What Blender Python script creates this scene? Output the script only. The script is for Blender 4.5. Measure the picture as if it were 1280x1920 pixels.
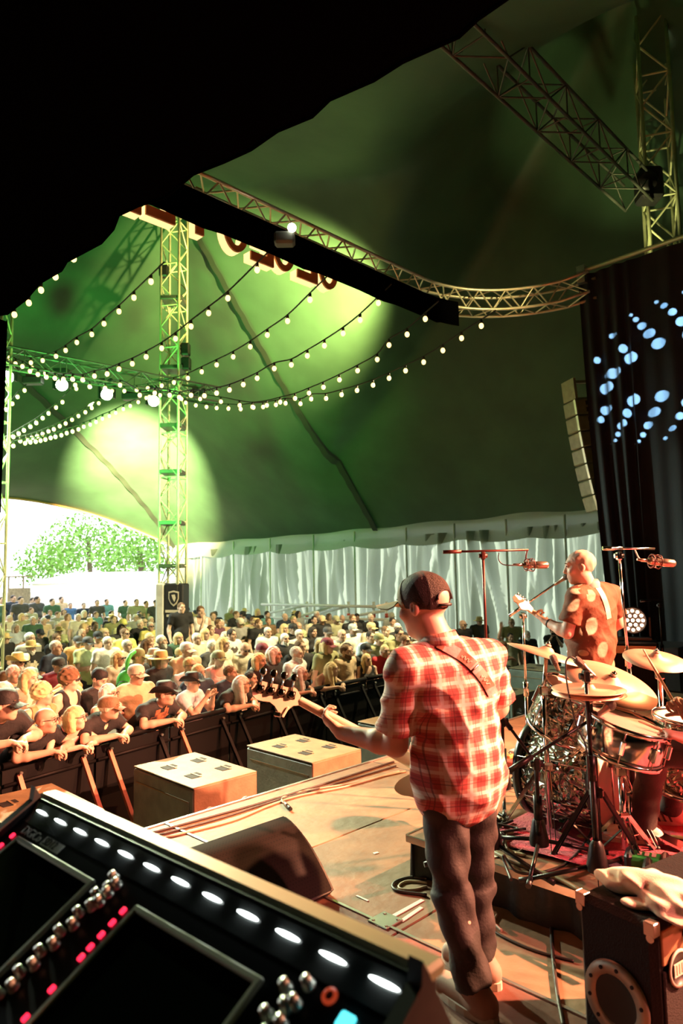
import bpy, math, random
import numpy as np
from mathutils import Vector, Matrix
from mathutils.bvhtree import BVHTree
random.seed(7); rng = np.random.default_rng(7)
for _o in list(bpy.data.objects): bpy.data.objects.remove(_o)
SC = bpy.context.scene
COL = SC.collection

# ------------------------------------------------------------------ camera
PITCH, ROLL, CAMZ, FPX = math.radians(5.35), 0.018, 1.6, 1280.0
cf = Vector((0, math.cos(PITCH), math.sin(PITCH)))
_u = Vector((0, -math.sin(PITCH), math.cos(PITCH))); _r = Vector((1, 0, 0))
cr = math.cos(ROLL)*_r - math.sin(ROLL)*_u
cu = math.sin(ROLL)*_r + math.cos(ROLL)*_u
CAM = Vector((0, 0, CAMZ))
cam_data = bpy.data.cameras.new('camera'); cam = bpy.data.objects.new('camera', cam_data)
COL.objects.link(cam); SC.camera = cam
M = Matrix((cr, cu, -cf)).transposed().to_4x4(); M.translation = CAM
cam.matrix_world = M
cam_data.sensor_fit = 'VERTICAL'; cam_data.sensor_height = 36.0; cam_data.sensor_width = 24.0
cam_data.lens = 24.0
cam_data.clip_start = 0.05; cam_data.clip_end = 400
cam_data.dof.use_dof = True; cam_data.dof.focus_distance = 4.4; cam_data.dof.aperture_fstop = 3.2

# ------------------------------------------------------------------ world, view, lights
SC.view_settings.view_transform = 'Standard'; SC.view_settings.look = 'None'
SC.view_settings.gamma = 1.0; SC.view_settings.use_curve_mapping = False
SC.view_settings.exposure = 0.3
SC.cycles.use_denoising = True
SC.cycles.max_bounces = 6; SC.cycles.diffuse_bounces = 3; SC.cycles.glossy_bounces = 3
SC.cycles.transmission_bounces = 4; SC.cycles.transparent_max_bounces = 6
SC.cycles.sample_clamp_indirect = 6.0
SC.cycles.caustics_reflective = False; SC.cycles.caustics_refractive = False
W = bpy.data.worlds.new('sky'); SC.world = W; W.use_nodes = True
_n = W.node_tree.nodes; _n.clear()
_bg = _n.new('ShaderNodeBackground'); _out = _n.new('ShaderNodeOutputWorld')
_bg.inputs['Color'].default_value = (0.93, 0.97, 1.0, 1); _bg.inputs['Strength'].default_value = 3.0
W.node_tree.links.new(_bg.outputs[0], _out.inputs[0])

def light(name, kind, loc, target, energy, color, size=0.2, angle=60, blend=0.5, sx=None):
    d = bpy.data.lights.new(name, kind); d.energy = energy; d.color = color
    if kind == 'SPOT':
        d.spot_size = math.radians(angle); d.spot_blend = blend; d.shadow_soft_size = size
    elif kind == 'SUN': d.angle = size
    elif kind == 'AREA': d.size = size
    else: d.shadow_soft_size = size
    o = bpy.data.objects.new(name, d); COL.objects.link(o)
    o.location = loc
    o.rotation_euler = (Vector(target)-Vector(loc)).to_track_quat('-Z', 'Y').to_euler()
    return o
# the stage grid: E runs along the stage front, N points out to the audience
EX = Vector((0.70711, 0.70711, 0)); NX = Vector((-0.70711, 0.70711, 0))
def G(a, b, z=0.0): return EX*a + NX*b + Vector((0, 0, z))
sun = light('sun', 'SUN', (-22, 34, 22), (0, 4, 0), 12.0, (1, 0.97, 0.9), 0.01)
# stage wash hung over the far wing and upstage, orange and red
light('stage_key_lamp', 'SPOT', G(8.0, -4.0, 5.2), G(3.5, 2.4, 0.5), 22000, (1, 0.37, 0.20), 0.08, 43, 0.5)
light('stage_back_lamp', 'SPOT', G(9.6, -1.0, 5.9), G(4.2, 4.0, 0.0), 6500, (1, 0.36, 0.15), 0.08, 50, 0.6)
light('stage_red_lamp', 'SPOT', G(4.4, -4.2, 4.3), G(2.6, 2.9, 0.9), 2600, (1, 0.24, 0.19), 0.07, 33, 0.5)
# front-of-house wash on the audience from the front truss
light('crowd_wash_lamp', 'SPOT', G(11.6, 6.6, 6.2), G(8.0, 14.5, -1.2), 6200, (1, 0.80, 0.42), 0.15, 95, 0.8)
light('crowd_red_lamp', 'SPOT', G(8.0, 3.6, 5.4), G(3.6, 8.2, 0.0), 1900, (1, 0.20, 0.11), 0.15, 56, 0.7)
light('truss_lamp_crowd', 'SPOT', G(3.6, 16.5, 6.0), G(5.5, 9.5, 0.0), 7500, (0.90, 1.0, 0.76), 0.12, 80, 0.8)
# lamps on the audience truss shining back at the stage
light('truss_lamp_beam', 'SPOT', G(6.3, 13.5, 5.6), G(0.9, 2.2, 0.9), 4500, (0.84, 1.0, 0.60), 0.12, 34, 0.6)
light('truss_lamp_beam_far', 'SPOT', G(7.8, 13.4, 5.5), G(3.8, 6.0, -0.4), 5500, (0.90, 1.0, 0.60), 0.12, 40, 0.7)
# roof uplights, then two added fill spots
light('roof_uplight', 'SPOT', G(9.4, 8.0, 6.3), G(10.8, 12.4, 8.3), 17000, (1.0, 0.74, 0.26), 0.12, 62, 1.0)
light('roof_uplight_far', 'SPOT', G(6.6, 14.6, 5.6), G(12.4, 22.8, 5.2), 230000, (1.0, 0.74, 0.36), 0.08, 34, 1.0)
light('roof_wash_green', 'SPOT', G(5.0, 12.0, 3.0), G(10.5, 19.0, 8.0), 2600, (0.10, 1.0, 0.14), 0.3, 110, 1.0)
light('truss_bend_fill', 'SPOT', G(9.0, 3.4, 6.0), G(9.8, 6.1, 6.25), 330, (1, 0.80, 0.34), 0.08, 40, 0.8)  # unseen spot added to brighten the bend of the front truss
light('tower_fill', 'SPOT', (5.35, 11.9, 6.9), (5.75, 12.55, 10.2), 170, (1, 0.95, 0.36), 0.05, 80, 0.8)  # unseen spot added to brighten the right-hand tower
# ------------------------------------------------------------------ helpers
def ray(px, py): return cf + ((px-640)/FPX)*cr - ((py-960)/FPX)*cu
def P(px, py, y):
    d = ray(px, py); return CAM + d*(y/d.y)
def PZ(px, py, z):
    d = ray(px, py); return CAM + d*((z-CAMZ)/d.z)
def V(*a): return Vector(a)

MATS = {}
def mat(name, col, rough=0.6, metal=0.0, noise=None, bump=None, emit=None, spec=None, sheen=None, col2=None, trans=None, coat=None):
    """noise=(scale, amount) colour variation, bump=(scale, strength), emit=(colour, strength)"""
    if name in MATS: return MATS[name]
    m = bpy.data.materials.new(name); m.use_nodes = True; nt = m.node_tree; N_ = nt.nodes; L = nt.links
    b = N_['Principled BSDF']; c = tuple(col)+(1,) if len(col) == 3 else col
    b.inputs['Base Color'].default_value = c; b.inputs['Roughness'].default_value = rough; b.inputs['Metallic'].default_value = metal
    if spec is not None: b.inputs['Specular IOR Level'].default_value = spec
    if coat: b.inputs['Coat Weight'].default_value = coat
    if noise or bump:
        tc = N_.new('ShaderNodeTexCoord')
    if noise:
        n = N_.new('ShaderNodeTexNoise'); n.inputs['Scale'].default_value = noise[0]; n.inputs['Detail'].default_value = 5
        L.new(tc.outputs['Object'], n.inputs['Vector'])
        r = N_.new('ShaderNodeValToRGB'); a = noise[1]
        c2 = tuple(col2)+(1,) if col2 else tuple(min(1, x*(1+a)) for x in c[:3])+(1,)
        c1 = c if col2 else tuple(x*(1-a) for x in c[:3])+(1,)
        r.color_ramp.elements[0].position = 0.32; r.color_ramp.elements[1].position = 0.68
        r.color_ramp.elements[0].color = c1; r.color_ramp.elements[1].color = c2
        L.new(n.outputs['Fac'], r.inputs['Fac']); L.new(r.outputs['Color'], b.inputs['Base Color'])
    if bump:
        n2 = N_.new('ShaderNodeTexNoise'); n2.inputs['Scale'].default_value = bump[0]; n2.inputs['Detail'].default_value = 4
        L.new(tc.outputs['Object'], n2.inputs['Vector'])
        bp = N_.new('ShaderNodeBump'); bp.inputs['Strength'].default_value = bump[1]; bp.inputs['Distance'].default_value = 0.02
        L.new(n2.outputs['Fac'], bp.inputs['Height']); L.new(bp.outputs['Normal'], b.inputs['Normal'])
    if emit:
        b.inputs['Emission Color'].default_value = tuple(emit[0])+(1,); b.inputs['Emission Strength'].default_value = emit[1]
    if trans:
        t = N_.new('ShaderNodeBsdfTranslucent'); t.inputs['Color'].default_value = tuple(trans[0])+(1,)
        mx = N_.new('ShaderNodeMixShader'); mx.inputs['Fac'].default_value = trans[1]
        L.new(b.outputs[0], mx.inputs[1]); L.new(t.outputs[0], mx.inputs[2]); L.new(mx.outputs[0], N_['Material Output'].inputs['Surface'])
    MATS[name] = m; return m

def tag(o, label=None, cat=None, group=None, kind=None):
    if label: o['label'] = label
    if cat: o['category'] = cat
    if group: o['group'] = group
    if kind: o['kind'] = kind
    return o
def empty(name, loc=(0, 0, 0), label=None, cat=None, group=None, kind=None):
    o = bpy.data.objects.new(name, None); COL.objects.link(o); o.location = loc; o.empty_display_size = 0.1
    return tag(o, label, cat, group, kind)
def wloc(o):
    v = Vector((0, 0, 0))
    while o is not None: v = v + o.location; o = o.parent
    return v
def link(name, me, parent=None, loc=None):
    o = bpy.data.objects.new(name, me); COL.objects.link(o)
    if parent is not None: o.parent = parent
    if loc is not None: o.location = loc
    return o
def frame(axis, up=None):
    z = Vector(axis).normalized()
    u = Vector(up) if up is not None else (Vector((0, 0, 1)) if abs(z.z) < 0.9 else Vector((0, 1, 0)))
    x = u.cross(z).normalized(); y = z.cross(x)
    return x, y, z
class MB:
    """collects geometry in world coordinates, links it as one mesh under a parent"""
    def __init__(s): s.v = []; s.f = []; s.sm = []
    def add(s, vs, fs, smooth=False):
        o = len(s.v); s.v += [tuple(v) for v in vs]; s.f += [tuple(i+o for i in f) for f in fs]; s.sm += [smooth]*len(fs); return s
    def box(s, c, sz, ax=None):
        c = Vector(c); x, y, z = ax if ax else (V(1,0,0), V(0,1,0), V(0,0,1))
        hx, hy, hz = sz[0]/2, sz[1]/2, sz[2]/2
        vs = [c + x*(i*hx) + y*(j*hy) + z*(k*hz) for k in (-1, 1) for j in (-1, 1) for i in (-1, 1)]
        return s.add(vs, [(0,2,3,1), (4,5,7,6), (0,1,5,4), (2,6,7,3), (0,4,6,2), (1,3,7,5)])
    def bbox(s, c, sz, r, ax=None):
        """box with chamfered edges"""
        c = Vector(c); x, y, z = ax if ax else (V(1,0,0), V(0,1,0), V(0,0,1)); h = [q/2 for q in sz]
        vs = []; idx = {}
        for i in (-1, 1):
            for j in (-1, 1):
                for k in (-1, 1):
                    for t in range(3):
                        q = [h[0]-r, h[1]-r, h[2]-r]; q[t] = h[t]
                        idx[(i, j, k, t)] = len(vs); vs.append(c + x*(i*q[0]) + y*(j*q[1]) + z*(k*q[2]))
        fs = []
        def face(l):
            a, b_, d = vs[l[0]], vs[l[1]], vs[l[2]]
            ctr = sum((vs[q] for q in l), Vector())/len(l)
            if (b_-a).cross(d-a).dot(ctr-c) < 0: l = l[::-1]
            fs.append(tuple(l))
        for t in range(3):
            o1, o2 = [q for q in range(3) if q != t]
            for sg in (-1, 1):
                l = []
                for (p, q) in ((-1,-1), (1,-1), (1,1), (-1,1)):
                    key = [0,0,0]; key[t] = sg; key[o1] = p; key[o2] = q; l.append(idx[(*key, t)])
                face(l)
            for p in (-1, 1):
                for q in (-1, 1):
                    k1 = [0,0,0]; k1[t] = -1; k1[o1] = p; k1[o2] = q; k2 = list(k1); k2[t] = 1
                    face([idx[(*k1, o1)], idx[(*k2, o1)], idx[(*k2, o2)], idx[(*k1, o2)]])
        for i in (-1, 1):
            for j in (-1, 1):
                for k in (-1, 1): face([idx[(i,j,k,0)], idx[(i,j,k,1)], idx[(i,j,k,2)]])
        return s.add(vs, fs)
    def cyl(s, a, b, ra, rb=None, n=12, caps=True, smooth=True):
        a, b = Vector(a), Vector(b); rb = ra if rb is None else rb
        if (b-a).length < 1e-6: return s
        x, y, z = frame(b-a); vs = []
        for c, r in ((a, ra), (b, rb)):
            vs += [c + (x*math.cos(2*math.pi*i/n) + y*math.sin(2*math.pi*i/n))*r for i in range(n)]
        s.add(vs, [(i, (i+1) % n, n+(i+1) % n, n+i) for i in range(n)], smooth)
        if caps:
            o = len(s.v)-2*n
            s.f += [tuple(o+n-1-i for i in range(n)), tuple(o+n+i for i in range(n))]; s.sm += [False, False]
        return s
    def tube(s, pts, r, n=8, closed=False):
        pts = [Vector(p) for p in pts]; m = len(pts)
        rr = r if hasattr(r, '__len__') else [r]*m
        vs = []; up = None
        for i, p in enumerate(pts):
            t = (pts[(i+1) % m]-pts[i-1]) if (closed or 0 < i < m-1) else (pts[1]-pts[0] if i == 0 else pts[-1]-pts[-2])
            if t.length < 1e-9: t = V(0, 0, 1)
            t.normalize()
            if up is None or abs(up.dot(t)) > 0.99: up = V(0, 0, 1) if abs(t.z) < 0.9 else V(0, 1, 0)
            x = up.cross(t).normalized(); y = t.cross(x); up = y
            vs += [p + (x*math.cos(2*math.pi*k/n) + y*math.sin(2*math.pi*k/n))*rr[i] for k in range(n)]
        fs = []
        for i in range(m if closed else m-1):
            j = (i+1) % m
            fs += [(i*n+k, i*n+(k+1) % n, j*n+(k+1) % n, j*n+k) for k in range(n)]
        s.add(vs, fs, True)
        if not closed:
            o = len(s.v)-m*n
            s.f += [tuple(o+n-1-k for k in range(n)), tuple(o+(m-1)*n+k for k in range(n))]; s.sm += [False, False]
        return s
    def lathe(s, c, axis, prof, n=24, up=None, smooth=True, wob=None):
        """prof: list of (radius, height along axis)"""
        c = Vector(c); x, y, z = frame(axis, up); vs = []; fs = []; m = len(prof)
        for (r, h) in prof:
            for k in range(n):
                a = 2*math.pi*k/n; q = r*(1+(wob(a, h) if wob else 0))
                vs.append(c + z*h + (x*math.cos(a) + y*math.sin(a))*q)
        for i in range(m-1):
            fs += [(i*n+k, i*n+(k+1) % n, (i+1)*n+(k+1) % n, (i+1)*n+k) for k in range(n)]
        return s.add(vs, fs, smooth)
    def ell(s, c, r, ax=None, n=12, m=8):
        c = Vector(c); x, y, z = ax if ax else (V(1,0,0), V(0,1,0), V(0,0,1))
        r = r if hasattr(r, '__len__') else (r, r, r); vs = [c - z*r[2]]; fs = []
        for j in range(1, m):
            t = math.pi*j/m-math.pi/2
            vs += [c + x*(r[0]*math.cos(t)*math.cos(2*math.pi*k/n)) + y*(r[1]*math.cos(t)*math.sin(2*math.pi*k/n)) + z*(r[2]*math.sin(t)) for k in range(n)]
        vs.append(c + z*r[2])
        fs += [(0, 1+(k+1) % n, 1+k) for k in range(n)]
        for j in range(m-2): fs += [(1+j*n+k, 1+j*n+(k+1) % n, 1+(j+1)*n+(k+1) % n, 1+(j+1)*n+k) for k in range(n)]
        o = 1+(m-2)*n
        fs += [(o+k, o+(k+1) % n, len(vs)-1) for k in range(n)]
        return s.add(vs, fs, True)
    def grid(s, fn, nu, nv, smooth=True):
        vs = [fn(i/nu, j/nv) for j in range(nv+1) for i in range(nu+1)]; w = nu+1
        return s.add(vs, [(j*w+i, j*w+i+1, (j+1)*w+i+1, (j+1)*w+i) for j in range(nv) for i in range(nu)], smooth)
    def prism(s, poly, a, depth):
        """poly: world points of a planar outline, pushed by vector depth"""
        poly = [Vector(p) for p in poly]; n = len(poly); d = Vector(depth)
        nrm = Vector()
        for i in range(n): nrm += poly[i].cross(poly[(i+1) % n])
        if nrm.dot(d) > 0: poly = poly[::-1]
        vs = poly + [p+d for p in poly]
        return s.add(vs, [tuple(range(n)), tuple(range(2*n-1, n-1, -1))] + [(i, i+n, (i+1) % n+n, (i+1) % n) for i in range(n)])
    def mesh(s, name, m, off=None):
        off = off or Vector((0, 0, 0)); me = bpy.data.meshes.new(name)
        me.from_pydata([(v[0]-off[0], v[1]-off[1], v[2]-off[2]) for v in s.v], [], s.f)
        me.polygons.foreach_set('use_smooth', s.sm); me.materials.append(m); me.update(); return me
    def build(s, name, m, parent=None, loc=None, kind=None):
        off = wloc(parent) if parent is not None else (Vector(loc) if loc is not None else Vector((0, 0, 0)))
        l2 = Vector((0, 0, 0))
        if parent is not None and loc is not None: l2 = Vector(loc)-off; off = Vector(loc)
        me = s.mesh(name, m, off)
        o = link(name, me, parent, l2 if parent is not None else off)
        if kind: o['kind'] = kind
        return o
def copies(name, me, parent, places):
    """share one mesh between alike pieces; places: world Matrix or Vector"""
    off = wloc(parent) if parent is not None else Vector((0, 0, 0)); out = []
    for p in places:
        o = link(name, me, parent)
        if isinstance(p, Matrix):
            q = p.copy(); q.translation = q.translation-off; o.matrix_local = q
        else: o.location = Vector(p)-off
        out.append(o)
    return out
def amat(x, y, z, t):
    m_ = Matrix((x, y, z)).transposed().to_4x4(); m_.translation = t; return m_
def copy_tree(o, parent=None):
    c = o.copy(); COL.objects.link(c); c.parent = parent
    for ch in o.children: copy_tree(ch, c)
    return c
GAX = (EX, NX, V(0, 0, 1))
def spline(pts, n=8):
    """Catmull-Rom through points"""
    pts = [Vector(p) for p in pts]; out = []
    for i in range(len(pts)-1):
        p0 = pts[max(0, i-1)]; p1 = pts[i]; p2 = pts[i+1]; p3 = pts[min(len(pts)-1, i+2)]
        for k in range(n):
            t = k/n
            out.append(0.5*((2*p1) + (p2-p0)*t + (2*p0-5*p1+4*p2-p3)*t*t + (3*p1-p0-3*p2+p3)*t**3))
    out.append(pts[-1]); return out
def truss(name, a, b, w, bay, m, label=None, cat='truss', r=0.025, parent=None, up=None, group=None, rb=0.012, chord_n=8):
    """square lattice truss from a to b: four chords and each brace a piece of its own"""
    a, b = Vector(a), Vector(b); x, y, z = frame(b-a, up); Lh = (b-a).length
    root = parent or empty(name, a, label, cat, group); h = w/2
    cor = [x*h+y*h, -x*h+y*h, -x*h-y*h, x*h-y*h]
    for c in cor: MB().cyl(a+c, b+c, r, n=chord_n).build('chord', m, root)
    nb = max(1, round(Lh/bay)); st = Lh/nb
    me_d = MB().cyl((-h, 0, 0), (h, 0, st), rb, n=6, caps=False).mesh('brace', m)
    me_s = MB().cyl((-h, 0, 0), (h, 0, 0), rb, n=6, caps=False).mesh('strut', m)
    for i in range(nb):
        o0 = a + z*(st*i)
        for f_ in range(4):
            fx, fy = [(x, y), (y, -x), (-x, -y), (-y, x)][f_]
            sg = 1 if (i+f_) % 2 == 0 else -1
            copies('brace', me_d, root, [amat(fx*sg, fy*sg, z, o0+fy*h)])
            if i % 2 == 0: copies('strut', me_s, root, [amat(fx, fy, z, o0+fy*h)])
    return root
# ------------------------------------------------------------------ signed distance modelling for bodies and cloth
import openvdb
class SDF:
    def __init__(s, lo, hi, h):
        s.h = h; s.lo = np.array(lo, float); n = np.ceil((np.array(hi)-s.lo)/h).astype(int)+1; s.n = n
        s.ax = [(s.lo[i]+h*np.arange(n[i])).astype(np.float32) for i in range(3)]
        s.D = np.full(tuple(n), 0.3, np.float32)
    def _sub(s, lo, hi, mg):
        sl = []
        for i in range(3):
            a = max(0, int((lo[i]-mg-s.lo[i])/s.h)); b = min(s.n[i], int((hi[i]+mg-s.lo[i])/s.h)+2)
            if b <= a: return None
            sl.append(slice(a, b))
        X = s.ax[0][sl[0]][:, None, None]; Y = s.ax[1][sl[1]][None, :, None]; Z = s.ax[2][sl[2]][None, None, :]
        return tuple(sl), X, Y, Z
    def _mix(s, sl, d, k, sub):
        D = s.D[sl]
        if sub:
            h = np.clip(0.5-0.5*(D+d)/k, 0, 1); s.D[sl] = D*(1-h) - d*h + k*h*(1-h)
        else:
            h = np.clip(0.5+0.5*(D-d)/k, 0, 1); s.D[sl] = D*(1-h) + d*h - k*h*(1-h)
    def cone(s, a, b, ra, rb=None, k=0.02, sub=False, flat=None):
        """round cone; flat=(axis vector, factor) squashes the distance along one direction"""
        rb = ra if rb is None else rb; a = np.array(a, float); b = np.array(b, float); R_ = max(ra, rb)
        q = s._sub(np.minimum(a, b)-R_, np.maximum(a, b)+R_, k+4*s.h)
        if q is None: return s
        sl, X, Y, Z = q; ba = b-a; L2 = max(1e-9, ba@ba)
        px, py, pz = X-a[0], Y-a[1], Z-a[2]
        t = np.clip((px*ba[0]+py*ba[1]+pz*ba[2])/L2, 0, 1)
        qx, qy, qz = px-t*ba[0], py-t*ba[1], pz-t*ba[2]
        d2 = qx*qx+qy*qy+qz*qz
        if flat is not None:
            w = np.array(flat[0], float); w /= np.linalg.norm(w); e = qx*w[0]+qy*w[1]+qz*w[2]
            d2 = d2 + e*e*(1/flat[1]**2-1)
        d = np.sqrt(d2) - (ra+(rb-ra)*t)
        if flat is not None: d = d*min(1, flat[1]**0.5)
        s._mix(sl, d.astype(np.float32), k, sub); return s
    def ell(s, c, r, ax=None, k=0.02, sub=False):
        c = np.array(c, float); r = np.array(r, float) if hasattr(r, '__len__') else np.array([r]*3, float); R_ = r.max()
        q = s._sub(c-R_, c+R_, k+4*s.h)
        if q is None: return s
        sl, X, Y, Z = q; A = np.array(ax, float) if ax is not None else np.eye(3)
        p = [X-c[0], Y-c[1], Z-c[2]]
        l = [p[0]*A[i][0]+p[1]*A[i][1]+p[2]*A[i][2] for i in range(3)]
        k0 = np.sqrt(sum((l[i]/r[i])**2 for i in range(3))); k1 = np.sqrt(sum((l[i]/r[i]**2)**2 for i in range(3)))+1e-6
        s._mix(sl, (k0*(k0-1)/k1).astype(np.float32), k, sub); return s
    def cut(s, c, n):
        """remove everything on the side n points to, beyond plane through c"""
        n = np.array(n, float); n /= np.linalg.norm(n); c = np.array(c, float)
        d = (s.ax[0]-c[0])[:, None, None]*n[0] + (s.ax[1]-c[1])[None, :, None]*n[1] + (s.ax[2]-c[2])[None, None, :]*n[2]
        s.D = np.maximum(s.D, d.astype(np.float32)); return s
    def folds(s, amp, fn):
        X = s.ax[0][:, None, None]; Y = s.ax[1][None, :, None]; Z = s.ax[2][None, None, :]
        s.D = s.D + (amp*fn(X, Y, Z)).astype(np.float32); return s
    def mesh(s, name, m, off=(0, 0, 0), adapt=0.0, smooth=True):
        D = np.pad(s.D, 1, constant_values=0.3)
        D = np.clip(D, -6*s.h, 6*s.h).astype(np.float32)
        g = openvdb.FloatGrid(6*s.h); g.copyFromArray(D)
        pts, tris, quads = g.convertToPolygons(0.0, adapt)
        pts = pts*s.h + (s.lo-s.h) - np.array(off, float)
        me = bpy.data.meshes.new(name)
        nt_, nq = len(tris), len(quads)
        me.vertices.add(len(pts)); me.vertices.foreach_set('co', pts.astype(np.float32).ravel())
        loops = np.concatenate([tris[:, ::-1].ravel(), quads[:, ::-1].ravel()]).astype(np.int32) if nt_ else quads[:, ::-1].ravel().astype(np.int32)
        me.loops.add(len(loops)); me.loops.foreach_set('vertex_index', loops)
        me.polygons.add(nt_+nq)
        st = np.concatenate([np.arange(nt_)*3, nt_*3+np.arange(nq)*4]).astype(np.int32)
        me.polygons.foreach_set('loop_start', st)
        me.polygons.foreach_set('use_smooth', [smooth]*(nt_+nq))
        me.update(calc_edges=True); me.validate(); me.materials.append(m); return me
# ------------------------------------------------------------------ the place: ground, stage, tent
GZ = -1.2                       # ground level below the stage top
TA0, TA1, TB0, TB1, EAVE = -14.0, 16.4, -18.0, 27.0, 3.05
m_ground = mat('trodden_grass', (0.10, 0.13, 0.05), 0.95, noise=(2.5, 0.4), col2=(0.20, 0.15, 0.08), bump=(30, 0.5))
m_deck = mat('worn_plywood', (0.20, 0.115, 0.062), 0.62, noise=(5.0, 0.3), col2=(0.29, 0.175, 0.10), bump=(18, 0.25))
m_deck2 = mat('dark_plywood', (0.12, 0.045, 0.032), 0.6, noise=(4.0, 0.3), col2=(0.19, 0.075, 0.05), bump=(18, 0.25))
m_alu = mat('aluminium', (0.62, 0.62, 0.58), 0.35, 0.9, noise=(9, 0.12))
m_black = mat('black_paint', (0.012, 0.012, 0.013), 0.45, noise=(12, 0.3))
m_cloth_black = mat('black_cloth', (0.0012, 0.0012, 0.0014), 1.0, spec=0.0)
m_val = mat('pale_valance', (0.42, 0.50, 0.44), 0.6, bump=(6, 0.4), trans=((0.3, 0.36, 0.32), 0.12))
m_wing = mat('dark_blue_drape', (0.005, 0.011, 0.016), 0.85, noise=(3, 0.2), bump=(60, 0.15))
m_roof = mat('green_tent_membrane', (0.042, 0.105, 0.055), 0.55, noise=(0.9, 0.16), bump=(2.2, 0.35))
m_strap = mat('roof_webbing', (0.02, 0.035, 0.02), 0.7)
m_wall = mat('grey_tent_wall', (0.34, 0.42, 0.34), 0.5, noise=(1.5, 0.12), bump=(5, 0.25), trans=((0.27, 0.32, 0.25), 0.6))
m_wallpole = mat('pale_wall_pole', (0.7, 0.76, 0.68), 0.5)
m_white = mat('white_plastic', (0.8, 0.8, 0.78), 0.5, noise=(6, 0.06))

MB().grid(lambda u, v: V(-130+260*u, -40+220*v, GZ), 8, 8, False).build('ground', m_ground, kind='structure')

# stage deck: each plywood panel a piece of its own, 2 m x 1 m, on a black substructure
fl = empty('floor', (0, 0, 0), kind='structure')
EDGE_B, SEAM_A = 4.13, 2.45
pan = MB().bbox((0, 0, -0.02), (1.992, 0.992, 0.04), 0.004).mesh('deck_panel', m_deck)
pan2 = MB().bbox((0, 0, -0.02), (1.992, 0.992, 0.04), 0.004).mesh('deck_panel', m_deck2)
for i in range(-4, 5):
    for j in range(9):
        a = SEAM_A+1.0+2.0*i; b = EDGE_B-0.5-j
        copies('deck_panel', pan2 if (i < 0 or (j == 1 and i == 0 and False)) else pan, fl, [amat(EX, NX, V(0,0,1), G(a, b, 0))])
mb = MB(); mb.box(G(SEAM_A+1, EDGE_B-4.5, -0.62), (17.9, 8.9, 1.14), GAX); mb.build('substructure', m_black, fl)
mb = MB(); mb.box(G(SEAM_A+1, EDGE_B+0.012, -0.03), (18, 0.02, 0.075), GAX); mb.build('front_edge_trim', m_alu, fl)
mb = MB(); mb.box(G(SEAM_A, EDGE_B-4.5, 0.003), (0.016, 9, 0.006), GAX); mb.build('seam_trim', m_alu, fl)
m_tape = mat('white_tape', (0.8, 0.78, 0.72), 0.6)
for k, (q0, q1, w) in enumerate([((705, 1736), (792, 1688), 0.022), ((752, 1728), (790, 1702), 0.02), ((700, 1601), (709, 1599), 0.02), ((668, 1680), (690, 1690), 0.012)]):
    p0, p1 = PZ(*q0, 0.0), PZ(*q1, 0.0); d = p1-p0
    MB().box((p0+p1)/2+V(0, 0, 0.002), (d.length, w, 0.003), (d.normalized(), V(0,0,1).cross(d.normalized()), V(0,0,1))).build('tape_strip', m_tape, fl)
# steel corner plate at the deck crossing
mb = MB(); c = PZ(722, 1727, 0.0)
mb.bbox(c+V(0,0,0.004), (0.12, 0.12, 0.006), 0.003, GAX)
for i in (-1, 1):
    for j in (-1, 1): mb.cyl(c+EX*0.04*i+NX*0.04*j+V(0,0,0.006), c+EX*0.04*i+NX*0.04*j+V(0,0,0.011), 0.008, n=8)
mb.build('corner_plate', m_alu, fl)

# tent roof
POLES = [(8.5, 14.1, 11.0), (-1.0, 14.1, 11.0), (13.0, 4.8, 13.2), (-1.0, 4.8, 13.2)]
def tent_z(a, b):
    ed = (TA1-a, a-TA0, TB1-b, b-TB0)
    cs = []
    for (pa, pb, pz) in POLES:
        e0 = (TA1-pa, pa-TA0, TB1-pb, pb-TB0)
        c = min(max(0, ed[i])/e0[i] for i in range(4))
        c = c**1.12 if pb > 10 else c**0.9*max(0.0, 1-math.hypot(a-pa, b-pb)/15.0)
        cs.append((c, pz))
    zs = [EAVE+(pz-EAVE)*c for c, pz in cs]
    k = 3.2; mx = max(zs); z = mx+math.log(sum(math.exp(k*(q-mx)) for q in zs))/k-0.0
    z = mx+min(0.35, z-mx)*min(1.0, min(ed[0], ed[2])/4.0)
    sc = 1.75*max(0.0, math.sin(math.pi*min(1, max(0, (TA1-a)/15.0))))   # scalloped open end
    sc += 1.75*max(0.0, math.sin(math.pi*min(1, max(0, (1.4-a)/8.4))))
    z += sc*math.exp(-max(0, TB1-b)/4.5)
    return z
def roof_pt(u, v):
    a = TA0+(TA1-TA0)*u; b = TB0+(TB1-TB0)*v
    w = 0.05*math.sin(a*1.7+b*0.6)*math.sin(b*0.9-a*0.4)
    return G(a, b, tent_z(a, b)+w*min(1, (TB1-b), (TA1-a)))
roof = MB().grid(roof_pt, 150, 190).build('ceiling', m_roof, kind='structure')
roof_mb = MB()
def strap(a0, b0, a1, b1, w=0.16, n=40):
    def f(u, v):
        a = a0+(a1-a0)*u; b = b0+(b1-b0)*u
        d = Vector((-(b1-b0), a1-a0, 0)).normalized()*(w*(v-0.5))
        a += d.x; b += d.y
        return G(a, b, tent_z(a, b)-0.13-0.02*math.sin(u*130))
    return f
for (q, n) in (((8.5, 14.1, TA1, 14.8), 'trim_1'), ((-1.0, 14.1, TA1, TB1), 'trim_2')):
    MB().grid(strap(*q, w=0.2), 120, 2).build(n, m_strap, kind='structure')
mb = MB(); mb.tube([G(TA1-(TA1-TA0)*t/40, TB1, tent_z(TA1-(TA1-TA0)*t/40, TB1)-0.03) for t in range(41)], 0.05, 6)
mb.build('trim_3', mat('orange_edge_rope', (0.55, 0.3, 0.12), 0.7), kind='structure')

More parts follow.
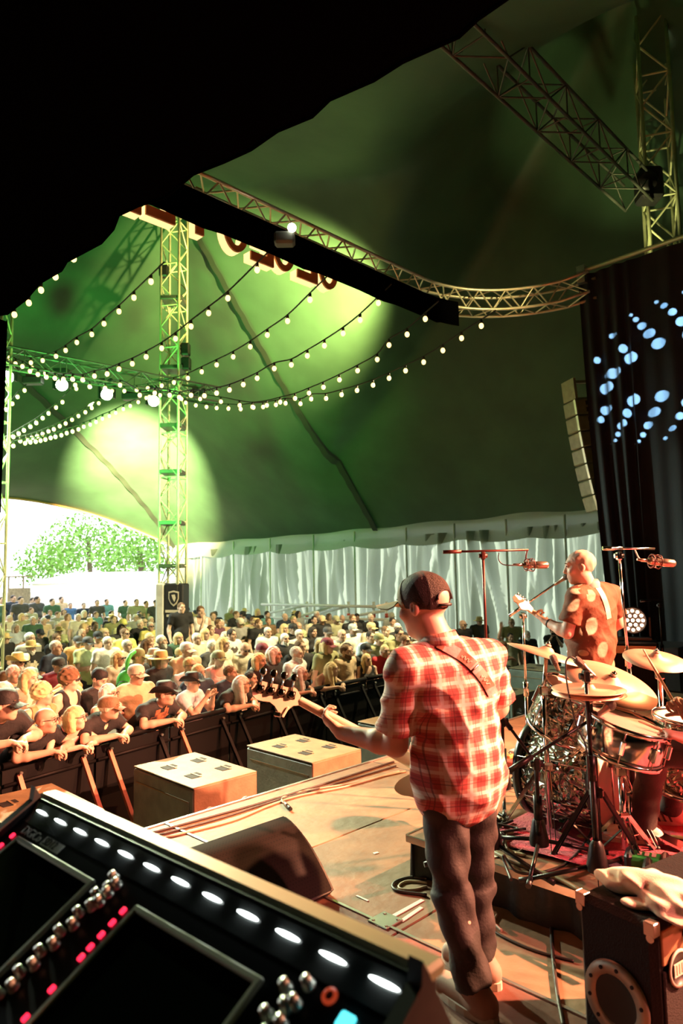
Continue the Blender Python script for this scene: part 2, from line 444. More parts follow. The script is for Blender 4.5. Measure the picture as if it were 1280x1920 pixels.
# side wall of the audience tent: separate cloth panels between pale posts, valance above
wl = empty('wall_side', G(TA1, 10, GZ), kind='structure')
def wall_panel(b0, b1, seed, amp):
    r = random.Random(seed); ph = [r.uniform(0, 6.28) for _ in range(6)]; sw = r.uniform(-0.5, 0.5); nf = r.choice([2, 3, 3, 4])
    def f(u, v):
        t = 1-v                                    # 1 at the bottom
        uu = u + sw*0.35*v*v*math.sin(u*3.1)
        d = amp*(math.sin(uu*6.28*nf/2+ph[0]+1.5*v*sw*4) + 0.6*math.sin(uu*6.28*nf*0.83+ph[1]-v*3) + 0.35*math.sin(uu*6.28*nf*1.7+ph[2]))
        d += amp*0.8*math.sin(v*7+uu*9+ph[3])*math.sin(uu*3.14)
        e = min(1, 6*u, 6*(1-u))
        return G(TA1-0.02-abs(d)*e, b0+(b1-b0)*u, GZ+(EAVE-0.25-GZ)*v)
    return f
PB = [0.5, 2.8, 4.6, 6.4, 8.2, 9.9, 11.6, 13.4, 15.6, 17.6, 20.0, 22.3, 24.6, 27.0]
for i in range(len(PB)-1):
    MB().grid(wall_panel(PB[i], PB[i+1], 31+i, 0.16), 60, 26).build('cloth_panel', m_wall, wl)
post = MB().cyl((0, 0, 0), (0, 0, EAVE-GZ), 0.035, n=8).mesh('post', m_wallpole)
copies('post', post, wl, [G(TA1-0.22, b, GZ) for b in PB])
def val(u, v):
    b = TB0+(TB1-TB0)*u
    return G(TA1-0.28+0.03*math.sin(u*90)+0.27*v, b, EAVE-0.50+0.72*v+0.03*math.sin(u*60)*(1-v)-0.10*(1-v)*abs(math.sin((b-0.5)*1.45)))
MB().grid(val, 200, 5).build('valance', m_val, wl)
# the remaining sides of the tent are closed with dark cloth
wb = empty('wall_back', (0, 0, 0), kind='structure')
MB().grid(lambda u, v: G(TA0, TB0+(TB1-TB0)*u, GZ+(EAVE-GZ+0.6)*v), 30, 2).build('cloth_panel', m_cloth_black, wb)
MB().grid(lambda u, v: G(TA0+(TA1-TA0)*u, TB0, GZ+(EAVE-GZ+0.6)*v), 30, 2).build('cloth_panel', m_cloth_black, wb)
MB().grid(lambda u, v: G(TA1, TB0+(0.5-TB0)*u, GZ+(EAVE-GZ)*v), 20, 2).build('cloth_panel', m_cloth_black, wb)

# black canopy over the monitor position, with its ragged edge
edge = [(-90, 640), (0, 590), (14, 588), (50, 560), (75, 530), (115, 507), (125, 490), (190, 455), (212, 430), (222, 403), (262, 384), (310, 370), (362, 326), (420, 303), (470, 280), (520, 245), (585, 218), (618, 186), (700, 150), (755, 115), (860, 68), (895, 35), (945, 0), (1000, -40), (1100, -110)]
ep = [PZ(x, y, 4.2+0.03*math.sin(i*1.7)) for i, (x, y) in enumerate(edge)]
mb = MB(); nE = len(ep); K = 10
vs = []
for k in range(K+1):
    t = k/K
    for p in ep: vs.append(p - EX*(7.5*t) + V(0, 0, 0.5*math.sin(math.pi*t)*0.5 - 0.06*math.sin(3*t*math.pi)))
mb.add(vs, [(k*nE+i, k*nE+i+1, (k+1)*nE+i+1, (k+1)*nE+i) for k in range(K) for i in range(nE-1)], True)
mb.tube(ep, 0.012, 6)
tag(mb.build('black_canopy', m_cloth_black), 'black cloth canopy with ragged edge hanging over the mixing desk side', 'canopy')
def leg_drape(u, v):
    p = P(13-13*(1-v)**1.0 - 150*u, 960+(596-960)*v, 6.62)
    return p + V(0, 0.09*math.sin(u*26)*1.0, 0)
tag(MB().grid(leg_drape, 30, 12).build('black_side_drape', m_cloth_black), 'black drape hanging from the canopy at the far left of the stage', 'drape')

# wing drape on the far side of the stage with its pipe
WA, WTOP = 10.8, 6.6
dr = empty('wing_drape', G(WA, 3, 0), 'tall dark pleated wing drape with blue dots of light beyond the guitarist', 'drape')
def wing(u, v):
    b = 5.05-11.0*u
    f1 = 0.055*math.sin(b*9.0+0.6*math.sin(b*2.3)) + 0.03*math.sin(b*21+1.3)
    if b > 4.2: f1 += 0.10*math.sin(b*26)
    sp = 0.3+0.7*(1-v)
    bb = b + 0.05*math.sin(b*5)*(1-v) - (0.30*(1-v)**1.5 if u < 0.02 else 0.30*(1-v)**1.5*max(0, 1-u*8))
    return G(WA-f1*sp+0.08*v, bb, 0.02+WTOP*v)
MB().grid(wing, 420, 24).build('cloth', m_wing, dr)
mb = MB(); mb.cyl(G(WA, 4.95, WTOP+0.06), G(WA, -6, WTOP+0.06), 0.035, n=10); mb.build('top_pipe', mat('pale_yellow_pipe', (0.75, 0.72, 0.5), 0.4, 0.5), dr)
mb = MB(); mb.box(G(WA, 4.95, WTOP), (0.10, 0.14, 0.30), GAX); mb.build('pipe_clamp', m_alu, dr)

# outside: trees, marquee and stall beyond the open end
m_leaf = mat('tree_leaves', (0.16, 0.34, 0.05), 0.7, noise=(3, 0.3)); m_bark = mat('bark', (0.14, 0.10, 0.07), 0.9)
def tree(px, py_top, y, rad, label, seed):
    base = P(px, 1080, y); base.z = GZ; top = P(px, py_top, y).z; r = random.Random(seed)
    t = empty('tree', base, label, 'tree', 'trees beyond the open tent end')
    mb = MB(); mb.tube(spline([base, base+V(0.2, 0, (top-GZ)*0.3), base+V(-0.1, 0.2, (top-GZ)*0.7)], 5), [0.4-0.02*i for i in range(11)], 8); mb.build('trunk', m_bark, t)
    mb = MB(); cz = GZ+(top-GZ)*0.62; h = (top-cz)
    for _ in range(1500):
        a = r.uniform(0, 6.283); q = r.random()**0.4; ph = math.acos(r.uniform(-0.75, 1))
        c = V(base.x+rad*q*math.sin(ph)*math.cos(a), base.y+rad*q*math.sin(ph)*math.sin(a), cz+h*q*math.cos(ph))
        c += V(r.gauss(0, .3), r.gauss(0, .3), r.gauss(0, .3)); s_ = r.uniform(0.14, 0.32)
        d1 = V(r.gauss(0, 1), r.gauss(0, 1), r.gauss(0, 1)).normalized(); d2 = d1.orthogonal().normalized()
        mb.add([c-d1*s_, c+d2*s_*0.5, c+d1*s_, c-d2*s_*0.5], [(0, 1, 2, 3)])
    mb.build('crown', m_leaf, t)
tree(262, 985, 62, 4.4, 'leafy green tree beside the truss tower, beyond the tent opening', 1)
tree(165, 960, 70, 5.2, 'tallest leafy tree in the middle of the tent opening', 2)
tree(95, 1015, 84, 4.2, 'small far tree at left of the tent opening', 3)
m_marq = mat('white_marquee_pvc', (0.85, 0.85, 0.85), 0.5)
def marquee(px0, px1, py_e, py_r, y, label):
    a = P(px0, 1080, y); b = P(px1, 1080, y); ze = P((px0+px1)/2, py_e, y).z; zr = P((px0+px1)/2, py_r, y).z
    root = empty('marquee', V((a.x+b.x)/2, y, GZ), label, 'marquee')
    mb = MB(); mb.box(V((a.x+b.x)/2, y+3, (GZ+ze)/2), (b.x-a.x, 6, ze-GZ)); mb.build('wall_cloth', m_marq, root)
    e = 0.25; x0, x1, y0, y1 = a.x-e, b.x+e, y-e, y+6+e; cx = (x0+x1)/2; L_ = (x1-x0)*0.3
    mb = MB(); mb.add([(x0,y0,ze),(x1,y0,ze),(x1,y1,ze),(x0,y1,ze),(cx-L_,y+3,zr),(cx+L_,y+3,zr)], [(0,1,5,4),(1,2,5),(2,3,4,5),(3,0,4),(0,3,2,1)]); mb.build('roof', m_marq, root)
    return root
marquee(198, 240, 1070, 1048, 74, 'small white marquee with hipped roof below the trees')
marquee(60, 300, 1092, 1072, 44, 'long low white marquee across the field behind the crowd')
st = empty('food_stall', P(36, 1100, 66), 'small brown stall with awning at the left edge of the field', 'stall')
c = P(36, 1110, 66); m_st = mat('stall_timber', (0.20, 0.16, 0.09), 0.8, noise=(4, 0.3))
MB().box(V(c.x, 66, (GZ+1.0)/2), (1.5, 1.5, 1.0-GZ)).build('counter', m_st, st)
MB().box(V(c.x, 66, 2.1), (1.7, 1.9, 0.12)).build('awning', m_st, st)
for sx in (-0.7, 0.7): MB().box(V(c.x+sx, 65.3, 1.5), (0.12, 0.12, 1.2)).build('post', m_st, st)
# ------------------------------------------------------------------ towers, trusses, string lights, line array
m_tower = mat('yellow_lit_truss', (0.74, 0.78, 0.48), 0.45, 0.1, noise=(6, 0.15))  # the yellow light on the towers is put into this colour
m_truss_dk = mat('dark_truss_steel', (0.10, 0.11, 0.09), 0.5, 0.5, noise=(6, 0.2))
m_truss_alu = mat('bright_truss_alu', (0.72, 0.66, 0.46), 0.35, 0.6, noise=(6, 0.12))
TWA = G(8.5, 14.1, GZ)
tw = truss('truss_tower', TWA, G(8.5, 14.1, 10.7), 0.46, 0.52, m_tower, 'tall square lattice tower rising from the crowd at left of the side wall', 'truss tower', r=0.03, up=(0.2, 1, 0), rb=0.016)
for z in (1.9, 2.9, 4.1, 5.2, 6.6, 8.3):           # bolted section joints
    MB().bbox(TWA+V(0, 0, z-GZ), (0.52, 0.52, 0.09), 0.01).build('joint_collar', m_truss_dk, tw)
for (dz, dx) in ((9.0, -0.22), (7.05, 0.30), (6.7, 0.32)):
    MB().bbox(TWA+V(dx, -0.1, dz-GZ), (0.22, 0.2, 0.3), 0.03).build('junction_box', m_black, tw)
# printed cover round its foot
m_banner_b = mat('black_banner', (0.012, 0.013, 0.015), 0.6); m_banner_w = mat('pale_banner', (0.55, 0.57, 0.52), 0.6, noise=(5, 0.15), bump=(6, 0.6))
cv = empty('tower_cover', TWA, 'black and white cloth cover with a shield emblem round the tower foot', 'banner')
vx = (P(348, 1100, 16)-P(308, 1100, 16)).normalized(); vy = V(-vx.y, vx.x, 0); vz = V(0, 0, 1)
c = TWA+V(0, 0, 1.35)
MB().bbox(c+vx*0.10, (0.44, 0.60, 2.7), 0.03, (vx, vy, vz)).build('black_panel', m_banner_b, cv)
MB().bbox(c-vx*0.22, (0.20, 0.62, 2.72), 0.04, (vx, vy, vz)).build('white_panel', m_banner_w, cv)
m_print = mat('banner_print', (0.62, 0.58, 0.45), 0.6)
f0 = c+vx*0.10-vy*0.305+V(0, 0, 1.02)
def shield(s, o):
    return [f0+vx*(x*s)+V(0, 0, z*s)-vy*o for x, z in ((-0.12, 0.14), (0, 0.17), (0.12, 0.14), (0.12, -0.02), (0.07, -0.13), (0, -0.19), (-0.07, -0.13), (-0.12, -0.02))]
mb = MB(); mb.prism(shield(1, 0), None, -vy*0.006); mb.build('shield_emblem', m_print, cv)
mb = MB(); mb.prism(shield(0.78, 0.008), None, -vy*0.004); mb.build('shield_field', m_banner_b, cv)
mb = MB(); mb.prism([f0-vy*0.014+vx*x+V(0, 0, z) for x, z in ((-0.05, 0.07), (0.03, 0.08), (0.05, 0.0), (0.02, -0.09), (-0.02, -0.02))], None, -vy*0.004); mb.build('shield_figure', m_print, cv)
mb = MB(); mb.box(f0+V(0, 0, -0.30)-vy*0.003, (0.38, 0.006, 0.06), (vx, vy, vz)); mb.box(f0+V(0, 0, -0.40)-vy*0.003, (0.32, 0.006, 0.055), (vx, vy, vz)); mb.box(f0+V(0, 0, -0.49)-vy*0.003, (0.2, 0.006, 0.045), (vx, vy, vz)); mb.build('lettering_lines', m_print, cv)
# second tower at the very left
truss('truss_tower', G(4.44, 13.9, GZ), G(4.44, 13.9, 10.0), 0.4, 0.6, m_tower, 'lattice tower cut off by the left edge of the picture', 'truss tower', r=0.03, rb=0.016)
# tower over the far wing
TWB = P(1232, 300, 12.6); TWB.z = 0
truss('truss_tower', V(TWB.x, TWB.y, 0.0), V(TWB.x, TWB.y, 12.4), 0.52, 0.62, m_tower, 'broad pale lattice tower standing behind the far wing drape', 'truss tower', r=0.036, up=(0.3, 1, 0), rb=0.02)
hb = empty('chain_hoist', V(TWB.x-0.42, TWB.y-0.45, 8.6), 'black chain hoist box fixed between tower and high truss', 'hoist')
MB().bbox(V(TWB.x-0.42, TWB.y-0.45, 8.75), (0.42, 0.4, 0.62), 0.05).build('housing', m_black, hb)
mb = MB(); mb.lathe(V(TWB.x-0.55, TWB.y-0.7, 8.75), (0, 1, 0), [(0, -0.02), (0.16, -0.02), (0.2, 0.03), (0.2, 0.1), (0.0, 0.12)], 18); mb.build('motor_drum', m_black, hb)
# high truss from overhead to that tower
c1 = P(1196, 362, 12.2); c0 = PZ(880, 55, c1.z); dd = (c1-c0).normalized()
truss('roof_truss', c0-dd*4.5, c1, 0.50, 0.55, m_truss_dk, 'dark lattice truss high under the roof running to the right tower', 'truss', r=0.026, rb=0.013)
# audience lighting truss on the left tower, with its lamps
t0, t1 = G(2.5, 14.15, 6.05), G(9.5, 13.75, 6.05)
truss('lighting_truss', t0, t1, 0.36, 0.42, m_truss_dk, 'dark horizontal lighting truss crossing the left lattice tower', 'truss', r=0.024, rb=0.012)
m_lens = mat('lamp_lens_lit', (1, 0.98, 0.9), 0.2, emit=((1, 0.97, 0.8), 14)); m_lens.cycles.emission_sampling = 'NONE'
for i, (px, py) in enumerate([(14, 707), (116, 722), (200, 740), (288, 752)]):
    s_ = (px-10)/280; q = t0+(t1-t0)*0.0
    p = P(px, py, 13.9+2.0*s_)
    root = empty('moving_head_lamp', p, ['bright moving head lamp at the far left end of the lighting truss', 'second bright lamp from the left under the lighting truss', 'bright lamp in the middle under the lighting truss', 'bright lamp nearest the lattice tower under the lighting truss'][i], 'stage lamp', 'lamps under the lighting truss')
    aim = (CAM-p).normalized()
    mb = MB(); mb.lathe(p+aim*0.06, aim, [(0, 0.0), (0.10, 0.0), (0.125, -0.02), (0.125, 0.0)], 18); mb.lathe(p+aim*0.06, aim, [(0.0, 0.012), (0.118, 0.006), (0.12, -0.01)], 18); mb.build('lens', m_lens, root)
    mb = MB(); mb.lathe(p, aim, [(0.0, -0.30), (0.11, -0.28), (0.14, -0.1), (0.14, 0.07), (0.125, 0.07)], 18); mb.build('head', m_black, root)
    mb = MB()
    for sx in (-1, 1): mb.box(p+V(sx*0.17, 0, 0.06), (0.03, 0.12, 0.3))
    mb.box(p+V(0, 0, 0.21), (0.37, 0.16, 0.06)); mb.build('yoke', m_black, root)
    mb = MB(); mb.bbox(p+V(0, 0, 0.29), (0.34, 0.26, 0.12), 0.02); mb.build('base', m_black, root)
for i, (px, py) in enumerate([(62, 714), (246, 744), (372, 738)]):
    p = P(px, py, 13.9+2.0*(px-10)/280)
    b_ = empty('blinder_lamp', p, ['dark rectangular lamp near the left end of the lighting truss', 'dark rectangular lamp beside the lamp nearest the tower', 'dark rectangular lamp just right of the lattice tower'][i], 'stage lamp')
    MB().bbox(p, (0.40, 0.2, 0.16), 0.02).build('housing', m_black, b_); MB().box(p+V(0, 0, 0.14), (0.3, 0.05, 0.14)).build('bracket', m_truss_dk, b_)

# front stage truss: straight run, then a curve back to the wing
ZT = 6.3
path = [G(a, 6.85, ZT) for a in np.linspace(0.6, 8.7, 16)]
arc = []
for t in np.linspace(0, 1, 12)[1:]:
    an = t*math.radians(78); arc.append(G(8.7+2.05*math.sin(an), 6.85-2.05*(1-math.cos(an)), ZT+0.02*t))
arc.append(G(10.75, 4.75, ZT+0.05))
full = path+arc
ft = empty('front_truss', full[10], 'curved lattice truss above the stage front, bright at its right-hand bend', 'truss')
def offs(pts, ds, dz):
    out = []
    for i, p in enumerate(pts):
        t = (pts[min(i+1, len(pts)-1)]-pts[max(i-1, 0)]).normalized(); s_ = V(0, 0, 1).cross(t)
        out.append(p+s_*ds+V(0, 0, dz))
    return out
w = 0.17; rails = [offs(full, sx*w, sz*w) for sx in (-1, 1) for sz in (-1, 1)]
for rl in rails: MB().tube(rl, 0.026, 8).build('chord', m_truss_alu, ft)
sub = [full[0]]
for i in range(len(full)-1):
    n_ = 2 if i < 15 else 1
    for k in range(n_): sub.append(full[i]+(full[i+1]-full[i])*((k+1)/n_))
rs = [offs(sub, sx*w, sz*w) for sx in (-1, 1) for sz in (-1, 1)]
for i in range(len(sub)-1):
    for (u, v_) in ((0, 1), (2, 3), (0, 2), (1, 3)):
        a_, b_ = (rs[u][i], rs[v_][i+1]) if i % 2 == 0 else (rs[v_][i], rs[u][i+1])
        MB().cyl(a_, b_, 0.013, n=6, caps=False).build('brace', m_truss_alu, ft)
fa = MB(); fp = offs(path[:]+arc[:3], -0.22, 0)
vs = []
for i, p in enumerate(fp): vs += [p+V(0, 0, -0.10), p+V(0, 0, -0.52-0.03*math.sin(i*2.1)), p+V(0, 0, -0.52)+V(0.02, 0.02, 0), p+V(0, 0, -0.10)+V(0.02, 0.02, 0)]
fs = []
for i in range(len(fp)-1):
    for k in range(4): fs.append((4*i+k, 4*(i+1)+k, 4*(i+1)+(k+1) % 4, 4*i+(k+1) % 4))
fa.add(vs, fs, False)
tag(fa.build('truss_fascia', m_cloth_black), 'long black cloth fascia hung along the front truss above the stage', 'drape')
# marquee letters on the audience side of the truss, seen from behind
m_letter = mat('marquee_letter_face', (0.55, 0.22, 0.08), 0.5, noise=(5, 0.15)); m_letter_side = mat('marquee_letter_side', (0.95, 0.8, 0.5), 0.5, emit=((1, 0.70, 0.3), 1.0))
def letter(px, py, kind, label):
    c = PZ(px, py, ZT-0.52)
    c = G(c.dot(EX), 7.14, 0)+V(0, 0, P(px, py, G(c.dot(EX), 7.14).y).z)
    x, z = EX, V(0, 0, 1); y = NX
    h, w_, t = 0.62, 0.40, 0.12
    r = empty('marquee_letter', c, label, 'letter', 'marquee letters on the front truss')
    body = MB(); side = MB()
    def slab(x0, x1, z0, z1):
        body.box(c+x*((x0+x1)/2)+z*((z0+z1)/2)-y*0.01, (x1-x0, 0.03, z1-z0), (x, y, z))
        side.box(c+x*((x0+x1)/2)+z*((z0+z1)/2)+y*0.075, (x1-x0, 0.14, z1-z0), (x, y, z))
    if kind in 'EL':
        slab(-w_/2, w_/2, 0, t); slab(w_/2-t, w_/2, t, h)
        if kind == 'E': slab(-w_/2, w_/2-t, h-t, h); slab(-w_/4, w_/2-t, h/2-t/2, h/2+t/2)
    elif kind == 'I': slab(-t/2, t/2, 0, h)
    elif kind in 'OCU':
        n = 28; ro, ri = 1.0, 0.58
        rg = range(n) if kind == 'O' else [k for k in range(n) if not (n*0.38 < (k+n//4+n//4) % n < n*0.62)]
        for k in rg:
            a0, a1 = 2*math.pi*k/n, 2*math.pi*(k+1)/n
            q = [(math.cos(a0), math.sin(a0), ro), (math.cos(a1), math.sin(a1), ro), (math.cos(a1), math.sin(a1), ri), (math.cos(a0), math.sin(a0), ri)]
            pts = [c+x*(w_/2*u*s_)+z*(h/2+h/2*v_*(s_ if s_ == 1 else 0.72)) for u, v_, s_ in q]
            body.prism([p-y*0.025 for p in pts], None, y*0.03); side.prism([p+y*0.005 for p in pts], None, y*0.14)
    body.build('back_face', m_letter, r); side.build('lit_return', m_letter_side, r)
for (px, py, k, l) in [(262, 392, 'E', 'partly hidden cream marquee letter at the left end, under the canopy edge'), (338, 412, 'L', 'second marquee letter from the left with a wide flat foot'), (416, 440, 'I', 'narrow upright marquee letter above the lattice tower'), (478, 472, 'O', 'rounded marquee letter right of the narrow upright one'), (524, 494, 'E', 'square marquee letter with flat foot, middle of the row'), (570, 508, 'O', 'rounded marquee letter, third from the right end'), (614, 526, 'L', 'square marquee letter, second from the right end'), (653, 542, 'O', 'rounded marquee letter at the right end of the row')]:
    letter(px, py, k, l)
p = P(547, 427, 8.2)
bl = empty('work_lamp', p, 'single glowing lamp clamped on the front truss', 'stage lamp')
MB().ell(p, 0.055).build('bulb', m_lens, bl); mb = MB(); mb.bbox(p+V(-0.1, 0.1, -0.1), (0.26, 0.18, 0.16), 0.03); mb.build('housing', m_truss_dk, bl)

# string lights
m_bulb = mat('warm_bulb', (1, 0.9, 0.6), 0.3, emit=((1, 0.70, 0.24), 2.6)); m_bulb.cycles.emission_sampling = 'NONE'
m_wire = mat('string_cable', (0.015, 0.02, 0.012), 0.7)
bulb_me = MB().ell((0, 0, 0), (0.038, 0.038, 0.046), n=10, m=8).mesh('bulb', m_bulb)
sock_me = MB().cyl((0, 0, 0.038), (0, 0, 0.10), 0.024, 0.02, n=8).mesh('socket', m_wire)
def string(pts, d0, d1, label):
    n = len(pts); L_ = [0]
    for i in range(1, n): L_.append(L_[-1]+math.hypot(pts[i][0]-pts[i-1][0], pts[i][1]-pts[i-1][1]))
    w_ = [P(x, y, d0+(d1-d0)*L_[i]/L_[-1]) for i, (x, y) in enumerate(pts)]
    s_ = empty('string_lights', w_[0], label, 'string lights', 'festoon strings under the roof')
    up = [p+V(0, 0, 0.10) for p in w_]; ext = [up[0]+(up[0]-up[1])*0.6]+up+[up[-1]+(up[-1]-up[-2])*0.7]
    MB().tube(spline(ext, 4), 0.012, 5).build('cable', m_wire, s_)
    copies('bulb', bulb_me, s_, w_); copies('socket', sock_me, s_, w_)
string([(27, 590), (54, 568), (77, 544), (104, 519), (138, 485)], 9.5, 8.2, 'short festoon string at the left edge under the canopy')
string([(58, 680), (80, 676), (105, 668), (123, 657), (144, 642), (172, 627), (195, 607), (223, 584), (251, 558), (283, 528)], 13.5, 9.4, 'festoon string rising steeply left of the lattice tower')
string([(18, 671), (29, 682), (42, 687), (56, 696), (71, 702), (87, 707), (103, 709), (119, 711), (136, 711), (155, 712), (177, 705), (201, 701), (223, 692), (248, 682), (274, 669), (303, 653), (329, 635), (358, 612), (391, 587), (427, 559), (482, 506)], 13.4, 9.0, 'festoon string crossing in front of the tower to the middle of the letters')
string([(210, 733), (233, 733), (256, 731), (277, 728), (303, 723), (326, 717), (352, 709), (378, 697), (406, 684), (437, 669), (469, 650), (501, 628), (539, 602), (581, 562)], 15, 9.6, 'festoon string from the lighting truss to the lit roof patch')
string([(60, 690), (85, 700), (113, 718), (141, 722), (168, 725), (197, 728), (225, 722), (262, 741), (290, 737), (318, 741), (336, 745), (358, 741), (383, 742), (406, 737), (430, 731), (456, 721), (482, 709), (514, 691), (546, 684), (576, 667), (608, 648), (643, 625), (675, 600), (709, 568)], 13.8, 10.2, 'long festoon string ending at the big bulb below the truss')
string([(280, 744), (300, 741), (340, 748), (375, 748), (414, 753), (449, 760), (473, 763), (500, 760), (525, 754), (553, 747), (579, 737), (606, 726), (636, 712), (670, 695), (707, 674), (729, 647), (763, 627), (797, 598)], 15.3, 10.4, 'festoon string reaching the two big bulbs left of the truss bend')
string([(348, 755), (367, 760), (387, 763), (406, 765), (428, 766), (451, 767), (475, 764), (493, 763), (517, 759), (535, 756), (563, 757), (583, 748), (611, 747), (640, 740), (669, 732), (699, 722), (729, 709), (760, 695), (794, 679), (830, 657), (865, 634), (902, 611)], 15.3, 10.4, 'lowest right festoon string, ending below the truss bend')
string([(12, 768), (23, 757), (33, 744), (46, 732)], 13.6, 14.2, 'short festoon string at the left edge below the lighting truss')
string([(15, 825), (25, 819), (35, 813), (45, 807), (57, 800), (68, 793), (80, 784), (91, 775), (105, 764), (117, 754), (143, 729)], 13.5, 14.9, 'upper of three low festoon strings at far left')
string([(7, 829), (17, 828), (38, 827), (50, 824), (60, 821), (70, 818), (80, 814), (91, 809), (101, 805), (112, 799), (123, 794), (135, 787), (147, 780), (160, 773), (172, 765), (185, 756)], 13.5, 15.3, 'middle of three low festoon strings at far left')
string([(9, 836), (25, 836), (47, 831), (57, 829), (67, 828), (76, 826), (85, 824), (95, 821), (104, 819), (115, 816), (125, 812), (136, 809), (147, 805), (157, 800), (169, 796), (180, 791), (192, 785), (205, 780), (217, 774), (231, 767), (244, 761), (259, 754), (274, 746)], 13.5, 15.7, 'lowest and longest festoon string at far left')

# line array hanging beyond the wing drape
m_la = mat('line_array_cabinet', (0.30, 0.29, 0.17), 0.5, noise=(8, 0.15))
lp = [(1062, 714), (1067, 752), (1072, 782), (1077, 812), (1083, 842), (1089, 872), (1096, 901), (1103, 930), (1112, 960)]
la = empty('line_array', P(1080, 715, 12.6), 'curved column of loudspeaker cabinets hanging beside the wing drape', 'loudspeaker')
for i in range(8):
    a_ = P(*lp[i], 12.6); b_ = P(*lp[i+1], 12.6); zz = (a_-b_).normalized(); xx = V(1, 0.25, 0); xx = (xx-zz*xx.dot(zz)).normalized(); yy = zz.cross(xx)
    L_ = (a_-b_).length; cc = (a_+b_)/2+xx*0.36
    if i == 0:
        mb = MB()
        mb.box(cc-xx*0.33, (0.05, 0.4, L_), (xx, yy, zz)); mb.box(cc+xx*0.3, (0.05, 0.4, L_), (xx, yy, zz)); mb.box(cc+zz*L_*0.42, (0.7, 0.06, 0.05), (xx, yy, zz)); mb.box(cc-zz*L_*0.42, (0.7, 0.06, 0.05), (xx, yy, zz))
        mb.build('flying_frame', m_la, la); continue
    cab = MB().bbox(cc+yy*0.05, (0.70, 0.40, L_*0.93), 0.02, (xx, yy, zz)).build('cabinet', m_la, la)
    mb = MB()
    for s_ in (-1, 1): mb.box(cc-xx*0.02+zz*s_*L_*0.2-yy*0.155, (0.22, 0.02, L_*0.26), (xx, yy, zz))
    mb.build('rear_panel', m_black, cab)
    mb = MB(); mb.box(cc-xx*0.345-yy*0.15, (0.03, 0.06, L_*0.9), (xx, yy, zz)); mb.build('rigging_plate', m_truss_alu, cab)
# ------------------------------------------------------------------ loudspeakers, barrier, wedge, desk, riser, amp
m_sub_top = mat('subwoofer_tan_paint', (0.24, 0.19, 0.10), 0.55, noise=(7, 0.18), bump=(40, 0.15))
m_sub = mat('subwoofer_side_lit', (0.20, 0.26, 0.22), 0.5, noise=(6, 0.2), bump=(40, 0.15))  # side faces: grey-green light of the truss beams is put into the colour
m_sub_end = mat('subwoofer_end_paint', (0.30, 0.17, 0.10), 0.5, noise=(6, 0.2), bump=(40, 0.15))
m_hole = mat('dark_recess', (0.01, 0.01, 0.01), 0.8)
m_screw = mat('worn_chrome', (0.6, 0.55, 0.5), 0.25, 0.9)
def subwoofer(a, b, ztop, label, w=0.70, d=1.06):
    """a, b: corner nearest the stage and the camera; w along the stage, d towards the audience"""
    hgt = ztop-GZ; c = G(a+w/2, b+d/2, GZ)
    r = empty('subwoofer', c, label, 'subwoofer', 'subwoofers on the ground in front of the stage')
    MB().bbox(c+V(0, 0, hgt/2-0.012), (w, d, hgt-0.025), 0.012, GAX).build('body', m_sub, r)
    tp = MB().bbox(c+V(0, 0, hgt-0.006), (w, d, 0.014), 0.004, GAX).build('top_plate', m_sub_top, r)
    for i in (-1, 1):
        for j in (-1, 1):                                   # recessed stacking sockets: pairs of slots
            p = c+EX*(i*w*0.24)+NX*(j*d*0.20)+V(0, 0, hgt+0.002)
            mb = MB(); mb.box(p-NX*0.005, (0.075, 0.14, 0.006), GAX); mb.build('socket', m_hole, tp)
            mb = MB(); mb.box(p+EX*0.085+NX*0.03, (0.045, 0.09, 0.006), GAX); mb.build('socket', m_hole, tp)
            mb = MB(); mb.box(p+EX*0.052+V(0, 0, 0.003), (0.02, 0.16, 0.006), GAX); mb.build('socket_bar', m_sub_top, tp)
    ep_ = MB().bbox(c-NX*(d/2-0.002)+V(0, 0, hgt/2), (w-0.01, 0.016, hgt-0.02), 0.006, GAX).build('rear_panel', m_sub_end, r)
    for i in (-1, 1):                                       # big wheel caps on the stage side
        p = c-NX*(d/2+0.004)+EX*(i*w*0.28)+V(0, 0, hgt-0.27)
        mb = MB(); mb.lathe(p, -NX, [(0, 0.055), (0.03, 0.05), (0.045, 0.02), (0.06, 0.018), (0.065, 0.0)], 16); mb.lathe(p, -NX, [(0.068, 0.0), (0.068, 0.012), (0.08, 0.012), (0.08, -0.005)], 16)
        mb.build('wheel_hub', m_screw, ep_)
        MB().box(p-NX*0.05+EX*0.01, (0.10, 0.02, 0.03), (EX*0.7+V(0,0,0.7), NX, (EX*-0.7+V(0,0,0.7)))).build('locking_bar', m_screw, ep_)
    gr = MB().box(c-EX*(w/2+0.003)+V(0, 0, hgt/2-0.02), (0.006, d-0.12, hgt-0.22), GAX).build('side_recess', m_sub, r)
    MB().box(c-EX*(w/2+0.007)+V(0, 0, hgt-0.135), (0.006, d-0.14, 0.012), GAX).build('recess_lip', m_sub_top, gr)
    return r
# corner nearest camera/stage solved from the photograph for each box
def subpx(px, py, zt, label, **k):
    q = PZ(px, py, zt); subwoofer(q.dot(EX), q.dot(NX), zt, label, **k)
subpx(362, 1478, -0.22, 'tan-topped subwoofer with pairs of slots, in front of the trucker-cap fans')
subpx(585, 1430, -0.22, 'tan-topped subwoofer under the bass headstock')
subpx(28, 1562, -0.26, 'pale subwoofer cut off by the left edge behind the mixing desk')
subpx(795, 1376, -0.22, 'subwoofer half hidden behind the bass neck')
subpx(960, 1306, -0.22, 'low grey subwoofer right of the bassist')
subpx(1062, 1262, 0.0, 'far grey subwoofer behind the guitarist microphone stand')

